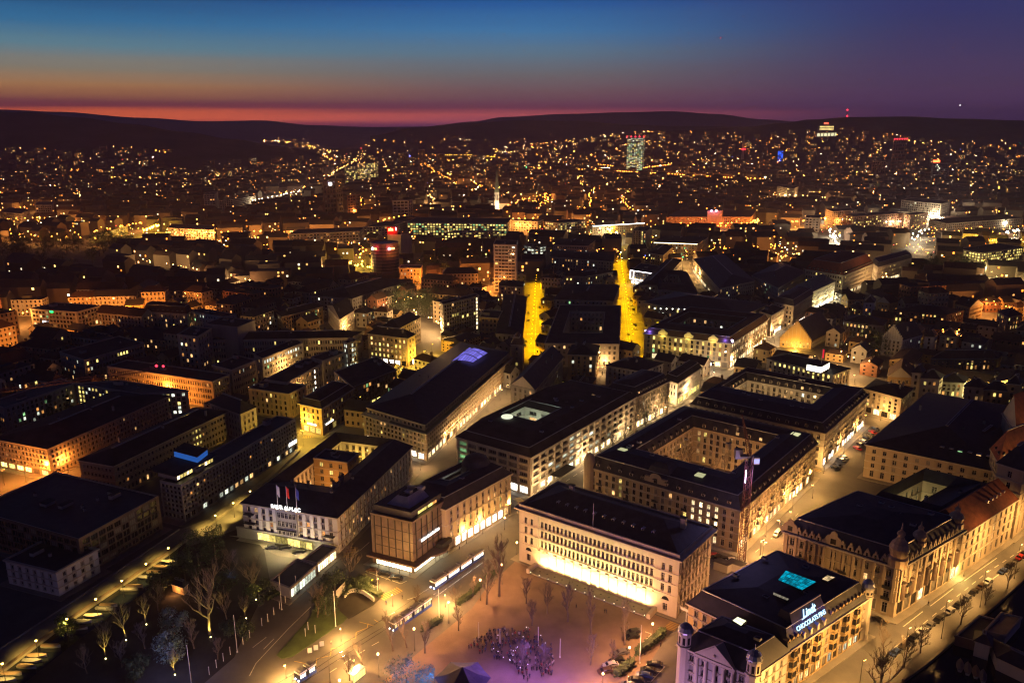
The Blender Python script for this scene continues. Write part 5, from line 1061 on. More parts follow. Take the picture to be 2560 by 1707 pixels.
wl_ = mid('white_line_roof_block', 'block crowned by one long white line of light', 'D2 690 1195 D2 740 1200 D2 1215 1172', 14, wall='sand', roof='flat')
m = MB(); p0, e, n = wl_.on_face(1, 0, 14.3, .3); m.obox(p0, e * wl_.B, n * .3, (0, 0, .9)); wl_.t.part('light_line', m, [emit('white_roof_line', (1, .95, .85), 5, sample=True)])
m = MB(); p0, e, n = cb.on_face(0, 1, 14.0, .4); m.obox(p0, e * (cb.A - 2), n * .25, (0, 0, .6)); cb.t.part('light_line', m, [emit('warm_eave_line', (1, .85, .5), 5, sample=True)])
for nm, lb_, s3, h, pal in (('cream_window_block', 'cream block with three lit rows left of the white line of light', 'D2 300 1150 D2 420 1165 D2 680 1140', 15, [('y', .25), ('w', .15)]), ('sand_window_block', 'sand coloured block left of the cream block with three lit rows', 'D2 0 1140 D2 235 1150 D2 290 1135', 16, [('o', .2)]), ('glass_campus', 'long glass campus building glowing yellow on every floor', 'D1 1380 1160 D1 2310 1170 D1 2350 1120', 18, [('y', .6), ('g', .15)]),
                          ('low_glass_hall', 'low hall with two ribbons of yellow light before the glass campus', 'D1 1720 1250 D1 2130 1240 D1 2220 1230', 12, [('y', .55)]), ('two_gabled_row', 'orange lit row with two rounded gables', 'D1 300 1265 D1 950 1240 D1 1010 1200', 16, [('o', .08)]), ('orange_curved_row', 'orange lit long row running to the red sign tower', 'D1 980 1200 D1 1240 1190 D1 1420 1140', 18, [('o', .05), ('y', .08)]),
                          ('brown_department_store', 'brown department store with two tall yellow window strips', 'D3 690 1085 D3 790 1105 D3 1245 1075', 22, [('y', .25)]), ('brown_store_annex', 'brown store annex right of the tall yellow strips', 'D3 1255 1080 D3 1310 1090 D3 1470 1070', 22, [('y', .2)]), ('striped_glass_block', 'grey striped glass block behind the brown store annex', 'D3 1225 955 D3 1590 990 D3 1675 965', 30, [('c', .05)]),
                          ('grey_court_office', 'grey office with concave front and a few green lights', 'D3 85 830 D3 240 850 D3 280 830', 26, [('y', .06)]), ('orange_hall', 'plain orange lit hall beside the white corner lamps', 'D3 340 1115 D3 480 1120 D3 490 1095', 20, 'none'), ('cream_side_office', 'cream office running toward the orange hall', 'D3 530 1040 D3 600 1060 D3 820 1045', 24, [('w', .05)]),
                          ('station_hall', 'long dark station roof over glaring white platforms', 'D3 1480 1130 D3 1640 1170 D3 2345 1120', 15, 'none'), ('yellow_arcade_block', 'low block with a row of saturated yellow windows', 'D3 1740 1400 D3 1960 1440 D3 2345 1385', 14, [('y', .8)]), ('orange_left_row', 'long orange lit row under trees on the dark side', 'D0 0 1060 D0 190 1080 D0 270 1040', 16, [('o', .2)]),
                          ('orange_cube_house', 'orange lit cube shaped house above the bare trees', 'D0 320 1000 D0 475 1000 D0 490 970', 16, [('o', .05)]), ('lit_stadium_hall', 'long hall with yellow lit windows beside the orange flare', 'D0 835 1280 D0 1000 1240 D0 1170 1190', 12, [('y', .6)]), ('flare_side_block', 'orange block with yellow windows right of the orange flare', 'D0 1540 1210 D0 1960 1230 D0 1975 1190', 14, [('y', .25)]),
                          ('orange_brick_tower', 'square orange lit tower house in the dim middle distance', 'D0 1865 905 D0 1975 900 D0 2000 880', 30, [('o', .05)]), ('pale_long_block', 'pale long block along the green white street lights', 'D0 2010 960 D0 2140 950 D0 2350 915', 18, [('w', .05)]), ('billboard_cube', 'white lit cube on the far street', 'D1 605 660 D1 690 660 D1 715 650', 26, 'none')):
    mid(nm, lb_, s3, h, wall='brick' if 'brown' in nm else 'stone', pal=pal, roof='flat', cap=15, chim=1, cor=0, bay=4, w=2.6)
for s_, lb_ in (('C2 1748 1275', 'glaring round white light left of its twin by the bank palace foot'), ('C2 1808 1285', 'glaring round white light right of its twin by the bank palace foot')):
    p = at(*px(s_)[0], 5); m = MB(); m.ball(p, 1.5, 10); m.cyl(p - Vector((0, 0, 5)), p - Vector((0, 0, 1.2)), .15, .12, 6, 1); single('round_light', m, [emit('round_white_light', (1, .97, 1), 12, sample=True), 'pole'], lb_, 'light', loc=Vector((p.x, p.y, 0)))
def wall_sign(b_, i, x, z, w, h_, m_): p, e, n = b_.on_face(i, x, z, .06); mm = MB(); mm.obox(p, e * w, n * .2, (0, 0, h_)); b_.t.part('sign', mm, [m_])
amb = BY['amber_corner_block']; wall_sign(amb, 0, amb.A * .32, 4.6, amb.A * .4, .7, MATS['white_sign_light']); wall_sign(amb, 1, 3, 4.6, 7, .7, MATS['white_sign_light'])
gso = BY['green_sign_office']; wall_sign(gso, 0, gso.A * .24, 3.4, gso.A * .11, 1.4, MATS['sign_white']); wall_sign(gso, 0, gso.A * .43, 12.0, gso.A * .07, 1.4, emit('green_sign_light', (.02, 1, .15), 4))
wall_sign(off, 1, off.B - 7, 4.0, 6, 1.5, MATS['white_sign_light'])
fpo = BY['fin_fronted_office']; m = MB(); m.octa(fpo.P(fpo.A * .5, fpo.B * .3, 18), .8); fpo.t.part('roof_lamp', m, [MATS['red_warning']])
# ------------------------------------------------------------------ ground, roads, square
def sheet(name, s, z, m, kind='structure'):
    b = MB(); b.face([(p.x, p.y, z) for p in (pts(s) if isinstance(s, str) else s)]); return struct(name, b, m, kind)
b = MB(); b.quad((-900, 60, 0), (1100, 60, 0), (1100, 1500, 0), (-900, 1500, 0)); struct('ground', b, 'asph')
def inside(p, poly):
    c = False; n = len(poly)
    for i in range(n):
        a, b = poly[i], poly[(i + 1) % n]
        if (a.y > p.y) != (b.y > p.y) and p.x < (b.x - a.x) * (p.y - a.y) / (b.y - a.y) + a.x: c = not c
    return c
pv_ = MB()
for i, f in enumerate(FOOT):
    c = sum(f, Vector()) / len(f)
    if c.y > 720: continue
    z = .10 + .0045 * (i % 40); g = [c + (p - c) * (1 + 3.4 / max(6, (p - c).length)) for p in f]
    pv_.prism([(p.x, p.y) for p in g], 0.0, z)
struct('pavement', pv_, 'pave')
plaza = pts('P 1288 1402 P 1690 1556 P 1575 1730 P 930 1730 P 985 1680 P 1180 1520 P 1215 1470')
sheet('square_gravel', [Vector((p.x, p.y, 0)) for p in plaza], .012, 'gravel')
lawn = pts('A1 190 1312 A1 235 1345 A1 330 1325 A1 480 1230 A1 800 1010 A1 845 965 A1 760 900 A1 640 700 A1 590 690 A1 500 960'); b = MB(); b.prism([(p.x, p.y) for p in lawn], 0, .15); struct('lawn', b, 'lawn')
bed = pts('A1 590 700 A1 640 600 A1 830 620 A1 1150 780 A1 1080 850 A1 850 980 A1 760 900'); b = MB(); b.prism([(p.x, p.y) for p in bed], 0, .19); struct('planting_bed', b, 'soil')
gd = pts('A0 1700 330 A0 2300 110 A1 60 260 A1 130 640 A1 -20 930 A0 2150 1330 A0 1860 1580 A0 1300 1700 A0 -200 1800 A0 560 1120'); b = MB(); b.face([(p.x, p.y, .02) for p in gd]); struct('garden_lawn', b, 'soil')
sheet('forecourt_paving', 'A1 -20 230 A1 60 330 A1 200 400 A1 440 430 A1 560 340 A1 540 300', .04, 'pave')
# terrace before the bank
a, e, n = bank.on_face(0, bank.A * .12, 0, 0); m = MB(); m.obox(a + n * .1, e * bank.A * .76, n * 4.6, (0, 0, .45)); struct('terrace', m, 'pave')
for x in (.11, .87): m = MB(); m.obox(a - e * bank.A * .12 + e * bank.A * x + n * .2, e * 1.2, n * 4.8, (0, 0, 1.6)); single('terrace_end_wall', m, 'stone', 'low stone end wall of the bank terrace, %s end' % ('west' if x < .5 else 'east'), 'wall')
for k in range(13):
    p = a + e * bank.A * (.02 + .72 * k / 12) + n * 4.9; t = T('terrace_post', 'small dark post lamp along the bank terrace edge', 'post lamp', p, 'post lamps along the bank terrace'); m = MB(); m.cyl(p, p + Vector((0, 0, 1.1)), .16, .13, 8); m.lathe(p + Vector((0, 0, 1.1)), [(.22, 0), (.22, .25), (.01, .3)], 8); t.part('post', m, ['pole'])
    m = MB(); m.ball(p + Vector((0, 0, .9)) + n * .18, .1, 6); t.part('lamp', m, [emit('post_lamp_glow', (1, .9, .6), 8)])
# markings
def stroke(b, s, w, z=.03):
    q = pts(s) if isinstance(s, str) else s
    for i in range(len(q) - 1):
        d = (q[i + 1] - q[i]).normalized(); nrm = Vector((-d.y, d.x, 0)) * w / 2; b.quad(*[(v.x, v.y, z) for v in (q[i] - nrm, q[i + 1] - nrm, q[i + 1] + nrm, q[i] + nrm)])
b = MB()
for s in ('A1 0 1385 A1 300 1065 A1 505 865', 'A1 -60 1500 A1 0 1385', 'A1 960 345 A1 1040 275', 'A1 830 430 A1 970 340', 'A1 1000 540 A1 1330 655', 'A1 1330 655 A1 1385 630', 'A1 1190 620 A1 1230 590', 'A1 1100 580 A1 1140 560', 'A1 1390 800 A1 1470 775 A1 1540 730 A1 1600 690', 'A1 -30 1240 A1 95 1145', 'A1 70 1255 A1 165 1160',
          'A2 1270 1560 A2 1405 1412', 'A2 1405 1412 A2 1375 1412', 'A2 1330 1458 A2 1370 1460', 'A2 1285 1505 A2 1325 1508', 'A2 1240 1550 A2 1280 1555', 'A2 1280 1115 A2 1200 1200', 'A2 1280 1115 A2 1220 1095', 'A3 1240 1050 A3 1420 910', 'A3 1490 860 A3 1700 700', 'A3 1800 630 A3 2100 420', 'A3 2020 640 A3 2120 570'): stroke(b, s, .22)
struct('road_markings', b, 'paint')
b = MB(); stroke(b, 'A1 350 1365 A1 550 1405 A1 560 1340 A1 685 1315 A1 690 1250 A1 800 1235 A1 805 1180 A1 915 1155 A1 920 1100 A1 1020 1060 A1 1030 1020', .2); stroke(b, 'A1 950 1005 A1 1080 1040', .2); stroke(b, 'A1 1085 985 A1 1125 1010', .2); struct('bus_lane_markings', b, 'ypaint')
b = MB()
for s in ('A1 350 1568 A1 700 1330 A1 1240 1010 A1 1650 740 A1 2100 420', 'A1 420 1568 A1 760 1345 A1 1250 1035 A1 1660 765 A1 2110 440', 'A1 200 1568 A1 600 1330 A1 1200 960 A1 1600 690 A1 2080 390'): stroke(b, s, .16, .034)
struct('tram_rails', b, 'chrome')
b = MB()
def zebra(s, n, w=.5, L=3.2):
    p, q = pts(s); d = (q - p) / n; e = Vector((-d.y, d.x, 0)).normalized() * L / 2
    for k in range(n): a = p + d * k; c = a + d * .5; b.quad(*[(v.x, v.y, .036) for v in (a - e, c - e, c + e, a + e)])
for s, n in (('A1 1150 790 A1 1330 700', 9), ('Z2 700 1340 Z2 790 1400', 8), ('K 540 330 K 640 290', 8), ('M 1120 1490 M 1010 1400', 8), ('B3 440 1190 B3 540 1140', 7), ('A1 900 320 A1 830 420', 7), ('A2 1440 1080 A2 1500 1010', 6), ('C2 1060 1130 C2 1190 1130', 9), ('C2 140 1010 C2 270 1010', 9), ('B1 430 880 B1 560 870', 8)): zebra(s, n)
struct('crossing_markings', b, 'ypaint')
b = MB()
for s in ('Z2 900 1400 Z2 1150 1190 Z2 1350 1060', 'Q 1640 1400 Q 1850 1220 Q 2060 1020', 'A3 1150 1250 A3 1500 960 A3 2000 560 A3 2350 330', 'A1 660 1480 A1 1050 1230 A1 1180 1160', 'C2 205 1200 C2 230 700', 'C2 1085 1100 C2 1030 650', 'C2 1060 1100 C2 1012 650'):
    q = pts(s)
    for i in range(len(q) - 1):
        L = (q[i + 1] - q[i]).length; n = int(L / 5)
        for k in range(n): stroke(b, [q[i].lerp(q[i + 1], (k + .1) / n), q[i].lerp(q[i + 1], (k + .6) / n)], .18, .032)
struct('lane_markings', b, 'paint')
# canal road on the left: raised deck, wall and water
rd = [pts('A0 -300 1500 A0 0 1285 A0 650 860 A0 1080 570 A0 1640 185 O 960 1290 O 1690 780 O 2075 420'), pts('A0 -300 1720 A0 0 1500 A0 560 1070 A0 1560 390 A0 1695 285 O 1080 1290 O 1690 830 O 2110 440')]
b = MB(); U, V = rd
for i in range(len(U) - 1):
    q = [U[i], U[i + 1], V[i + 1], V[i]]; b.face([(p.x, p.y, .9) for p in q]); b.quad((V[i].x, V[i].y, 0), (V[i + 1].x, V[i + 1].y, 0), (V[i + 1].x, V[i + 1].y, .9), (V[i].x, V[i].y, .9)); b.quad((U[i].x, U[i].y, 0), (U[i + 1].x, U[i + 1].y, 0), (U[i + 1].x, U[i + 1].y, .9), (U[i].x, U[i].y, .9))
struct('canal_road', b, 'pave')
b = MB()
for i in range(4):
    d = (V[i + 1] - V[i]).normalized(); n = Vector((-d.y, d.x, 0)); b.obox(V[i] + Vector((0, 0, .9)), V[i + 1] - V[i], n * .35, (0, 0, .8)); 
single('canal_parapet', b, 'dstone', 'long dark parapet wall between the yellow lit road and moored boats', 'wall')
b = MB()
for i in range(4): b.obox(U[i] + Vector((0, 0, .9)), U[i + 1] - U[i], (.3, .2, 0), (0, 0, .5))
single('road_kerb_wall', b, 'grey', 'low pale wall along the dark side of the yellow lit road', 'wall')
cw_ = [V[i] for i in range(5)] + [V[i] + Vector((7.5, -5, 0)) for i in range(4, -1, -1)]
b = MB()
for i in range(4): b.face([(p.x, p.y, .05) for p in (V[i], V[i + 1], V[i + 1] + Vector((8, -5, 0)), V[i] + Vector((8, -5, 0)))])
struct('canal_water', b, 'water')
# river on the right with quay wall
rv = pts('A3 1250 1568 A3 1480 1400 A3 2100 870 A3 2350 640 A3 2700 380'); b = MB()
for i in range(4): b.face([(p.x, p.y, .06) for p in (rv[i], rv[i + 1], rv[i + 1] + Vector((60, -40, 0)), rv[i] + Vector((60, -40, 0)))])
struct('river_water', b, 'water')
b = MB()
for i in range(4): b.obox(rv[i], rv[i + 1] - rv[i], (-.5, .4, 0), (0, 0, 1.1))
single('quay_wall', b, 'dstone', 'long quay wall between the riverside road and black river', 'wall')
def slabroof(name, label, s3, h, **k): return Bld(name, label, s3, h, fl=0, roof=k.pop('roof', 'flat'), cor=.2, chim=0, keep=False, **k)
bh = slabroof('bath_house', 'dark roofed river bath house with a pale corner cabin', 'A3 2040 1150 A3 2110 1330 A3 2600 1560', 4, wall='plaster', roof='hip', rise=2)
slabroof('bath_cabin', 'small pale cabin with a hip roof at the bath house corner', 'A3 1905 1175 A3 2040 1220 A3 2050 1140', 5, wall='plaster', roof='hip', rise=2)
slabroof('bath_deck_wing', 'long pink brown flat roof of the river bath wing', 'A3 1990 1080 A3 2180 1130 A3 2330 960', 3.5, wall='plaster', roof='flat', rm='sand')
slabroof('bath_roof', 'black flat roof floating between the quay and bath wing', 'A3 1720 1130 A3 1900 1180 A3 2120 985', 3.2, wall='dstone', roof='flat')
# ------------------------------------------------------------------ street lamps
def globe(col, st): return emit('lamp_glow_%02x%02x%02x' % tuple(int(255 * c) for c in col), col, st)
def lamp_mesh(h, col, kind):
    k = ('lamp', round(h, 1), col, kind)
    if k in MATS: return MATS[k]
    p = MB(); p.cyl((0, 0, 0), (0, 0, .9), .16, .13, 8); p.cyl((0, 0, .9), (0, 0, h), .09, .055, 8)
    g = MB()
    if kind == 'hang': p = MB(); p.cyl((-11, 0, h + .5), (11, 0, h + .5), .03, .03, 4); p.cyl((0, 0, h), (0, 0, h + .5), .03, .03, 4); p.lathe((0, 0, h), [(.4, 0), (.3, .2), (.01, .28)], 8); g.ball((0, 0, h - .02), .3, 8)
    elif kind == 'globe': g.ball((0, 0, h + .28), .3, 10); p.lathe((0, 0, h + .55), [(.2, 0), (.14, .1), (.01, .16)], 8)
    else: p.obox((-.1, 0, h), (.2, 0, 0), (0, -.9, .1), (0, 0, .1)); g.obox((-.16, -.25, h - .03), (.32, 0, 0), (0, -.75, .08), (0, 0, .07))
    MATS[k] = (p.mesh('cable' if kind == 'hang' else 'pole', [M['pole']]), g.mesh('lamp_head', [globe(col, 22 if kind == 'globe' else 16)])); return MATS[k]
ROWS = []; NL = [0]; SHADED = [False, Vector((.01, 0, 0))]
def lamp(p, h, col, pw, label, group, kind='globe', rz=0.0, lit=True):
    t = T('street_lamp', label, 'street lamp', p, group); a, g = lamp_mesh(h, col, kind)
    t.inst('cable' if kind == 'hang' else 'pole', a, p, rz); t.inst('lamp_head', g, p, rz)
    pw *= 1.7
    if lit: light(t.o, Vector(p) + Vector((-.9 if SHADED[0] and kind != 'hang' else 0, 0, h + (-.75 if SHADED[0] else .9 if kind == 'globe' else -.5))), p, col, pw, .35, **(dict(spot=SHADED[0], aim=Vector(p) + SHADED[1], blend=.6) if SHADED[0] else {})); NL[0] += 1
    return t
OR = (1, .43, .15); YE = (1, .5, .0); WA = (1, .55, .2); GO = (1, .5, .13); WH = (1, .62, .27); DO = (1, .3, .04)
for q in px('W 868 1502 W 951 1444 W 1030 1383 W 780 1562 W 1103 1332 W 1153 1297'):
    p = at(q[0], q[1], 7.2); p.z = 0; lamp(p, 7, OR, 2000, 'tall globe lamp along the tree edge of the gravel square', 'globe lamps along the west edge of the square')
for q in px('W 1446 1487 W 1499 1433 W 1385 1547'):
    p = at(q[0], q[1], 5.2); p.z = 0; lamp(p, 5, OR, 2300, 'globe lamp by the cars at the hedge of the gravel square', 'globe lamps by the parked cars')
for q in px('W 1169 1152 W 1187 1245 W 1122 1170 Z3 1725 635 Z3 1668 800 Z3 1415 845 Z3 1225 955'):
    p = at(q[0], q[1], 5.0); p.z = 0; lamp(p, 4.7, GO, 800, 'globe lamp on the tram street beside the pale office block', 'globe lamps on the tram street')
SHADED[0] = 152; SHADED[1] = Vector((-16, 11, 0))
for b in ((1590, 1160), (1945, 870), (2260, 610), (1235, 1425), (820, 1740), (330, 2110)):
    p = pts('A3 %d %d' % b)[0]; lamp(p, 12.5, GO, 6500, 'tall slim lamp post between the parked cars and river', 'tall lamp posts along the riverside road', 'arm', R(115))
for i in range(5):       # the same row runs on, up the riverside road
    p = pts('A3 2260 610')[0].lerp(pts('A3 1945 870')[0], -1.0 * (i + 1)); lamp(p, 12.5, GO, 6000, 'tall slim lamp post between the parked cars and river', 'tall lamp posts along the riverside road', 'arm', R(115))
SHADED[0] = 100; SHADED[1] = Vector((-2.2, 1.2, 0))
for q in px('A0 20 1390 A0 330 1178 A0 613 980 A0 878 798 A0 1118 630 A0 1340 475 A0 1545 330 O 1070 1217 O 1290 1065 O 1495 922'):
    p = at(q[0], q[1], 6.8); p.z = .9; lamp(p, 5.7, (1, .62, .12), 2000, 'slim lamp on the parapet of the canal road', 'lamps along the canal road')
SHADED[0] = False
for q in px('A1 1250 735 A1 1735 740 A1 775 1045 A1 265 1380 A1 900 1335 A1 1118 590'):
    p = at(q[0], q[1], 5); p.z = 0; lamp(p, 4.6, GO, 3000, 'short dark lamp post standing on the tram stop pavement', 'lamp posts at the tram stop', 'arm')
def row(s, n, h, col, pw, label, group, kind='arm', side=0.0):
    q = pts(s); ROWS.append(q); L = [(q[i + 1] - q[i]).length for i in range(len(q) - 1)]; tot = sum(L)
    for k in range(n):
        d = tot * (k + .5) / n; i = 0
        while i < len(L) - 1 and d > L[i]: d -= L[i]; i += 1
        e = (q[i + 1] - q[i]).normalized(); p = q[i] + e * d + Vector((-e.y, e.x, 0)) * side * (1 if k % 2 else -1)
        lamp(p, h, col, pw, label, group, kind, rnd.uniform(0, 6) if kind != 'hang' else rnd.uniform(-.1, .1))
row('Z2 30 880 Z2 330 640 Z2 640 370', 9, 6, WA, 800, 'lamp in the arcade lit street beside the long office row', 'lamps in the arcade street')
row('Z2 830 1400 Z2 1160 1140 Z2 1700 800 Z2 2130 540 B2 1760 420 B2 1960 250 C3 40 1080 C3 330 840', 22, 7, WH, 2000, 'lamp on the bright shopping avenue beside the gridded block', 'lamps along the shopping avenue', side=3)
row('C3 430 790 C3 700 640 C3 1000 460 C3 1330 330 C3 1480 210', 10, 8, WH, 3000, 'lamp on the far part of the shopping avenue', 'lamps along the far shopping avenue')
row('Q 1560 1480 Q 1800 1260 Q 2100 940 B3 470 1200 B3 720 960 B3 930 770 B3 1040 690', 13, 6, GO, 1800, 'lamp in the narrow parking street between the two mansard blocks', 'lamps in the parking street', side=2)
row('A1 760 240 A1 900 180 B1 1350 1290 B1 1560 1150', 8, 6, WA, 1500, 'lamp in the side street beside the white hotel', 'lamps in the hotel side street')
row('H 760 240 H 870 60 B1 640 800 B1 900 640 B1 1140 480 B1 1330 330', 9, 8, (1, .58, .06), 3000, 'lamp in the amber street before the corner block', 'lamps in the amber street', side=3)
SHADED[0] = 142; SHADED[1] = Vector((.01, 0, 0))
row('C2 170 1240 C2 190 1000 C2 205 800 C2 215 640 C2 225 540', 20, 9, YE, 5200, 'lamp hanging over the first saturated yellow street', 'lamps over the first yellow street', 'hang')
row('C2 1110 1150 C2 1075 900 C2 1040 680 C2 1010 500 C2 990 330', 26, 9, YE, 5600, 'lamp hanging over the second saturated yellow street', 'lamps over the second yellow street', 'hang')
row('C2 1190 1210 C2 1300 1225 C2 1440 1235', 3, 9, YE, 5000, 'lamp over the yellow tram junction by the bank palace', 'lamps over the tram junction')
SHADED[0] = False
row('B1 1320 250 B1 1480 260 C1 1650 1180', 3, 8, (1, .55, .05), 3500, 'lamp on the amber junction by the lit corner office', 'lamps on the amber junction')
row('C1 1460 575 C1 1650 570 C1 1900 575', 5, 9, DO, 7000, 'lamp on the orange crossing before the dark park', 'lamps on the orange crossing')
row('C1 2110 560 C1 2180 600 C1 2150 720', 4, 8, DO, 5000, 'lamp in the lane beside the striped tower', 'lamps in the lane by the striped tower')
row('C2 1560 330 C2 1660 480 C2 1800 600', 6, 8, GO, 3500, 'lamp in the narrow diagonal street', 'lamps in the diagonal street')
row('C3 1900 400 C3 2050 510 C3 2200 640 C3 2340 730', 7, 7, (1, .7, .25), 4500, 'lamp on the yellowish lane at the old town edge', 'lamps on the old town lane')
row('B0 -60 1330 B0 300 1290 B0 720 1180', 4, 7, DO, 2200, 'lamp in the orange street behind the dark block', 'lamps in the orange street')
row('B0 760 1110 B0 1200 870 B0 1700 600', 8, 7, DO, 3000, 'lamp in the orange lane between two long office wings', 'lamps in the orange lane')
row('B0 1020 640 B0 1500 560 B0 1900 520 B0 2250 380', 7, 8, DO, 4000, 'lamp in the orange street before the red lamp office', 'lamps in the second orange street')
row('C0 0 1230 C0 500 1120 C0 640 1050', 4, 8, DO, 4500, 'lamp in the orange street left of the terraced office', 'lamps in the third orange street')
row('C0 300 880 C0 700 880 C0 1250 870 C0 1750 900 C0 1900 960', 8, 9, DO, 5500, 'lamp in front of the gabled terrace row', 'lamps before the gabled row')
row('C1 -300 1190 C1 430 1220 C1 640 1150 C1 900 1000', 7, 8, GO, 2600, 'lamp below the sweeping finned office', 'lamps below the finned office')
row('A3 200 150 A3 60 260 A2 2000 900 A2 1750 1000', 4, 7, OR, 1800, 'lamp in the lane between the bank and golden block', 'lamps in the bank lane')
row('C1 40 1400 C1 280 1330 B1 440 640', 4, 8, GO, 2000, 'lamp in the lane beside the white strip house', 'lamps in the strip house lane')
row('C2 860 1290 C2 820 1420', 2, 5, WA, 1200, 'lamp in the courtyard passage with the stair window house', 'lamps in the courtyard passage')
row('C3 150 1180 C3 700 1420 B3 1050 560', 5, 6, GO, 2200, 'lamp in the lane behind the roof pavilion office', 'lamps behind the roof pavilion office')
row('B3 1650 460 B3 2000 570 B3 2250 560', 4, 6, (1, .75, .25), 2600, 'lamp at the foot of the cream old town houses', 'lamps below the cream houses')
# event lights over the square
for s, c_, w in (('A1 2250 1500', (.4, .16, 1), 1700), ('A2 180 1480', (.4, .18, 1), 1300), ('A2 480 1560', (.55, .22, 1), 1700), ('A2 700 1640', (.55, .22, 1), 1300)):
    p = pts(s)[0]; light(None, p + Vector((0, 0, 9)), (0, 0, 0), c_, w, .5)
# ------------------------------------------------------------------ trees
def limb(b, p, d, ln, r, lvl, bend):
    """one limb: two bent pieces, then side twigs all along it"""
    q = p; k = 3; ps = [p]
    for i in range(k):
        d = (d + Vector((rnd.uniform(-1, 1), rnd.uniform(-1, 1), rnd.uniform(-.5, 1))) * bend + Vector((0, 0, .1))).normalized(); q2 = q + d * ln / k; b.cyl(q, q2, r * (1 - i / k * .6), r * (1 - (i + 1) / k * .6), 6 if r > .1 else (4 if r > .05 else 3), caps=False); q = q2; ps.append(q)
    if lvl == 0: return
    for i in range(5 if lvl > 1 else 6):
        f = rnd.uniform(.3, 1) * k; j = min(k - 1, int(f)); o = ps[j].lerp(ps[j + 1], f - j); e = (d + Vector((rnd.uniform(-1, 1), rnd.uniform(-1, 1), rnd.uniform(-.3, .9))) * .85).normalized()
        limb(b, o, e, ln * rnd.uniform(.42, .62), max(r * .5, .026), lvl - 1, bend * 1.1)
def bare_mesh(h, seed, wide=.75, lv=2, stem=.24):
    global rnd
    k = ('bare', round(h), seed, wide)
    if k in MATS: return MATS[k]
    sv_ = rnd; rnd = random.Random(seed); b = MB(); tw = MB(); q = Vector((0, 0, -.2)); d = Vector((0, 0, 1)); n = 7; ps = [q]
    for i in range(n):
        d = (d + Vector((rnd.uniform(-1, 1), rnd.uniform(-1, 1), .6)) * .12).normalized(); q2 = q + d * h * .82 / n; b.cyl(q, q2, h * .024 * (1 - i / n * .8), h * .024 * (1 - (i + 1) / n * .8), 8, caps=False); q = q2; ps.append(q)
    m_ = 13
    for i in range(m_):
        f = .26 + .74 * i / (m_ - 1); g = f * n * .999; j = int(g); o = ps[j].lerp(ps[j + 1], g - j); a = i * 2.4 + rnd.uniform(-.5, .5)
        L = h * (.12 + .34 * wide * math.sin(math.pi * min(1, .22 + .62 * (f - .26) / .74 * 1.1))) * rnd.uniform(.8, 1.15); e = Vector((math.cos(a) * wide, math.sin(a) * wide, .75 + .4 * f)).normalized()
        limb(tw, o, e, L, h * .011 * (1.2 - f * .6), lv, .22)
    rnd = sv_; MATS[k] = (b.mesh('trunk', [M['bark']]), tw.mesh('crown', [M['bark']])); return MATS[k]
def bare(p, h, seed, label, wide=.7, glow=None, group=None, stem=.24):
    t = T('bare_tree', label, 'tree', p, group); a, c = bare_mesh(h, seed, wide, 2, stem); rz = rnd.uniform(0, 6)
    t.inst('trunk', a, p, rz); t.inst('crown', c, p, rz)
    if glow:
        q = Vector(p) + Vector((1.0, -1.2, .35)); light(t.o, q, p, glow[0], glow[1] * .55, .12, spot=95, aim=Vector(p) + Vector((0, 0, h * .5)), blend=.8); m = MB(); m.ball(q - Vector((.1, .5, .2)), .2, 6); t.part('uplight', m, [emit('uplight_glow', (1, .85, .3), 12)])
    return t
UL = (1, .72, .12)
bt = [('A1 2232 772', 21, 1, 'tall slender bare tree at the bank end of the square', .42), ('A1 2117 842', 15, 2, 'bare tree just in front of the tallest slender one', .5), ('A1 862 608', 11, 3, 'broad bare tree by the parking row near the hotel street', .95),
      ('A1 565 965', 11, 4, 'bare tree leaning over the road by the grass tip', .8), ('A1 1258 1270', 13, 5, 'twin stemmed bare tree in front of the tram stop', .45), ('A1 1385 1240', 11, 15, 'thin bare tree behind the tram stop pair', .4), ('A1 1552 1290', 11, 6, 'thin bare tree on the gravel behind the brightest lamp', .5), ('A1 1860 1085', 9, 7, 'small bare tree by the hedge with a lamp star', .6), ('A1 1840 880', 8, 8, 'small bare tree at the tram side of the hedge', .7),
      ('A1 1990 770', 7, 9, 'slim young tree near the hedge end', .5), ('A2 725 1120', 15, 10, 'dense upright bare tree in front of the bank steps', .38), ('A2 1035 1215', 15, 11, 'tall bare tree beside the parked cars and bank corner', .38), ('A2 322 925', 10, 12, 'faint bare tree on the gravel below the bank terrace', .6), ('A2 517 1003', 14, 13, 'bare tree in a round tree pit below the bank arches', .45),
      ('A2 130 835', 10, 14, 'bare tree at the left bank corner', .6), ('A2 185 1040', 9, 16, 'small bare tree on the dim middle of the square', .6), ('A2 910 1400', 8, 17, 'bare tree among the parked cars', .6), ('A2 720 1400', 10, 18, 'thin bare tree on the purple side of the square', .5), ('A2 300 1450', 9, 34, 'thin bare tree right of the crowd', .5), ('A2 100 1480', 9, 35, 'bare tree standing in the crowd', .6),
      ('A3 985 1750', 15, 19, 'wide bare tree in front of the golden block', .85), ('A3 1400 1290', 9, 20, 'small bare tree under the nearest riverside lamp', .8), ('A3 1768 1030', 9, 21, 'small bare tree between riverside cars and quay', .8), ('A3 2195 700', 9, 22, 'small bare tree further up the quay', .7), ('A3 1060 1300', 9, 23, 'reddish bare tree at the golden block corner', .7), ('A3 1990 850', 7, 36, 'tiny bare tree between two riverside lamps', .7), ('A3 1250 1420', 9, 37, 'bare tree by the dark riverside car', .8), ('A1 980 1420', 8, 24, 'bare tree near the lit bus shelter', .7), ('A1 860 1540', 9, 25, 'bare tree over the lit bus shelter roof', .7), ('A1 1480 900', 8, 38, 'bare tree in front of the waiting tram', .6)]
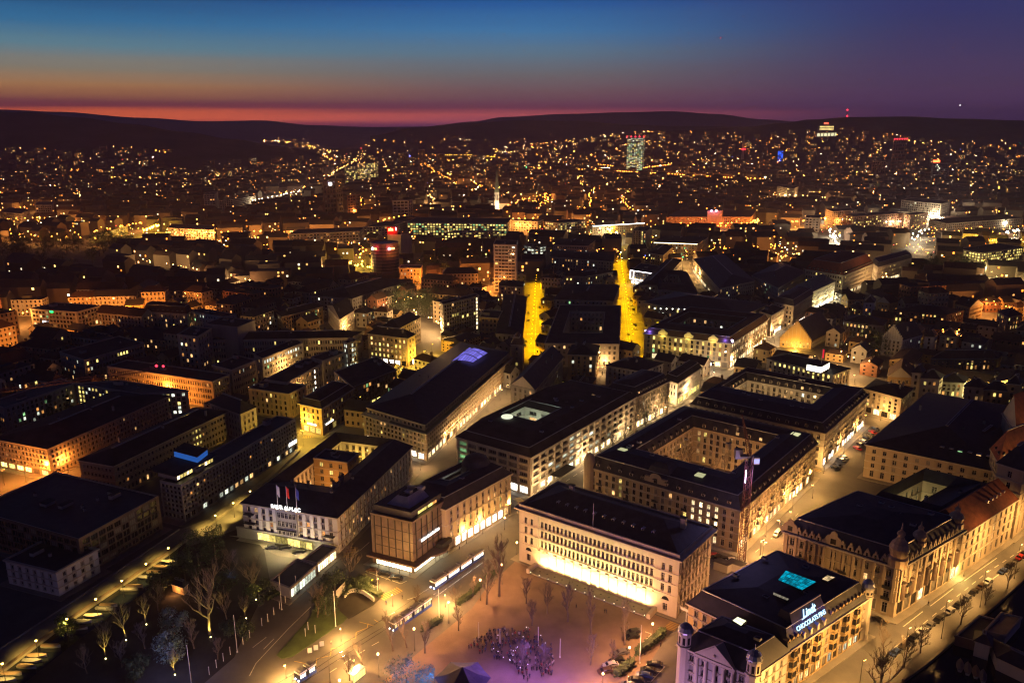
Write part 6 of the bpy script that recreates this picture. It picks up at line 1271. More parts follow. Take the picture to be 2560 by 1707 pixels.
bt += [('A0 %d %d' % q_[:2], q_[2], 80 + i_, 'bare tree in the dark garden, ' + q_[3], .8) for i_, q_ in enumerate(((1450, 900, 9, 'behind the farthest uplit one'), (1120, 1420, 8, 'in front of the middle uplit one'), (1780, 1250, 9, 'below the split trunk tree'), (2080, 980, 9, 'right of the split trunk tree'), (2120, 620, 11, 'near the pale lamp trio'), (2000, 1350, 7, 'by the white posts'), (800, 1480, 8, 'lowest near the boats'), (1330, 1250, 8, 'left of the cedars')))]
for s, h, sd, lb_, w in bt: bare(pts(s)[0], h, sd, lb_, w)
for s, h, sd, lb_, w, pw in (('A0 968 1310', 10, 30, 'bare garden tree uplit yellow, nearest the boats', .85, 2600), ('A0 1155 1142', 10, 31, 'bare garden tree uplit yellow, middle of the three', .85, 3000), ('A0 1340 1000', 8, 32, 'bare garden tree uplit faintly, farthest of the three', .8, 1500), ('A0 1925 1115', 20, 33, 'big round bare tree uplit at its split trunk', .8, 9000), ('A0 2250 945', 6, 39, 'small uplit tree near the hotel forecourt', .8, 900), ('A0 2340 775', 14, 40, 'uplit bare tree right beside the hotel forecourt', .75, 3500), ('A0 1600 1455', 6, 41, 'low tree with tangled uplit branches near the flagpoles', .9, 1800)):
    bare(pts(s)[0], h, sd, lb_, w, (UL, pw))
for k, s in enumerate(('Q 960 690', 'Q 1030 650', 'Q 1250 720', 'Q 1350 690')): bare(pts(s, 0)[0], 11, 50 + k, 'bare tree in the warm courtyard of the mansion block', .5, None, 'courtyard trees of the mansion block')
for k in range(7):
    q = pts('Z2 1380 990 Z2 2080 560')
    bare(q[0].lerp(q[1], (k + .3) / 7) + Vector((2.5, -1.5, 0)), 10, 60 + k % 3, 'bare street tree on the shopping avenue', .5, None, 'street trees of the shopping avenue')
def leafy_mesh(h, w, seed, mt, conic=False):
    k = ('leafy', round(h), round(w), seed, mt)
    if k in MATS: return MATS[k]
    r = random.Random(seed); b = MB(); b.cyl((0, 0, -.2), (0, 0, h * .5), h * .03, h * .015, 7); cr = MB()
    cl = []
    for _ in range(26):
        t = r.uniform(.12, 1) ; rad = w * (1 - t * .95 if conic else math.sin(math.pi * min(1, .2 + .75 * t)) ** .6); a = r.uniform(0, 6.3); q = rad * r.uniform(.35, .8)
        cl.append((Vector((q * math.cos(a), q * math.sin(a), h * (.12 + .86 * t))), (w * .22 + .3) * r.uniform(.7, 1.3)))
    for c, s in cl:
        for _ in range(70):
            d = Vector((r.gauss(0, 1), r.gauss(0, 1), r.gauss(0, .8))).normalized() * s * r.uniform(.5, 1.1); p = c + d; u = d.orthogonal().normalized(); v = d.cross(u).normalized(); l = r.uniform(.25, .6); a = r.uniform(0, 6.3); e = (u * math.cos(a) + v * math.sin(a)); f = (v * math.cos(a) - u * math.sin(a) + d * .3)
            cr.quad(p - e * l * .4, p + f * l * .5, p + e * l * .4, p - f * l * .5)
    MATS[k] = (b.mesh('trunk', [M['bark']]), cr.mesh('crown', [M[mt]])); return MATS[k]
def leafy(p, h, w, seed, label, mt='hedge', conic=False, group=None, name='evergreen_tree'):
    t = T(name, label, 'tree', p, group); a, c = leafy_mesh(h, w, seed, mt, conic); rz = rnd.uniform(0, 6); t.inst('trunk', a, p, rz); t.inst('crown', c, p, rz); return t
leafy(pts('A1 730 800')[0], 11, 6, 1, 'dark round evergreen by the curved garden wall'); leafy(pts('A1 640 940')[0], 8, 5, 2, 'dark evergreen shrub mass at the grass edge'); leafy(pts('A1 950 700')[0], 3, 5, 3, 'low evergreen hedge clump behind the curved wall')
leafy(pts('A0 1830 560')[0], 15, 8, 4, 'large black evergreen below the canal bridge'); leafy(pts('A0 1980 430')[0], 12, 7, 5, 'black evergreen near the hotel side lamps'); leafy(pts('A0 1700 640')[0], 9, 6, 6, 'dark evergreen beside the little orange hut'); leafy(pts('A0 620 1130')[0], 7, 4, 7, 'dark bush leaning over the parapet')
bl_ = leafy(pts('A1 1390 1720')[0], 14, 8.5, 8, 'big cedar washed in blue light at the picture bottom', 'leafb')
light(bl_.o, pts('A1 1560 1750')[0] + Vector((4, -9, 7)), bl_.loc, (.02, .3, 1), 9000, .4, spot=100, aim=bl_.loc + Vector((1, 0, 9)))
leafy(pts('A0 1250 1480')[0], 5, 5, 14, 'low dark shrub mass at the garden bottom'); leafy(pts('A0 2060 760')[0], 7, 6, 15, 'dark yew between the split trunk tree and pavilion'); leafy(pts('A1 30 800')[0], 6, 6, 16, 'dark yew by the pavilion wall'); leafy(pts('A0 2180 1120')[0], 4, 6, 17, 'dark shrub mound along the white posts'); leafy(pts('A0 1480 720')[0], 8, 5, 18, 'dark tree crown beside the last boats')
lt = leafy(pts('A0 1580 1330')[0], 8, 6, 9, 'bluish grey cedar in the dark garden', 'leafb'); leafy(pts('A0 1600 1120')[0], 9, 5, 10, 'second bluish cedar higher up the dark garden', 'leafb')
light(lt.o, lt.loc + Vector((4, -14, 10)), lt.loc, (.4, .4, 1), 1500, .5)
leafy(pts('B0 490 760')[0], 15, 3.4, 11, 'taller fir tree before the dim office wing', 'hedge', True, None, 'fir_tree'); leafy(pts('B0 650 715')[0], 13, 3.2, 12, 'shorter fir tree before the stair windows', 'hedge', True, None, 'fir_tree')
xt = leafy(pts('Z2 1135 372')[0], 7, 1.8, 13, 'slim tree strung with golden lights in a courtyard', 'hedge', True); m = MB()
for k in range(60): a = rnd.uniform(0, 6.3); z = rnd.uniform(1, 6.5); q = 1.9 * (1 - z / 8); m.octa(xt.loc + Vector((q * math.cos(a), q * math.sin(a), z)), .13)
xt.part('string_light', m, [emit('string_lights', (1, .7, .05), 9)], kind='stuff')
# dark park in the middle distance: leafy crowns one can tell apart at its edge
k = 0
for s in ('C1 1560 500', 'C1 1650 470', 'C1 1740 520', 'C1 1830 480', 'C1 1920 500', 'C1 2000 440', 'C1 2070 480', 'C1 1700 420', 'C1 1820 400', 'C1 1930 380', 'C1 2040 370', 'C1 2120 400', 'C1 1640 390', 'C1 1560 420', 'C1 1780 560', 'C1 1880 560', 'C1 1990 540', 'C1 1500 470', 'C1 1350 720', 'C1 1450 700', 'C1 1560 680', 'C1 1280 790', 'C1 1430 800', 'C1 1550 790', 'C1 1640 760', 'C1 1380 870', 'C1 1620 870', 'C3 1500 420', 'C3 1580 400', 'C3 1660 430', 'C3 1740 420', 'C3 1450 470', 'C3 1560 480', 'C3 1680 490', 'C3 1800 480', 'C3 1150 1130', 'C3 850 1110', 'C3 930 1180', 'C3 1000 1250', 'C2 60 300', 'C2 120 330', 'C2 200 330', 'C2 250 310', 'C2 80 370'):
    leafy(pts(s)[0], 17, 9, 20 + k % 4, 'dark leafless looking park tree between the towers and old town', 'hedge', False, 'dark park trees'); k += 1
bare(pts('C3 700 1100')[0], 14, 70, 'reddish lit bare tree before the white stepped house', .8, (DO, 5000)); bare(pts('B3 2330 450')[0], 14, 71, 'bright yellow lit tree at the tall yellowish house', .8, ((1, .8, .1), 5000))
# hedges and garden wall
def hedge(s, h, w, label):
    q = pts(s); b = MB(); r = random.Random(len(s))
    for i in range(len(q) - 1):
        L = (q[i + 1] - q[i]).length
        for _ in range(int(L * 50)):
            c = q[i].lerp(q[i + 1], r.random()) + Vector((r.uniform(-w, w) / 2, r.uniform(-w, w) / 2, r.uniform(.1, h))); a = r.uniform(0, 6.3); l = r.uniform(.2, .4); e = Vector((math.cos(a), math.sin(a), r.uniform(-.5, .5))) * l; f = Vector((-math.sin(a), math.cos(a), r.uniform(-.6, .6))) * l; b.quad(c - e, c - f, c + e, c + f)
        d = (q[i + 1] - q[i]).normalized(); n = Vector((-d.y, d.x, 0)) * w * .35; b.obox(q[i] - n, q[i + 1] - q[i], n * 2, (0, 0, h * .85))
    single('hedge', b, 'hedge', label, 'hedge')
hedge('A1 1540 1090 A1 1700 990', 1.6, 2, 'clipped dark hedge beside the waiting tram'); hedge('A1 1850 850 A1 1980 760 A1 2060 680', 1.6, 2, 'clipped hedge near the slim young tree'); hedge('A1 2120 620 A1 2200 560', 1.5, 2, 'short hedge below the tallest bare tree'); hedge('A2 1150 1310 A2 1290 1200 A2 1390 1110', 2.2, 2.2, 'long clipped hedge along the parking road'); hedge('A2 960 1500 A2 1100 1390', 1.8, 2.2, 'hedge between the lamp and black parked cars'); hedge('A1 90 800 A1 250 720 A1 370 740', 1.6, 3, 'garden hedge under the pavilion corner'); hedge('A1 870 640 A1 1140 770', 1.2, 3, 'low hedge along the curved white wall')
q = pts('A1 740 800 A1 815 720 A1 815 790 A1 850 750 A1 910 735 A1 980 755 A1 1040 795 A1 1080 825'); m = MB()
for i in range(2, 7): m.obox(q[i], q[i + 1] - q[i], (.2, .35, 0), (0, 0, 1.5))
m.obox(q[0], q[1] - q[0], (.2, .3, 0), (0, 0, 3.2)); single('garden_wall', m, 'white', 'curved white garden wall inside the dark planting bed', 'wall')
# flagpoles
for s, h, lb_ in (('A1 237 892', 12, 'white flagpole at the road edge nearest the pavilion'), ('A1 733 1048', 12, 'white flagpole on the planting bed'), ('A0 2178 1282', 12, 'white flagpole by the dark garden road edge'), ('A0 1757 1575', 12, 'white flagpole at the picture bottom by the garden'), ('A1 372 735', 6, 'short white flagpole at the pavilion corner'), ('A1 1118 745', 8, 'white pole beside the black taxi'), ('A2 1172 1382', 12, 'pale flagpole at the hedge of the parking road'), ('A1 1683 1000', 11, 'grey mast behind the waiting tram'), ('A1 680 1560', 9, 'dark catenary mast at the bottom tram track'), ('A2 440 1330', 6, 'bent pale pole on the square by the crowd'), ('A2 240 1220', 6, 'thin pale pole on the dim gravel'), ('A1 2240 1240', 6, 'pale pole in the dark crowd'), ('A1 2045 1150', 5, 'pale pole left of the dark crowd')):
    p = pts(s)[0]; m = MB(); m.cyl(p, p + Vector((0, 0, h)), .11, .06, 8); m.ball(p + Vector((0, 0, h)), .12, 6); m.cyl(p, p + Vector((0, 0, .3)), .25, .2, 8); single('flagpole', m, 'wpole' if 'dark' not in lb_[:5] else 'pole', lb_, 'pole', loc=p)
for s in ('A0 2293 1150', 'A0 2233 1210', 'A0 2115 1305', 'A0 2052 1365', 'A0 1988 1425', 'A0 1922 1490', 'A1 272 830', 'A1 218 885', 'A1 165 940', 'A1 110 1000', 'A1 55 1040'):
    p = pts(s)[0]; m = MB(); m.cyl(p, p + Vector((0, 0, 2.4)), .1, .08, 8); m.lathe(p + Vector((0, 0, 2.4)), [(.14, 0), (.14, .12), (.01, .15)], 8); single('bollard', m, 'wpole', 'white post along the garden edge of the wide road', 'post', 'white posts along the garden road', loc=p)
for s in ('A1 480 1080', 'A1 545 1110', 'A1 455 1140'): p = pts(s)[0]; m = MB(); m.cyl(p, p + Vector((0, 0, 2.6)), .09, .07, 6); m.lathe(p + Vector((0, 0, 2.6)), [(.13, 0), (.13, .1), (.01, .14)], 6); single('bollard', m, 'wpole', 'white post standing on the grass tip', 'post', 'white posts on the grass', loc=p)
for s, lb_ in (('A1 495 1305', 'nearest of the three white boards on the stop pavement'), ('A1 550 1280', 'middle one of the three white boards on the stop pavement'), ('A1 605 1245', 'farthest of the three white boards on the stop pavement')):
    p = pts(s)[0]; t = T('notice_board', lb_, 'board', p); m = MB(); m.obox(p + Vector((-.6, 0, .5)), (1.2, .3, 0), (0, .08, 0), (0, 0, 1.6)); t.part('panel', m, ['white']); m = MB(); m.cyl(p + Vector((-.5, .05, 0)), p + Vector((-.5, .05, .5)), .05, .05, 5); m.cyl(p + Vector((.5, .3, 0)), p + Vector((.5, .3, .5)), .05, .05, 5); t.part('stand', m, ['pole'])
# ------------------------------------------------------------------ cars
def car_parts(kind):
    k = ('car', kind)
    if k in MATS: return MATS[k]
    van = kind == 'van'; L = 4.5 if not van else 5.0; wd = .88; hh = 1.42 if not van else 2.0
    prof = ([(-L / 2, .35), (-L / 2 + .02, .75), (-L * .34, .92), (-L * .17, 1.38), (L * .12, hh), (L * .3, 1.36), (L * .43, .98), (L / 2, .9), (L / 2, .35)] if not van else [(-L / 2, .4), (-L / 2, 1.0), (-L * .4, 1.2), (-L * .3, hh - .1), (-L * .2, hh), (L * .48, hh), (L / 2, 1.2), (L / 2, .4)])
    b = MB(); n = len(prof)
    for y, s in ((-wd, 1), (wd, -1)):
        pass
    def sect(x, z): return .8 if z < .6 else (1.0 if z < 1.0 else .8)
    ring = [[(x, -wd * sect(x, z), z) for x, z in prof], [(x, wd * sect(x, z), z) for x, z in prof]]
    for i in range(n - 1): b.quad(ring[0][i], ring[1][i], ring[1][i + 1], ring[0][i + 1])
    b.face(ring[0][::-1]); b.face(ring[1]); b.quad(ring[0][-1], ring[1][-1], ring[1][0], ring[0][0])
    g = MB(); 
    def gl(i, f0, f1):
        a, b_, c, d = Vector(ring[0][i]), Vector(ring[1][i]), Vector(ring[1][i + 1]), Vector(ring[0][i + 1]); nn = (b_ - a).cross(d - a).normalized() * -.012
        if nn.z < 0: nn = -nn
        P = lambda u, v: a.lerp(b_, u).lerp(d.lerp(c, u), v) + nn
        g.quad(P(.08, f0), P(.92, f0), P(.92, f1), P(.08, f1))
    if not van: gl(2, .12, .92); gl(5, .1, .9)
    else: gl(2, .15, .95)
    for y in (-1, 1):
        yy = y * (wd * .8 + .012) if True else 0
        zs = (1.02, hh - .12)
        g.quad((-L * .27, y * (wd * .98), 1.0), (L * .36, y * (wd * .98), 1.02), (L * .26, y * wd * .815, zs[1]), (-L * .16, y * wd * .815, zs[1]))
    w = MB(); w.cyl((0, -.1, 0), (0, .1, 0), .32, .32, 12, 0); w.cyl((0, -.11, 0), (0, .11, 0), .18, .18, 8, 1)
    hl = MB(); hl.obox((-L / 2 - .02, -.18, .6), (.06, 0, 0), (0, .36, 0), (0, 0, .16))
    tl = MB(); tl.obox((L / 2 - .03, -.16, .7), (.05, 0, 0), (0, .32, 0), (0, 0, .16))
    MATS[k] = (b, g.mesh('car_glass', [M['glass']]), w.mesh('wheel', [M['dark'], M['chrome']]), hl.mesh('headlight', [M['chrome']]), tl.mesh('tail_light', [mat('red_lens', (.3, .01, .01), .3, amt=0)]), L, wd); return MATS[k]
PC = dict(black=(.008, .008, .009), grey=(.09, .09, .1), silver=(.42, .42, .43), white=(.7, .7, .68), red=(.4, .015, .015), blue=(.02, .04, .12), brown=(.08, .045, .03))
def car(p, rz, col, label, group=None, kind='car'):
    b, g, w, hl, tl, L, wd = car_parts(kind); kk = ('body', kind, col)
    if kk not in MATS: MATS[kk] = b.mesh('body', [mat('car_paint_' + col, PC[col], .28, .25, amt=0, spec=.6)])
    p = Vector((p.x, p.y, .02)); t = T('parked_car' if kind == 'car' else 'parked_van', label, 'car' if kind == 'car' else 'van', p, group); t.o.rotation_euler = (0, 0, rz)
    def put(n, me, q): o = link(n, me, t.o); o.location = q
    put('body', MATS[kk], (0, 0, 0)); put('car_glass', g, (0, 0, 0))
    for x in (-L * .3, L * .3):
        for y in (-wd + .04, wd - .04): put('wheel', w, (x, y, .32))
    for y in (-.6, .6): put('headlight', hl, (0, y, 0)); put('tail_light', tl, (0, y, 0))
    return t
def heading(s):
    a, b = pts(s); d = b - a; return math.atan2(d.y, d.x)
hr = heading('A3 1060 1390 A3 2215 500')
for i, (x, y) in enumerate(((1060, 1390), (1165, 1300), (1250, 1235), (1335, 1165), (1415, 1105), (1487, 1050), (1562, 998), (1665, 920), (1745, 862), (1822, 800), (1885, 748), (1955, 695), (2018, 648), (2155, 552), (2215, 500), (2310, 425), (2345, 395))):
    c_ = ('black', 'blue', 'black', 'black', 'silver', 'grey', 'black', 'silver', 'black', 'grey', 'black', 'brown', 'white', 'blue', 'black', 'red', 'black')[i]
    car(pts('A3 %d %d' % (x, y))[0], hr + rnd.uniform(-.03, .03), c_, '%s car in the row parked along the riverside road' % c_, 'cars parked along the riverside road')
car(pts('A3 1020 1010')[0], hr + 1.3, 'black', 'black car parked at the corner of the ornate building')
hp = heading('A2 1160 1550 A2 1310 1410') - R(62)
for i, (x, y) in enumerate(((1310, 1410), (1250, 1465), (1215, 1510), (1140, 1552), (1075, 1600))): c_ = ('black', 'black', 'blue', 'black', 'grey')[i]; car(pts('A2 %d %d' % (x, y))[0], hp, c_, '%s car nose-in in the marked bays by the hedge' % c_, 'cars in the marked bays by the hedge')
for i, (x, y) in enumerate(((1115, 1110), (1100, 1155), (1005, 1300), (960, 1375), (905, 1415), (860, 1470))): c_ = ('black', 'black', 'grey', 'black', 'silver', 'brown')[i]; car(pts('A2 %d %d' % (x, y))[0], hp + .5, c_, '%s car angled under the bare trees by the lamps' % c_, 'cars under the trees by the square lamps')
hc_ = heading('A1 1000 540 A1 1330 655') + R(18)
for s, c_, lb_ in (('A1 1075 545', 'brown', 'brown car, farthest of three in the bays before the granite store'), ('A1 1180 578', 'black', 'black car in the middle bay before the granite store'), ('A1 1287 618', 'black', 'black car in the nearest bay before the granite store')): car(pts(s)[0], hc_, c_, lb_)
tx = car(pts('A1 1068 660')[0], hc_ - .1, 'black', 'black taxi with a lit yellow roof sign by the hedge'); m = MB(); m.obox(tx.loc + Vector((-.15, -.3, 1.43)), (.3, 0, 0), (0, .6, 0), (0, 0, .2)); o_ = tx.part('taxi_sign', m, [emit('taxi_sign_light', (1, .75, .05), 6)])
for s, c_, lb_ in (('A1 270 335', 'black', 'dark car in the lit hotel forecourt'), ('A1 395 370', 'black', 'dark limousine at the open side of the hotel forecourt'), ('A1 140 330', 'grey', 'grey car deep in the hotel forecourt')): car(pts(s)[0], hc_ + .5, c_, lb_)
for i, (x, y) in enumerate(((495, 208), (535, 225), (605, 243), (675, 258))): c_ = ('red', 'black', 'black', 'white')[i]; car(pts('K %d %d' % (x, y))[0], hp + .2, c_, '%s car parked side by side behind the bank' % c_, 'cars parked behind the bank')
hs = heading('B3 640 1150 B3 960 840')
for i, (x, y) in enumerate(((985, 812), (960, 845), (935, 868), (905, 900), (880, 930), (850, 960), (820, 992), (700, 1075), (672, 1100), (640, 1150), (615, 1175))): c_ = ('black', 'red', 'grey', 'black', 'silver', 'black', 'red', 'silver', 'black', 'grey', 'black')[i]; car(pts('B3 %d %d' % (x, y))[0], hs + 1.0, c_, '%s car angled in the narrow parking street' % c_, 'cars in the narrow parking street')
car(pts('M 85 690')[0], hs, 'white', 'white van parked where the narrow street opens', None, 'van'); car(pts('M 130 600')[0], hs + .9, 'black', 'black car beside the white van')
for i, (x, y) in enumerate(((255, 640 + 130), (257, 850), (258, 880), (258, 910), (250, 1090), (250, 1120), (250, 1150), (150, 820), (150, 890), (128, 1080), (120, 1120), (155, 660))): car(pts('C2 %d %d' % (x, y))[0], R(90), ('black', 'grey')[i % 2], '%s car at the kerb of the first yellow street' % ('black', 'grey')[i % 2], 'cars along the first yellow street')
for i, (x, y) in enumerate(((1095, 710), (1100, 750), (1115, 790), (1118, 830), (1130, 930), (1135, 970), (1070, 1020), (950, 440), (950, 480), (1148, 1150))): car(pts('C2 %d %d' % (x, y))[0], R(96), ('black', 'silver')[i % 2], '%s car at the kerb of the second yellow street' % ('black', 'silver')[i % 2], 'cars along the second yellow street')
# ------------------------------------------------------------------ trams, shelter
def tram(s, nseg, hh, label, lit, roof_lit=False, colr='blue'):
    a, b = pts(s); d = (b - a); L = d.length; d.normalize(); n = Vector((-d.y, d.x, 0)); t = T('tram', label, 'tram', a); w = 2.3; sl = L / nseg
    bm = mat('tram_blue', (.03, .06, .28), .35, amt=.1, ns=.4); wm = mat('tram_white', (.6, .6, .62), .4, amt=.05, ns=.4)
    for k in range(nseg):
        o = a + d * sl * k - n * w / 2 + Vector((0, 0, .35)); m = MB(); m.obox(o, d * (sl - .5), n * w, (0, 0, .95), 0); m.obox(o + Vector((0, 0, .95)), d * (sl - .5), n * w, (0, 0, 1.35), 2); m.obox(o + Vector((0, 0, 2.3)), d * (sl - .5), n * w, (0, 0, .5), 1)
        m.obox(o + Vector((0, 0, 2.8)) + d * .02, d * (sl - .54), n * w, (0, 0, .05), 3); m.obox(o + d * .6 + n * .3 + Vector((0, 0, 2.85)), d * (sl - 1.7), n * (w - .6), (0, 0, .35), 3); t.part('car_section', m, [bm, wm, 'dark', mat('tram_roof', (.12, .12, .13), .6, amt=.3, ns=.6)])
        for side in (-.02, w + .02):
            g = MB(); nw = max(3, int(sl / 1.5))
            for j in range(nw): p = o + d * (.3 + (sl - 1.1) * j / nw) + n * side + Vector((0, 0, 1.05)); g.quad(p, p + d * ((sl - 1.1) / nw - .2), p + d * ((sl - 1.1) / nw - .2) + Vector((0, 0, 1.1)), p + Vector((0, 0, 1.1)))
            t.part('window_band', g, [lit])
        if k < nseg - 1: m = MB(); m.obox(o + d * (sl - .5) + n * .2, d * .5, n * (w - .4), (0, 0, 2.5)); t.part('bellows', m, ['dark'])
    for q, v in ((a, -1), (b - d * .5, 1)):
        for y in (-.7, .7): m = MB(); m.ball(q + n * y + d * (v * .06) + Vector((0, 0, .85)), .2, 8); t.part('headlight', m, [emit('headlight_glow', (1, .95, .85), 16)])
    m = MB(); p = a + d * L * .45 + Vector((0, 0, 3.15)); m.cyl(p - n * .6, p + d * .9 + Vector((0, 0, 1)), .04, .04, 4); m.cyl(p + n * .6, p + d * .9 + Vector((0, 0, 1)), .04, .04, 4); t.part('pantograph', m, ['dark']); return t
tl_ = emit('tram_window_light', (1, .92, .75), 3.2, .3, sample=True)
tram('A1 1620 712 A1 2080 400', 4, 3.2, 'blue and white tram running past the granite store', tl_)
tram('A1 1245 1095 A1 1600 850', 4, 3.2, 'tram waiting at the stop behind the twin stemmed tree', emit('tram_dim_light', (1, .8, .4), 1.3, .4))
tram('A1 380 1560 A1 545 1452', 2, 3.2, 'short tram at the bottom edge of the tram street', tl_)
p = pts('A1 870 1568 A1 980 1480'); d = p[1] - p[0]; t = T('bus_shelter', 'glass bus shelter with a lit yellow side under bare branches', 'bus shelter', p[0]); n = Vector((-d.y, d.x, 0)).normalized(); m = MB(); m.obox(p[0] - n * 1.2 + Vector((0, 0, 2.6)), d, n * 2.4, (0, 0, .15)); t.part('roof', m, ['metal'])
for k in range(5): m = MB(); q = p[0] + d * k / 4 - n; m.cyl(q, q + Vector((0, 0, 2.6)), .06, .06, 6); t.part('post', m, ['pole'])
m = MB(); q = p[0] - n * 1.05 + Vector((0, 0, .4)); m.quad(q, q + d, q + d + Vector((0, 0, 2)), q + Vector((0, 0, 2))); t.part('lit_panel', m, [emit('shelter_panel_light', (1, .85, .25), 1.6, sample=True)])
# ------------------------------------------------------------------ boats
def boat(p, rz, L, col, label, group):
    k = ('boat', col)
    if k not in MATS:
        b = MB(); pr = []
        for t_, w, z in ((-.5, .62, .75), (-.2, .95, .7), (.15, .9, .78), (.38, .5, .9), (.5, .03, 1.0)): pr.append((t_, w, z))
        for i in range(4):
            (x0, w0, z0), (x1, w1, z1) = pr[i], pr[i + 1]
            for s in (-1, 1): b.quad((x0, s * w0, z0), (x1, s * w1, z1), (x1, s * w1 * .6, .05), (x0, s * w0 * .6, .05))
        b.quad((-.5, -.62, .75), (-.5, .62, .75), (-.5, .4, .05), (-.5, -.4, .05)); hull = b.mesh('hull', [M['grey']])
        c = MB()
        for i in range(4):
            (x0, w0, z0), (x1, w1, z1) = pr[i], pr[i + 1]; h0 = .35 * (1 - abs(x0) * 1.2); h1 = .35 * (1 - abs(x1) * 1.2)
            for s in (-1, 1): c.quad((x0, s * w0 * .97, z0 + .01), (x1, s * w1 * .97, z1 + .01), (x1, 0, z1 + h1), (x0, 0, z0 + h0))
        MATS[k] = (hull, c.mesh('cover', [mat('boat_cover_' + col, {'tan': (.17, .11, .08), 'grey': (.11, .105, .12), 'white': (.26, .24, .23)}[col], .8, ns=1.5, amt=.2)]))
    t = T('moored_boat', label, 'boat', p, group); t.o.rotation_euler = (0, 0, rz)
    for n_, me in zip(('hull', 'cover'), MATS[k]): o = link(n_, me, t.o); o.scale = (L, 1, 1)
hb = heading('A0 0 1500 A0 1560 390') - R(75)
for i, (x, y) in enumerate(((110, 1495), (250, 1430), (300, 1375), (345, 1330), (470, 1240), (720, 1075), (760, 1015), (860, 960), (960, 895), (1000, 865), (1190, 718), (1235, 690), (1345, 610), (1425, 560), (1490, 512), (1555, 465), (60, 1550))):
    c_ = ('tan', 'tan', 'grey', 'tan', 'tan', 'tan', 'grey', 'white', 'grey', 'tan', 'white', 'tan', 'grey', 'tan', 'tan', 'white', 'grey')[i]
    p = pts('A0 %d %d' % (x, y))[0]; p.z = .1; boat(p, hb + rnd.uniform(-.1, .1), 5.6, c_, 'boat under a %s cover moored below the canal parapet' % c_, 'covered boats moored in the canal')
for x, y, c_ in ((1760, 1420, 'grey'), (1830, 1450, 'grey'), (1905, 1480, 'tan'), (1970, 1520, 'grey')): p = pts('A3 %d %d' % (x, y))[0]; p.z = .12; boat(p, R(60), 5.5, c_, 'boat under a %s cover moored at the bath house' % c_, 'boats moored at the bath house')
# ------------------------------------------------------------------ tower crane
cb_ = pts('Q 1515 1505')[0]; t = T('tower_crane', 'red lattice tower crane with a raised jib over the courtyard block', 'crane', cb_); m = MB(); s_ = 1.0; Hc = 40
for x in (-s_, s_):
    for y in (-s_, s_): m.cyl(cb_ + Vector((x, y, 0)), cb_ + Vector((x, y, Hc)), .13, .13, 5)
k = 0; z = 0
while z < Hc - 2:
    c4 = [Vector((-s_, -s_, 0)), Vector((s_, -s_, 0)), Vector((s_, s_, 0)), Vector((-s_, s_, 0))]
    for i in range(4): m.cyl(cb_ + c4[i] + Vector((0, 0, z)), cb_ + c4[(i + 1) % 4] + Vector((0, 0, z + 2)), .07, .07, 4); m.cyl(cb_ + c4[i] + Vector((0, 0, z)), cb_ + c4[(i + 1) % 4] + Vector((0, 0, z)), .07, .07, 4)
    z += 2
t.part('mast', m, ['red']); top = cb_ + Vector((0, 0, Hc)); jd = (at_dist(*px('Q 1525 135')[0], top.y + 4) - top); m = MB(); u = Vector((1, .2, 0)).normalized() * .8; v = Vector((0, -.8, .3)); n_ = 18
for off_ in (u, -u, v):
    m.cyl(top + off_, top + jd + off_ * .3, .12, .09, 5)
for i in range(n_):
    f = i / n_; g_ = (i + 1) / n_
    for a, b in ((u, v), (v, -u), (-u, u)): m.cyl(top + jd * f + a * (1 - .7 * f), top + jd * g_ + b * (1 - .7 * g_), .06, .06, 4)
t.part('jib', m, ['red']); m = MB(); m.obox(top + Vector((1.2, -1, -2.6)), (1.8, 0, 0), (0, 1.8, 0), (0, 0, 2.4), 0); m.quad(top + Vector((1.2, -1.02, -2.2)), top + Vector((3, -1.02, -2.2)), top + Vector((3, -1.02, -.6)), top + Vector((1.2, -1.02, -.6)), 1); t.part('cab', m, ['white', emit('crane_cab_light', (.5, .5, 1), 1.2)])
m = MB(); m.obox(top + Vector((-4.5, 1, -1.5)), (2.4, 0, 0), (0, 2, 0), (0, 0, 3.2)); m.obox(top + Vector((-3, -.6, -.5)), (3, 0, 0), (0, 2.4, 0), (0, 0, .5)); t.part('counterweight', m, ['grey']); m = MB(); m.obox(top + Vector((-1.4, -1.35, -9)), (.25, 0, 0), (0, .2, 0), (0, 0, 4.5)); t.part('work_light', m, [emit('violet_work_light', (.75, .65, 1), 6)]); m = MB(); m.obox(cb_ + Vector((-2.2, -2.2, 0)), (4.4, 0, 0), (0, 4.4, 0), (0, 0, 1.2)); t.part('base', m, ['grey'])
light(t.o, top + Vector((-2, -2.5, -7)), t.loc, (.5, .4, 1), 1200, .3)
p0 = at(*px('B0 -330 515')[0], 44); p1 = at(*px('B0 1440 262')[0], 44); t = T('tower_crane', 'long violet red crane jib reaching over the stair lit courtyard office', 'crane', (p0.x, p0.y, 0)); m = MB(); d = p1 - p0; n_ = 26
for off_ in (Vector((0, -.7, 0)), Vector((0, .7, 0)), Vector((0, 0, 1.3))): m.cyl(p0 + off_, p1 + off_, .14, .1, 5)
for i in range(n_):
    f, g_ = i / n_, (i + 1) / n_
    for a, b in ((Vector((0, -.7, 0)), Vector((0, 0, 1.3))), (Vector((0, 0, 1.3)), Vector((0, .7, 0))), (Vector((0, .7, 0)), Vector((0, -.7, 0)))): m.cyl(p0 + d * f + a, p0 + d * g_ + b, .07, .07, 4)
t.part('jib', m, ['red']); m = MB(); g0 = Vector((p0.x, p0.y, 0))
for x in (-.9, .9):
    for y in (-.9, .9): m.cyl(g0 + Vector((x, y, 0)), p0 + Vector((x, y, 5)), .14, .14, 5)
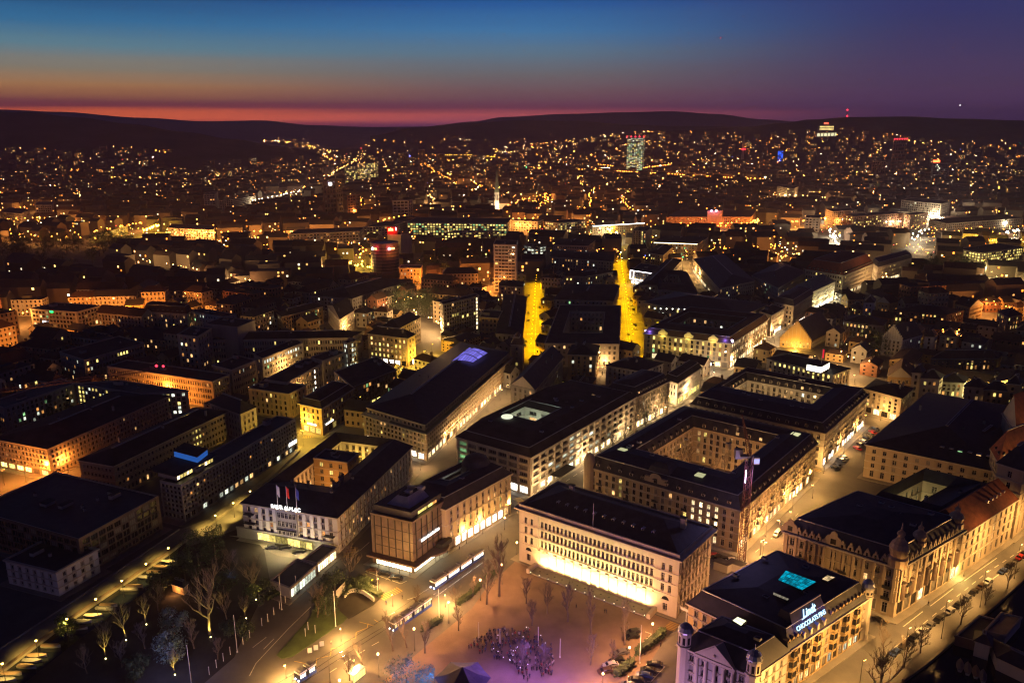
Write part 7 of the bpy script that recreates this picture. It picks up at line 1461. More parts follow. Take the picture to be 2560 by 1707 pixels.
for i in range(24): m.cyl(g0 + Vector((-.9, -.9, i * 2)), g0 + Vector((.9, -.9, i * 2 + 2)), .07, .07, 4); m.cyl(g0 + Vector((.9, .9, i * 2)), g0 + Vector((.9, -.9, i * 2 + 2)), .07, .07, 4)
t.part('mast', m, ['red']); m = MB(); m.octa(p1 + Vector((0, 0, 1.8)), .7); t.part('warning_lamp', m, [MATS['red_warning']]); light(t.o, p0.lerp(p1, .5) + Vector((0, -9, -4)), t.loc, (1, .2, .45), 120, .5)
# site huts behind the golden block
for s, c_, lb_ in (('K 640 380', 'grey', 'dark site hut with a flat roof by the crane foot'), ('K 770 385', 'grey', 'violet grey site container beside the crane foot'), ('K 520 740', 'white', 'long white and orange gate beam before the bank corner')):
    p = pts(s)[0]; m = MB(); d = pal_.eb
    if 'beam' in lb_: 
        q = pts('K 165 735 K 330 810', 5.0); m.obox(q[0], q[1] - q[0], (.2, .3, 0), (0, 0, .9)); m.cyl(Vector((q[0].x + 2, q[0].y, 0)), Vector((q[0].x + 2, q[0].y, 5)), .2, .2, 6); m.cyl(Vector((q[1].x - 1, q[1].y, 0)), Vector((q[1].x - 1, q[1].y, 5)), .2, .2, 6); single('gate_beam', m, 'white', lb_, 'gate')
    else:
        t = T('site_hut', lb_, 'hut', p); m.obox(p, pal_.ea * 5, d * 3, (0, 0, 3)); t.part('wall', m, [c_]); m = MB(); m.obox(p + Vector((0, 0, 3)) - pal_.ea * .2 - d * .2, pal_.ea * 5.4, d * 3.4, (0, 0, .2)); t.part('roof', m, ['flat'])
# ------------------------------------------------------------------ stage canopy and people
p = pts('A1 1900 1640')[0]; t = T('stage_tent', 'dark tent roof of the stage with folds rising to one peak', 'tent', p); m = MB(); rim = [p + Vector((7.5 * math.cos(k * math.pi / 3), 7.5 * math.sin(k * math.pi / 3), 4.2)) for k in range(6)]; pk = p + Vector((0, 0, 7.5))
for k in range(6):
    a, b = rim[k], rim[(k + 1) % 6]; c = (a + b) / 2 + Vector((0, 0, -.25)); md = lambda q: q.lerp(pk, .5) - Vector((0, 0, .45))
    for u_, w_ in ((a, c), (c, b)): m.quad(u_, w_, md(w_), md(u_)); m.face([md(u_), md(w_), pk])
t.part('canopy', m, [mat('tent_fabric', (.05, .045, .1), .8, ns=.5, amt=.3)])
for q in rim: m = MB(); m.cyl(Vector((q.x, q.y, 0)), q, .08, .08, 6); t.part('pole', m, ['pole'])
def figure(seed, arms):
    r = random.Random(seed); vs = [(0, 0, .95), (0, .01, 1.15), (0, .01, 1.38), (0, 0, 1.5), (0, -.01, 1.62)]; ed = [(0, 1), (1, 2), (2, 3), (3, 4)]; ra = [.15, .14, .15, .06, .105]
    def ch(par_, ps):
        for q, rr in ps: vs.append(q); ra.append(rr); ed.append((par_, len(vs) - 1)); par_ = len(vs) - 1
    st = .1 + .06 * r.random()
    for s in (-1, 1):
        ch(0, [((s * .1, 0, .88), .1), ((s * .11, -st * s * .6, .48), .075), ((s * .12, st * s * .3, .08), .05), ((s * .13, st * s * .3 - .13, .04), .045)])
        if arms == 0: ch(2, [((s * .21, 0, 1.4), .065), ((s * .26, .03, 1.12), .05), ((s * .25, -.06, .88), .038), ((s * .25, -.09, .78), .035)])
        else: ch(2, [((s * .21, 0, 1.4), .065), ((s * .25, -.05, 1.14), .05), ((s * .14, -.28, 1.22), .038), ((s * .1, -.34, 1.25), .033)])
    me = bpy.data.meshes.new('figure'); me.from_pydata(vs, ed, []); o = bpy.data.objects.new('figure', me); COL.objects.link(o); sk = o.modifiers.new('s', 'SKIN'); 
    for i, v in enumerate(me.skin_vertices[0].data): v.radius = (ra[i], ra[i] * .8); v.use_root = i == 0
    sb = o.modifiers.new('u', 'SUBSURF'); sb.levels = 1; sb.render_levels = 1
    dg = bpy.context.evaluated_depsgraph_get(); out = bpy.data.meshes.new_from_object(o.evaluated_get(dg)); bpy.data.objects.remove(o); return out
COATS = [(.02, .02, .025), (.05, .05, .07), (.25, .03, .03), (.3, .28, .25), (.04, .06, .14), (.12, .09, .06)]
FIG = []
for k in range(6):
    me = figure(k, k % 2); skin = mat('skin', (.45, .27, .2), .6, amt=0); ct = mat('coat_%s' % 'abcdef'[k], COATS[k], .85, amt=.2, ns=3); tr = mat('dark_trousers', (.02, .02, .025), .9, amt=0)
    me.materials.clear()
    for m_ in (ct, tr, skin): me.materials.append(m_)
    for pl in me.polygons: z = pl.center.z; pl.material_index = 2 if (z > 1.49 or (z < .84 and abs(pl.center.x) > .2)) else (1 if z < .86 else 0); pl.use_smooth = True
    hm = MB(); hm.lathe((0, .005, 1.6), [(.115, 0), (.12, .06), (.1, .12), (.05, .15), (.01, .155)], 10, a0=0.2, a1=math.pi - .2 + math.pi * .0); hm.lathe((0, .01, 1.66), [(.12, 0), (.105, .07), (.06, .105), (.01, .115)], 10); FIG.append((me, hm.mesh('hair', [mat('dark_hair', (.02, .014, .01), .7, amt=0)])))
def person(p, k, rz, label, group=None):
    me, hm = FIG[k]; o = link('person', me, None, label=label, category='person', group=group); o.location = p; o.rotation_euler = (0, 0, rz); h_ = link('hair', hm, o); sc = rnd.uniform(.93, 1.06); o.scale = (sc, sc, sc)
CN = ['black', 'dark grey', 'red', 'beige', 'navy', 'brown']
cr_ = pts('A1 1920 1250 A1 2180 1080 A2 150 1090 A2 360 1240 A2 420 1500 A2 130 1560 A1 2330 1400 A1 2180 1350'); lo = [min(q.x for q in cr_), min(q.y for q in cr_)]; hi = [max(q.x for q in cr_), max(q.y for q in cr_)]; n_ = 0
while n_ < 270:
    p = Vector((rnd.uniform(lo[0], hi[0]), rnd.uniform(lo[1], hi[1]), .012))
    if inside(p, cr_): k = rnd.choice((0, 0, 0, 1, 1, 2, 3, 4, 5)); person(p, k, rnd.uniform(-.8, .8), 'person in a %s coat standing in the crowd by the stage' % CN[k], 'crowd by the stage'); n_ += 1
for k in range(18):
    p = cr_[rnd.randrange(len(cr_))].lerp(cr_[rnd.randrange(len(cr_))], rnd.random()); p = Vector((p.x, p.y, 1.45)); m = MB(); m.obox(p, (.14, 0, 0), (0, .03, 0), (0, 0, .2)); single('phone', m, [emit('phone_light', (.9, .85, 1), 3.5)], 'tiny lit phone held up in the crowd', 'phone', 'lit phones in the crowd', loc=p)
for s, k, lb_ in (('A2 850 925', 0, 'person in black walking below the bank terrace, left of two'), ('A2 866 930', 1, 'person in dark grey walking beside one in black below the terrace'), ('A1 1343 795', 0, 'person in black crossing at the tram bend'), ('A1 690 1215', 3, 'person in a beige coat by the stop pavement'), ('A1 1868 345', 1, 'person in dark grey before the bright shop windows'), ('A3 1470 855', 0, 'person in black walking past the ornate building'), ('A3 1795 595', 5, 'person in brown by the yellow doorway'), ('A2 1365 1232', 1, 'person at the hedge on the parking road'), ('A1 1195 850', 4, 'person in navy on the street near the curved wall'), ('A2 590 880', 0, 'person in black under the trees below the bank')):
    p = pts(s)[0]; person(Vector((p.x, p.y, .02)), k, rnd.uniform(0, 6), lb_)
q = pts('A2 1210 870'); 
hut = Bld('garden_hut', 'little orange lit hut in the dark garden', 'A0 1575 650 A0 1680 685 A0 1720 650', 3, fl=0, wall='ochre', roof='hip', rise=1.4, chim=0, cor=.2, keep=False); light(hut.t.o, hut.on_face(0, hut.A / 2, 1.6, 1.5)[0], hut.t.loc, (1, .4, .12), 260, .2)
# ------------------------------------------------------------------ terrain far out: plain, wooded hills
HILLS = []   # skyline points (display x, display y), distance, front length, base distance
def hill(name, sk, Y, F, m):
    b = MB(); n = len(sk) * 6; top = []; pp = []
    for i in range(n + 1):
        f = i / n * (len(sk) - 1); k = min(int(f), len(sk) - 2); u = f - k; u = u * u * (3 - 2 * u)
        x = sk[k][0] * (1 - (f - k)) + sk[k + 1][0] * (f - k); y = sk[k][1] * (1 - u) + sk[k + 1][1] * u
        top.append(at_dist(x * 1.08844, y * 1.08844, Y))
    hr = random.Random(int(Y))
    prof = [(0, -.02), (.2, .08), (.45, .32), (.7, .68), (.9, .95), (1, 1), (1.25, .9), (1.8, .4)]
    for i in range(n):
        for j in range(len(prof) - 1):
            q = []
            for (t, hgt), ii in ((prof[j], i), (prof[j], i + 1), (prof[j + 1], i + 1), (prof[j + 1], i)):
                p = top[ii]; s = (Y - F * (1 - t)) / Y; q.append((p.x * s, p.y * s, -2 + (p.z + 2) * hgt))
            b.quad(*q)
    o = struct(name, b, m); [setattr(p_, 'use_smooth', True) for p_ in o.data.polygons]
    HILLS.append((top, Y, F)); return o
def hz(x, y):
    """height of the wooded slopes at a place"""
    z = 0
    for top, Y, F in HILLS:
        if y < Y - F: continue
        t = min(1, (y - (Y - F)) / F); r = x / y
        rs = [p.x / p.y for p in top]
        if r <= rs[0] or r >= rs[-1]: continue
        for k in range(len(top) - 1):
            if rs[k] <= r < rs[k + 1]:
                h = top[k].z + (top[k + 1].z - top[k].z) * (r - rs[k]) / (rs[k + 1] - rs[k])
                g = [(0, -.02), (.2, .08), (.45, .32), (.7, .68), (.9, .95), (1, 1)]
                for a, b_ in zip(g, g[1:]):
                    if a[0] <= t <= b_[0]: z = max(z, -2 + (h + 2) * (a[1] + (b_[1] - a[1]) * (t - a[0]) / (b_[0] - a[0])))
    return z
b = MB(); b.quad((-16000, 1500, -.3), (16000, 1500, -.3), (26000, 30000, -.3), (-26000, 30000, -.3)); b.quad((-2200, 60, -.3), (-900, 60, -.3), (-900, 1500, -.3), (-2200, 1500, -.3)); b.quad((1100, 60, -.3), (2600, 60, -.3), (2600, 1500, -.3), (1100, 1500, -.3)); b.quad((-900, -800, -.31), (1100, -800, -.31), (1100, 60, -.31), (-900, 60, -.31)); struct('land', b, 'land')
hm = mat('far_hill_haze_tint', (.13, .095, .21), 1, ns=.004, amt=.25, spec=0); hn = mat('wooded_hill', (.06, .05, .085), 1, ns=.006, amt=.4, spec=0)  # blue-violet haze is put into the far hill's own colour
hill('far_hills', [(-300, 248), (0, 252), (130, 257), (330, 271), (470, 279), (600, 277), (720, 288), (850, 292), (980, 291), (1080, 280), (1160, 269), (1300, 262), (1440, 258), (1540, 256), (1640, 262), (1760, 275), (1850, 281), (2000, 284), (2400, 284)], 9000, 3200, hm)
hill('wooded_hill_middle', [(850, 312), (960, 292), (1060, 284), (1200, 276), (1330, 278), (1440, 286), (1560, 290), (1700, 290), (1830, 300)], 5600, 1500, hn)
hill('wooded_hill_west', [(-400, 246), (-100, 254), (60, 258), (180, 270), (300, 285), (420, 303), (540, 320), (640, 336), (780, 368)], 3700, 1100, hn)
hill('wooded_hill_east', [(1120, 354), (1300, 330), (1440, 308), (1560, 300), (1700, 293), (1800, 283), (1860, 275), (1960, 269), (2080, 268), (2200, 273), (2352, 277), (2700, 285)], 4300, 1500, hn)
# ------------------------------------------------------------------ the city that fills the rest
O_, W_2, H_2, Y_ = 0, 1, 2, 3
AV = (('C0 0 165 C0 950 212', 7, O_, .8), ('C0 1250 410 C0 1900 520', 8, W_2, .5), ('C0 1950 570 C0 2350 625', 5, W_2, .5), ('C0 1500 150 C0 2350 160', 12, O_, .7), ('C1 0 275 C1 1000 305', 14, O_, .6), ('C1 830 445 C1 1030 500', 8, Y_, .7), ('C1 960 330 C1 1000 520', 6, Y_, .8), ('C1 640 512 C1 900 445', 6, W_2, .5), ('C1 1190 850 C1 1380 812 C1 1530 765', 7, W_2, .3), ('C1 1420 925 C1 1560 990 C1 1700 1065', 9, W_2, .4), ('C2 0 70 C2 250 95', 6, O_, .7), ('C2 900 105 C2 1000 235', 8, Y_, .8), ('C2 1530 85 C2 2350 92', 18, O_, .7), ('C3 30 260 C3 170 425', 7, O_, .7), ('C3 1750 228 C3 2350 232', 12, Y_, .6), ('C0 0 900 C0 280 960', 5, O_, .6), ('C1 300 200 C1 640 190', 6, O_, .6), ('C3 560 640 C3 760 560', 4, H_2, .5), ('C3 1000 620 C3 1130 560', 4, W_2, .5), ('C3 1250 1120 C3 1420 1110', 3, O_, .4), ('C3 1560 1120 C3 1800 1110', 4, O_, .4), ('C3 1900 800 C3 2340 930', 6, O_, .4), ('C3 600 1330 C3 900 1420', 4, W_2, .35), ('D0 0 1200 D0 350 1180 D0 700 1220 D0 900 1190', 22, O_, .75), ('D0 850 1320 D0 1200 1250 D0 1480 1200', 16, O_, .8), ('D0 1350 1310 D0 1480 1250', 14, Y_, 1.3), ('D0 1500 1330 D0 2000 1330 D1 100 1310', 18, O_, .8), ('D1 150 1320 D1 600 1320 D1 1000 1310', 22, O_, .8), ('D1 950 1250 D1 1400 1160', 10, O_, .8), ('D0 0 1110 D0 500 1040', 9, O_, .7),
                   ('D1 0 1010 D1 260 950 D1 600 870', 24, H_2, .7), ('D1 650 790 D1 760 700 D1 980 590', 22, W_2, .8), ('D1 1540 640 D1 1620 700 D1 1850 850 D1 2100 880', 26, O_, .7), ('D1 880 1120 D1 960 1070 D1 950 980', 8, O_, .8), ('D1 1560 1080 D1 1640 1010 D1 1560 940', 12, W_2, .8), ('D1 1900 790 D1 2130 890', 12, O_, .6), ('D1 2250 1080 D2 300 940 D2 320 1050', 18, O_, .7), ('D2 250 1090 D2 340 940', 10, O_, .7), ('D2 680 1120 D2 730 940 D2 760 880', 14, O_, .75), ('D2 990 960 D2 1100 1110', 10, O_, .7),
                   ('D1 1700 560 D1 2000 560 D1 2350 600', 60, Y_, 1.1), ('D2 0 560 D2 300 600 D2 700 640 D2 1000 680', 60, O_, 1.1), ('D2 200 690 D2 800 710 D2 1300 740 D2 1900 780 D2 2350 800', 90, O_, 1.0), ('D2 1200 690 D2 1500 650 D2 1900 640 D2 2350 660', 50, O_, 1.0), ('D1 1050 480 D1 1300 470 D1 1500 520', 36, W_2, 1.2), ('D2 1500 1240 D2 2200 1235 D2 2250 1200', 20, O_, .8), ('D2 2210 1130 D2 2260 1250', 8, Y_, .9), ('D2 -50 1200 D2 300 1180 D2 680 1215', 18, O_, .8), ('D2 900 1290 D2 960 1380', 6, H_2, .9),
                   ('D3 1480 1160 D3 1650 1200 D3 1900 1205 D3 2200 1225', 60, H_2, 1.0), ('D3 0 1240 D3 350 1210 D3 500 1180 D3 690 1210', 34, O_, .8), ('D3 1010 1225 D3 1200 1220 D3 1450 1200', 18, H_2, .8), ('D3 560 1290 D3 600 1380 D3 650 1460', 14, H_2, 1.0), ('D3 600 1370 D3 700 1360', 5, H_2, 1.0), ('D3 1320 1400 D3 1400 1300 D3 1450 1290', 10, H_2, .9), ('D3 1700 1100 D3 1970 1110', 16, H_2, 1.0), ('D3 2190 1330 D3 2290 1300', 8, H_2, 1.1), ('D3 1740 1410 D3 2340 1400', 14, Y_, .7), ('D3 0 330 D3 400 340 D3 900 360 D3 1100 390', 40, O_, 1.3), ('D3 0 950 D3 300 960 D3 700 1000', 14, W_2, .7), ('D3 500 1150 D3 680 1200', 10, H_2, .8), ('D2 800 690 D2 930 690', 14, H_2, 1.1), ('D3 1350 590 D3 1500 580', 10, O_, 1.1), ('D3 2080 620 D3 2300 600', 14, W_2, 1.0), ('D1 0 375 D1 300 365 D1 700 370', 46, W_2, 1.9), ('D1 150 385 D1 400 375', 24, Y_, 1.9))
def blocked(c, r):
    for f in FOOT:
        m = sum(f, Vector()) / len(f)
        if (m - c).length < max((p - m).length for p in f) + r and (inside(c, f) or min(((p - c).length for p in f)) < r or any(((f[i].lerp(f[(i + 1) % len(f)], u) - c).length < r) for i in range(len(f)) for u in (.17, .33, .5, .67, .83))): return True
    return False
STREET = [pts(s) for s in ('C2 170 1240 C2 200 800 C2 225 540', 'C2 1110 1160 C2 1040 680 C2 990 290', 'C1 1380 660 C1 1650 570 C1 2100 580', 'C3 430 790 C3 1000 460 C3 1480 210', 'C3 1900 400 C3 2340 730', 'C2 1560 330 C2 1800 600', 'C1 1300 330 C1 1450 280 B1 1650 250', 'B0 -60 1330 B0 720 1180', 'D1 1560 720 D1 1800 830', 'D2 690 1130 D2 740 930', 'D2 990 950 D2 1110 1110', 'D1 0 1010 D1 350 930 D1 650 860', 'A0 0 1400 A0 1600 300')]
def near_street(c, r):
    for q in STREET:
        for a, b in zip(q, q[1:]):
            d = b - a; t = max(0, min(1, (c - a).dot(d) / d.length_squared))
            if (a + d * t - c).length < r: return True
    return False
STREET += [pts(a[0]) for a in AV] + ROWS
DARK = [pts(s) for s in ('C1 1460 480 C1 2150 440 C1 2170 360 C1 1660 330', 'C0 0 180 C0 1100 150 C0 1300 260 C0 700 480 C0 0 420', 'C1 1180 800 C1 1660 680 C1 1700 900 C1 1300 900', 'D0 1350 700 D1 550 640 D1 560 560 D0 1800 600', 'C3 1420 380 C3 1800 380 C3 1800 520 C3 1420 500', 'P 0 1300 P 700 1300 P 700 1707 P 0 1707', 'P 700 1200 P 2560 1200 P 2560 1707 P 700 1707')]
def house_mesh(r, w, d, h, kind, lit):
    """a city house with eaves, pitched roof and its own scatter of lit windows"""
    wl = MB(); rf = MB(); wn = MB(); x, y = w / 2, d / 2
    for a, b_ in (((-x, -y), (x, -y)), ((x, -y), (x, y)), ((x, y), (-x, y)), ((-x, y), (-x, -y))): wl.quad((*a, 0), (*b_, 0), (*b_, h), (*a, h))
    e = .5
    if kind == 0: z = h + d * .32; rf.quad((-x - e, -y - e, h), (x + e, -y - e, h), (x - y * .6, 0, z), (-x + y * .6, 0, z)); rf.quad((x + e, y + e, h), (-x - e, y + e, h), (-x + y * .6, 0, z), (x - y * .6, 0, z)); rf.face([(x + e, -y - e, h), (x + e, y + e, h), (x - y * .6, 0, z)]); rf.face([(-x - e, y + e, h), (-x - e, -y - e, h), (-x + y * .6, 0, z)])
    elif kind == 1: z = h + d * .38; rf.quad((-x - e, -y - e, h), (x + e, -y - e, h), (x + e, 0, z), (-x - e, 0, z)); rf.quad((x + e, y + e, h), (-x - e, y + e, h), (-x - e, 0, z), (x + e, 0, z)); wl.face([(-x, -y, h), (-x, y, h), (-x, 0, z - .2)]); wl.face([(x, -y, h), (x, y, h), (x, 0, z - .2)])
    else: rf.face([(-x, -y, h), (x, -y, h), (x, y, h), (-x, y, h)]); rf.box(-x * .4, -y * .4, h, x * .2, y * .4, h + 2.5)
    rf.box(x * .3, .6, h, x * .3 + 1, 1.6, h + 4.5 if kind < 2 else h + 1.6)
    mats = ['d', 'w', 'o', 'y', 'c']
    nf = max(2, int(h / 3.2)); nx = max(2, int(w / 3))
    for j in range(nf):
        zz = h * (j + .3) / nf
        for k in range(nx):
            xx = -x + w * (k + .5) / nx; q = r.random(); mi = 0 if q > lit else (1 if q < lit * .5 else (2 if q < lit * .75 else (3 if q < lit * .9 else 4)))
            wn.quad((xx - .6, -y - .03, zz), (xx + .6, -y - .03, zz), (xx + .6, -y - .03, zz + 1.7), (xx - .6, -y - .03, zz + 1.7), mi)
        for k in range(max(1, int(d / 3.5))):
            yy = -y + d * (k + .5) / max(1, int(d / 3.5)); q = r.random(); mi = 0 if q > lit else 1 + int(q / lit * 3.99)
            for s in (-1, 1): wn.quad((s * (x + .03), yy - .6, zz), (s * (x + .03), yy + .6, zz), (s * (x + .03), yy + .6, zz + 1.7), (s * (x + .03), yy - .6, zz + 1.7), mi)
    return wl, rf, wn, mats
hrnd = random.Random(11); protos = []
WL = ['plaster', 'sand', 'grey', 'ochre', 'stone', 'brick']; RF = ['tile', 'slate', 'flat']
for i in range(48):
    w = hrnd.uniform(16, 40); d = hrnd.uniform(11, 15); h = hrnd.uniform(11, 19); kd = hrnd.choice((0, 0, 1, 1, 2))
    if i > 35: w = hrnd.uniform(10, 17); d = hrnd.uniform(9, 11); h = hrnd.uniform(8, 12); kd = hrnd.choice((0, 1))
    lit = hrnd.choice((.03, .05, .08, .12))
    a, b_, c, ms = house_mesh(hrnd, w, d, h, kd, lit); protos.append((w, d, h, a.mesh('wall', [M[hrnd.choice(WL)]]), b_.mesh('roof', [M['flat' if kd == 2 else hrnd.choice(RF[:2])]]), c.mesh('window', [M[x] for x in ms])))
def view(c):
    v = c - EYE; dep = v.y * CP - v.z * SP; dn = -(v.z * CP + v.y * SP); return 1280 + FPX * v.x / dep, 853.5 + FPX * dn / dep
BOXES = []
for b_ in BY.values():
    q = [view(b_.P(a, bb, z)) for a, bb in ((0, 0), (b_.A, 0), (0, b_.B)) for z in (0, b_.h)]; BOXES.append((min(p[0] for p in q), max(p[0] for p in q), min(p[1] for p in q), max(p[1] for p in q), b_.N.y + b_.A * b_.ea.y * .5))
def hides(c, w, h):
    """would a house here stand in front of one of the buildings modelled from the photograph"""
    x, y_ = view(c + Vector((0, 0, h + 3))); _, yb = view(c); s = w * .4 * (view(c + Vector((1, 0, 0)))[0] - view(c)[0])
    return any(x1 > x - s and x0 < x + s and y0 < yb and y1 - (y1 - y0) * .3 > y_ and Y > c.y for x0, x1, y0, y1, Y in BOXES)
CEIL = [(-99, 338), (560, 338), (600, 318), (720, 316), (1340, 319), (1400, 308), (1480, 300), (1760, 306), (1820, 298), (1950, 294), (2080, 312), (2200, 322), (2500, 326)]
def too_high(dx, dy):
    for (a, u), (b_, v) in zip(CEIL, CEIL[1:]):
        if a <= dx < b_: return dy < u + (v - u) * (dx - a) / (b_ - a)
    return True
y = 330.0; houses = []
while y < 1500:
    st = 30 + (y - 330) * .012; x = -.72 * y - 40
    while x < .72 * y + 40:
        c = Vector((x + hrnd.uniform(-7, 7), y + hrnd.uniform(-7, 7), 0)); x += st * hrnd.uniform(.9, 1.25)
        i = hrnd.randrange(36); w, d, h = protos[i][:3]
        if near_street(c, d / 2 + 8) or any(inside(c, q) for q in DARK) or blocked(c, w * .42 + 3): continue
        if hides(c, w, h):
            if hides(c, w, h * .5): continue
            houses.append((c, i, .5))
        else: houses.append((c, i, 1))
    y += st * .8
for _ in range(5200):      # small old houses close the gaps of the old town and the west quarter
    c = Vector((hrnd.uniform(-330, 420), hrnd.uniform(380, 900), 0))
    if abs(c.x) > .68 * c.y or near_street(c, 11) or any(inside(c, q) for q in DARK) or blocked(c, 8): continue
    i = hrnd.randrange(36, 48); w, d, h = protos[i][:3]
    if any((o[0] - c).length < w * .5 + protos[o[1]][0] * .45 for o in houses if abs(o[0].y - c.y) < 40): continue
    if hides(c, w, h):
        if hides(c, w, h * .6): continue
        houses.append((c, i, .6))
    else: houses.append((c, i, 1))
houses.sort(key=lambda q: q[0].length)
ang = lambda c: R(-37) if c.x > -60 and c.y < 620 else (R(-20) if c.x < -60 and c.y < 620 else R(8 if (int(c.x / 260) + int(c.y / 240)) % 2 else -24))
def city_label(c):
    qx, qy = view(c); side = 'west of the round tower' if qx < 900 else ('between the round tower and bank palace' if qx < 1600 else 'around the old town')
    return 'dark roofed city house with a few lit windows, %s' % side, 'city houses ' + side
for c, i, zs in houses[:300]:
    lb_, g = city_label(c); w, d, h, a, b_, wn = protos[i]; t = T('city_house', lb_, 'house', c, g); t.o.rotation_euler = (0, 0, ang(c) + hrnd.choice((0, 0, R(90))) + hrnd.uniform(-.05, .05)); t.o.scale = (1, 1, zs)
    for n_, me in (('wall', a), ('roof', b_)): link(n_, me, t.o)
    link('window', wn, t.o, kind='stuff')
# farther houses: one mass, with lit windows and lamps
far = MB(); fm = [mat('far_plaster', (.16, .13, .1), .9, amt=.3, ns=.02), mat('far_brick', (.1, .06, .045), .9, amt=.3, ns=.02), 'tile', 'slate', 'flat', emit('far_window_warm', (1, .45, .12), 5, .7), emit('far_window_yellow', (1, .6, .13), 5, .7), emit('far_window_orange', (1, .27, .03), 5, .7), emit('far_window_pale', (1, .8, .5), 3, .7), 'd']
def put_house(c, w, d, h, a, lit, wsz=1.7):
    ca, sa = math.cos(a), math.sin(a)
    def P(u, v, z): return (c.x + u * ca - v * sa, c.y + u * sa + v * ca, c.z + z)
    x, y_ = w / 2, d / 2; wm = hrnd.choice((0, 0, 1)); rm = hrnd.choice((2, 3, 3, 4))
    far.quad(P(-x, -y_, -4), P(x, -y_, -4), P(x, -y_, h), P(-x, -y_, h), wm); far.quad(P(x, -y_, -4), P(x, y_, -4), P(x, y_, h), P(x, -y_, h), wm); far.quad(P(-x, y_, -4), P(-x, -y_, -4), P(-x, -y_, h), P(-x, y_, h), wm)
    if rm == 4: far.quad(P(-x, -y_, h), P(x, -y_, h), P(x, y_, h), P(-x, y_, h), 4)
    else: far.quad(P(-x, -y_ - .5, h), P(x, -y_ - .5, h), P(x, 0, h + d * .35), P(-x, 0, h + d * .35), rm); far.quad(P(x, y_, h), P(-x, y_, h), P(-x, 0, h + d * .35), P(x, 0, h + d * .35), rm); far.face([P(x, -y_, h), P(x, y_, h), P(x, 0, h + d * .35)], wm); far.face([P(-x, -y_, h), P(-x, y_, h), P(-x, 0, h + d * .35)], wm)
    nf = max(2, int(h / 3.2)); nx = max(2, int(w / 3.6))
    for j in range(nf):
        for k in range(nx):
            if hrnd.random() < lit: u = -x + w * (k + .5) / nx; z = h * (j + .25) / nf; s = wsz * .5; far.quad(P(u - s, -y_ - .1, z), P(u + s, -y_ - .1, z), P(u + s, -y_ - .1, z + wsz * 1.1), P(u - s, -y_ - .1, z + wsz * 1.1), hrnd.choice((5, 5, 5, 6, 6, 7, 7, 8)))
for c, i, zs in houses[300:]:
    w, d, h = protos[i][:3]; put_house(c, w, d, h * zs, ang(c), .1)
y = 1500.0
while y < 4300:
    st = 42 + (y - 1500) * .02; x = -.70 * y
    while x < .70 * y:
        c = Vector((x + hrnd.uniform(-14, 14), y + hrnd.uniform(-14, 14), 0)); x += st * hrnd.uniform(.8, 1.3)
        qx, qy = view(c)
        if any(inside(c, q) for q in DARK) or hides(c, 20, 14): continue
        z = hz(c.x, c.y); c.z = max(0, z); qx, qy = view(c); dx, dy = qx / 1.08844, qy / 1.08844
        if too_high(dx, view(c + Vector((0, 0, 14)))[1] / 1.08844): continue
        if y > 3300 and dx < 1400 and dx > 600 and hrnd.random() < .35: continue
        if blocked(c, 16) or near_street(c, 15 + (y > 2400) * 8): continue
        put_house(c, hrnd.uniform(14, 34), hrnd.uniform(11, 15), hrnd.uniform(8, 20), hrnd.uniform(-.5, .5), .13 * hrnd.choice((.2, .5, 1, 1.5)), 1.25 + (y - 1500) / 3600)
    y += st * .9
struct('distant_houses', far, fm, 'stuff')
# lamps of the far streets: real glowing heads, denser where the photograph shows lit avenues
fl = MB(); fcols = [emit('far_lamp_orange', (1, .27, .025), 36), emit('far_lamp_warm', (1, .46, .11), 36), emit('far_lamp_white', (1, .8, .5), 36), emit('far_lamp_yellow', (1, .52, .04), 36), emit('far_lamp_red', (1, .04, .05), 16), emit('far_lamp_green', (.05, 1, .35), 16), emit('far_lamp_blue', (.1, .15, 1), 20), emit('hill_lamp_orange', (1, .3, .035), 110), emit('hill_lamp_warm', (1, .48, .13), 110), emit('hill_lamp_white', (1, .8, .5), 110), emit('hill_lamp_yellow', (1, .55, .06), 110)]
def far_lamp(p, r, k): fl.octa((p.x, p.y, p.z), r, k)
def avenue(s, n, k, r=.8, h=11, jit=5):
    q = pts(s); L = [(q[i + 1] - q[i]).length for i in range(len(q) - 1)]; tot = sum(L)
    for j in range(n):
        d = tot * (j + .5) / n; i = 0
        while i < len(L) - 1 and d > L[i]: d -= L[i]; i += 1
        p = q[i].lerp(q[i + 1], d / L[i]) + Vector((hrnd.uniform(-jit, jit), hrnd.uniform(-jit, jit), 0)); p.z = h; far_lamp(p, r, k)
        if p.y < 2600 and j % 2 == 0: light(None, p - Vector((0, .8, 1.2)), (0, 0, 0), ((1, .36, .07), (1, .55, .2), (1, .8, .5), (1, .58, .05))[k], 4800 + 1.7 * p.y, .5); NL[0] += 1
for s, n, k, r in AV:
    avenue(s, n, k, r)
n_ = 0
while n_ < 9500:      # scattered lamps of side streets and gardens
    n_ += 1; yy = 1 / hrnd.uniform(1 / 9000, 1 / 850) if n_ % 3 else hrnd.uniform(900, 5000); xx = hrnd.uniform(-.68, .68) * yy; c = Vector((xx, yy, 0)); z = hz(xx, yy); c.z = max(0, z); qx, qy = view(c); dx, dy = qx / 1.08844, qy / 1.08844
    if any(inside(c, q) for q in DARK) or too_high(dx, dy - 3) or blocked(c, 2): continue
    if hrnd.random() > .25 + .75 * (.5 + .5 * math.sin(xx * .011 + 2.0 * math.sin(yy * .004)) * math.sin(yy * .0085 + xx * .002)): continue
    c.z += 7; far_lamp(c, (.2 + yy / 7500) * hrnd.uniform(.6, 1.5), hrnd.choice((0, 0, 0, 0, 0, 1, 1, 1, 2, 3)) + (7 if yy > 1700 else 0) if hrnd.random() > .03 else hrnd.choice((4, 4, 4, 5, 6)))
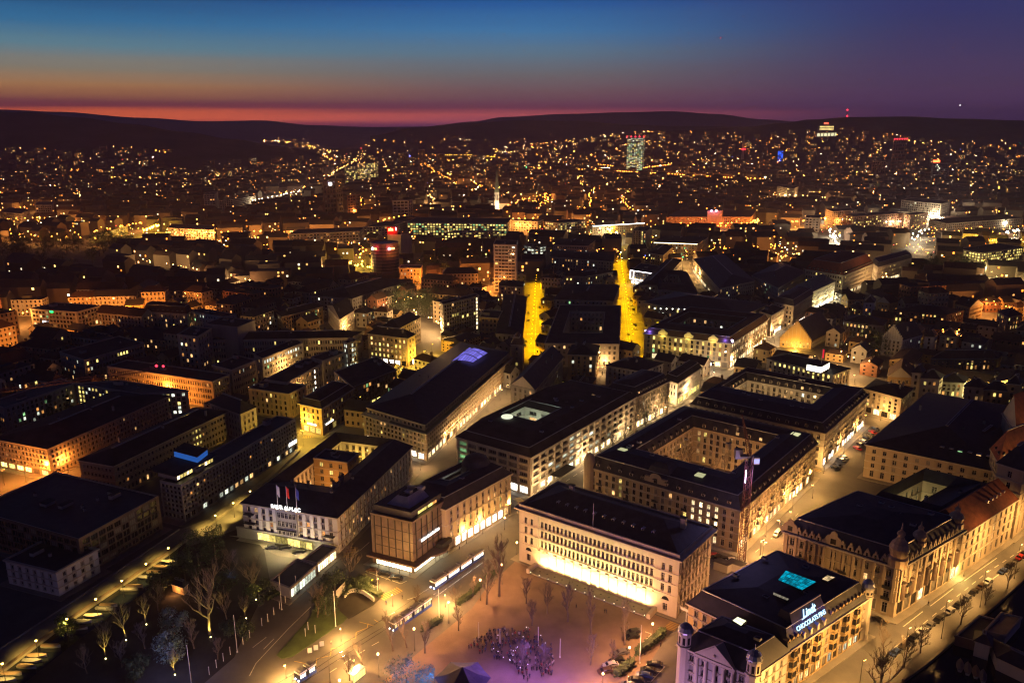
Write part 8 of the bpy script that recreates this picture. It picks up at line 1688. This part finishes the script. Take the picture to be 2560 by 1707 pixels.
for i_, (s, k, r, h) in enumerate((('D0 12 727', 4, 2.4, 8), ('D0 745 775', 5, 2.4, 6), ('D0 2105 570', 6, 3, 6), ('D1 635 415', 4, 4, 6), ('D1 818 430', 6, 3.5, 6), ('D1 965 490', 4, 3, 6), ('D1 1485 640', 3, 3.4, 10), ('D2 135 675', 5, 3, 8), ('D2 250 748', 0, 3, 8), ('D2 795 535', 4, 4.2, 16), ('D2 470 565', 0, 4, 8), ('D2 1360 665', 2, 4, 8), ('D2 1480 640', 6, 3, 8), ('D2 40 1085', 4, 1.6, 10), ('D2 140 1078', 4, 1.9, 10), ('D2 1155 1110', 2, 2.2, 10), ('D3 940 880', 5, 2, 8), ('D3 1005 860', 2, 3, 8), ('D3 925 780', 2, 2, 8), ('D3 1240 770', 4, 2, 8), ('D3 865 768', 4, 2, 8), ('D1 1410 572', 6, 4, 10), ('D1 310 620', 3, 3, 8), ('D1 410 625', 3, 3.4, 8), ('D1 485 630', 3, 3, 8), ('D2 2320 780', 2, 2.4, 10), ('D2 1350 725', 6, 3, 4))):
    p = pts(s)[0]; p.z = h; far_lamp(p, r, k)
struct('distant_lamps', fl, fcols, 'stuff')
# green lit strip and hilltop hotel, masts
q = pts('D2 1840 625 D2 2250 622'); m = MB(); m.obox(q[0] + Vector((0, 0, 8)), (q[1] - q[0]), (0, 3, 0), (0, 0, 5)); single('green_light_strip', m, [emit('green_strip', (.05, 1, .25), 2.5)], 'long strip of green light in front of the tall chimney', 'light strip')
p = [at_dist(*px(s)[0], 3300) for s in ('D3 470 325', 'D3 600 325')]; z = max(0, hz(p[0].x, p[0].y)); t = T('hilltop_hotel', 'brightly lit hotel with a red roof sign high on the dark hillside', 'hotel', p[0]); m = MB(); m.obox(p[0], p[1] - p[0], (0, 20, 0), (0, 0, 20)); t.part('wall', m, ['stone']); m = MB()
for k in range(12):
    for j in range(2): a = p[0].lerp(p[1], (k + .2) / 12) + Vector((0, -.5, 5 + 9 * j)); m.quad(a, a + (p[1] - p[0]) * .05, a + (p[1] - p[0]) * .05 + Vector((0, 0, 6)), a + Vector((0, 0, 6)))
t.part('window', m, [emit('hotel_light', (1, .75, .25), 2)], kind='stuff'); m = MB(); m.obox(p[0] + (p[1] - p[0]) * .3 + Vector((0, 0, 27)), (p[1] - p[0]) * .3, (0, 2, 0), (0, 0, 7)); t.part('roof_sign', m, [emit('hotel_red_sign', (1, .1, .05), 3)])
p = [at_dist(*px(s)[0], 2900) for s in ('D3 450 380', 'D3 625 375')]; t = T('lit_hillside_school', 'long building with glaring white windows below the hilltop hotel', 'building', p[0]); m = MB(); m.obox(p[0], p[1] - p[0], (0, 16, 0), (0, 0, 16)); t.part('wall', m, ['stone']); m = MB()
for k in range(22):
    if k % 4 == 3: continue
    a = p[0].lerp(p[1], (k + .15) / 22) + Vector((0, -.5, 3)); m.quad(a, a + (p[1] - p[0]) * .03, a + (p[1] - p[0]) * .03 + Vector((0, 0, 10)), a + Vector((0, 0, 10)))
t.part('window', m, [emit('school_light', (1, .95, .55), 1.8)], kind='stuff')
b0 = at_dist(*px('D3 725 200')[0], 4300); tp = at_dist(*px('D3 727 130')[0], 4300); t = T('hill_mast', 'thin mast with two red lamps on the eastern hilltop', 'mast', b0); m = MB(); m.cyl(b0 - Vector((0, 0, 20)), tp, 2.4, 1.0, 6); t.part('shaft', m, ['pole'])
for q in (b0.lerp(tp, .2), tp): m = MB(); m.octa(q + Vector((0, -3, 0)), 5.5); t.part('warning_lamp', m, [MATS['red_warning']])
p = at_dist(*px('W 2210 242')[0], 6000); t = T('airplane', 'tiny aircraft with a bright landing light in the violet sky', 'aircraft', p); m = MB(); m.cyl(p + Vector((-18, 0, 0)), p + Vector((18, 0, 1)), 2, 1.6, 8); m.obox(p + Vector((-2, -17, 0)), (5, 0, 0), (0, 34, 0), (0, 0, .6)); m.obox(p + Vector((14, -.3, 1)), (4, 0, 0), (0, .6, 0), (0, 0, 6)); t.part('fuselage', m, ['metal']); m = MB(); m.octa(p + Vector((-17, -3, -1)), 5); t.part('landing_light', m, [emit('landing_light_glow', (1, 1, .95), 4)])
p = at_dist(*px('W 1655 87')[0], 6000); t = T('airplane', 'tiny aircraft showing only a red lamp high in the sky', 'aircraft', p); m = MB(); m.cyl(p + Vector((-16, 0, 0)), p + Vector((16, 0, 1)), 1.6, 1.2, 8); m.obox(p + Vector((-2, -15, 0)), (4, 0, 0), (0, 30, 0), (0, 0, .5)); t.part('fuselage', m, ['dark']); m = MB(); m.octa(p + Vector((0, -2, -2)), 3.5); t.part('beacon', m, [MATS['red_warning']])
pr = random.Random(5); k = 0
for q, n_ in ((DARK[0], 8), (DARK[1], 60), (DARK[2], 10), (DARK[3], 26), (DARK[4], 8)):
    lo = [min(v.x for v in q), min(v.y for v in q)]; hi = [max(v.x for v in q), max(v.y for v in q)]; i = 0
    while i < n_:
        p = Vector((pr.uniform(lo[0], hi[0]), pr.uniform(lo[1], hi[1]), 0))
        if inside(p, q): leafy(p, 17, 9, 20 + k % 4, 'dark leafless looking park tree between the towers and old town' if q in (DARK[0], DARK[4]) else 'dark garden tree in the unlit park quarter', 'hedge', False, 'dark park trees' if q in (DARK[0], DARK[4]) else 'trees of the unlit park quarter'); k += 1; i += 1
# ------------------------------------------------------------------ the air
vm = bpy.data.materials.new('city_air'); vm.use_nodes = True; nt = vm.node_tree; nt.nodes.clear(); o = nd(nt, 'ShaderNodeOutputMaterial'); v = nd(nt, 'ShaderNodeVolumePrincipled'); v.inputs['Color'].default_value = (.76, .62, .92, 1); v.inputs['Density'].default_value = HAZE; v.inputs['Anisotropy'].default_value = .3; nt.links.new(v.outputs[0], o.inputs['Volume'])
b = MB(); b.box(-12000, -900, -60, 12000, 13500, 430); hz_o = struct('haze', b, vm, 'stuff')
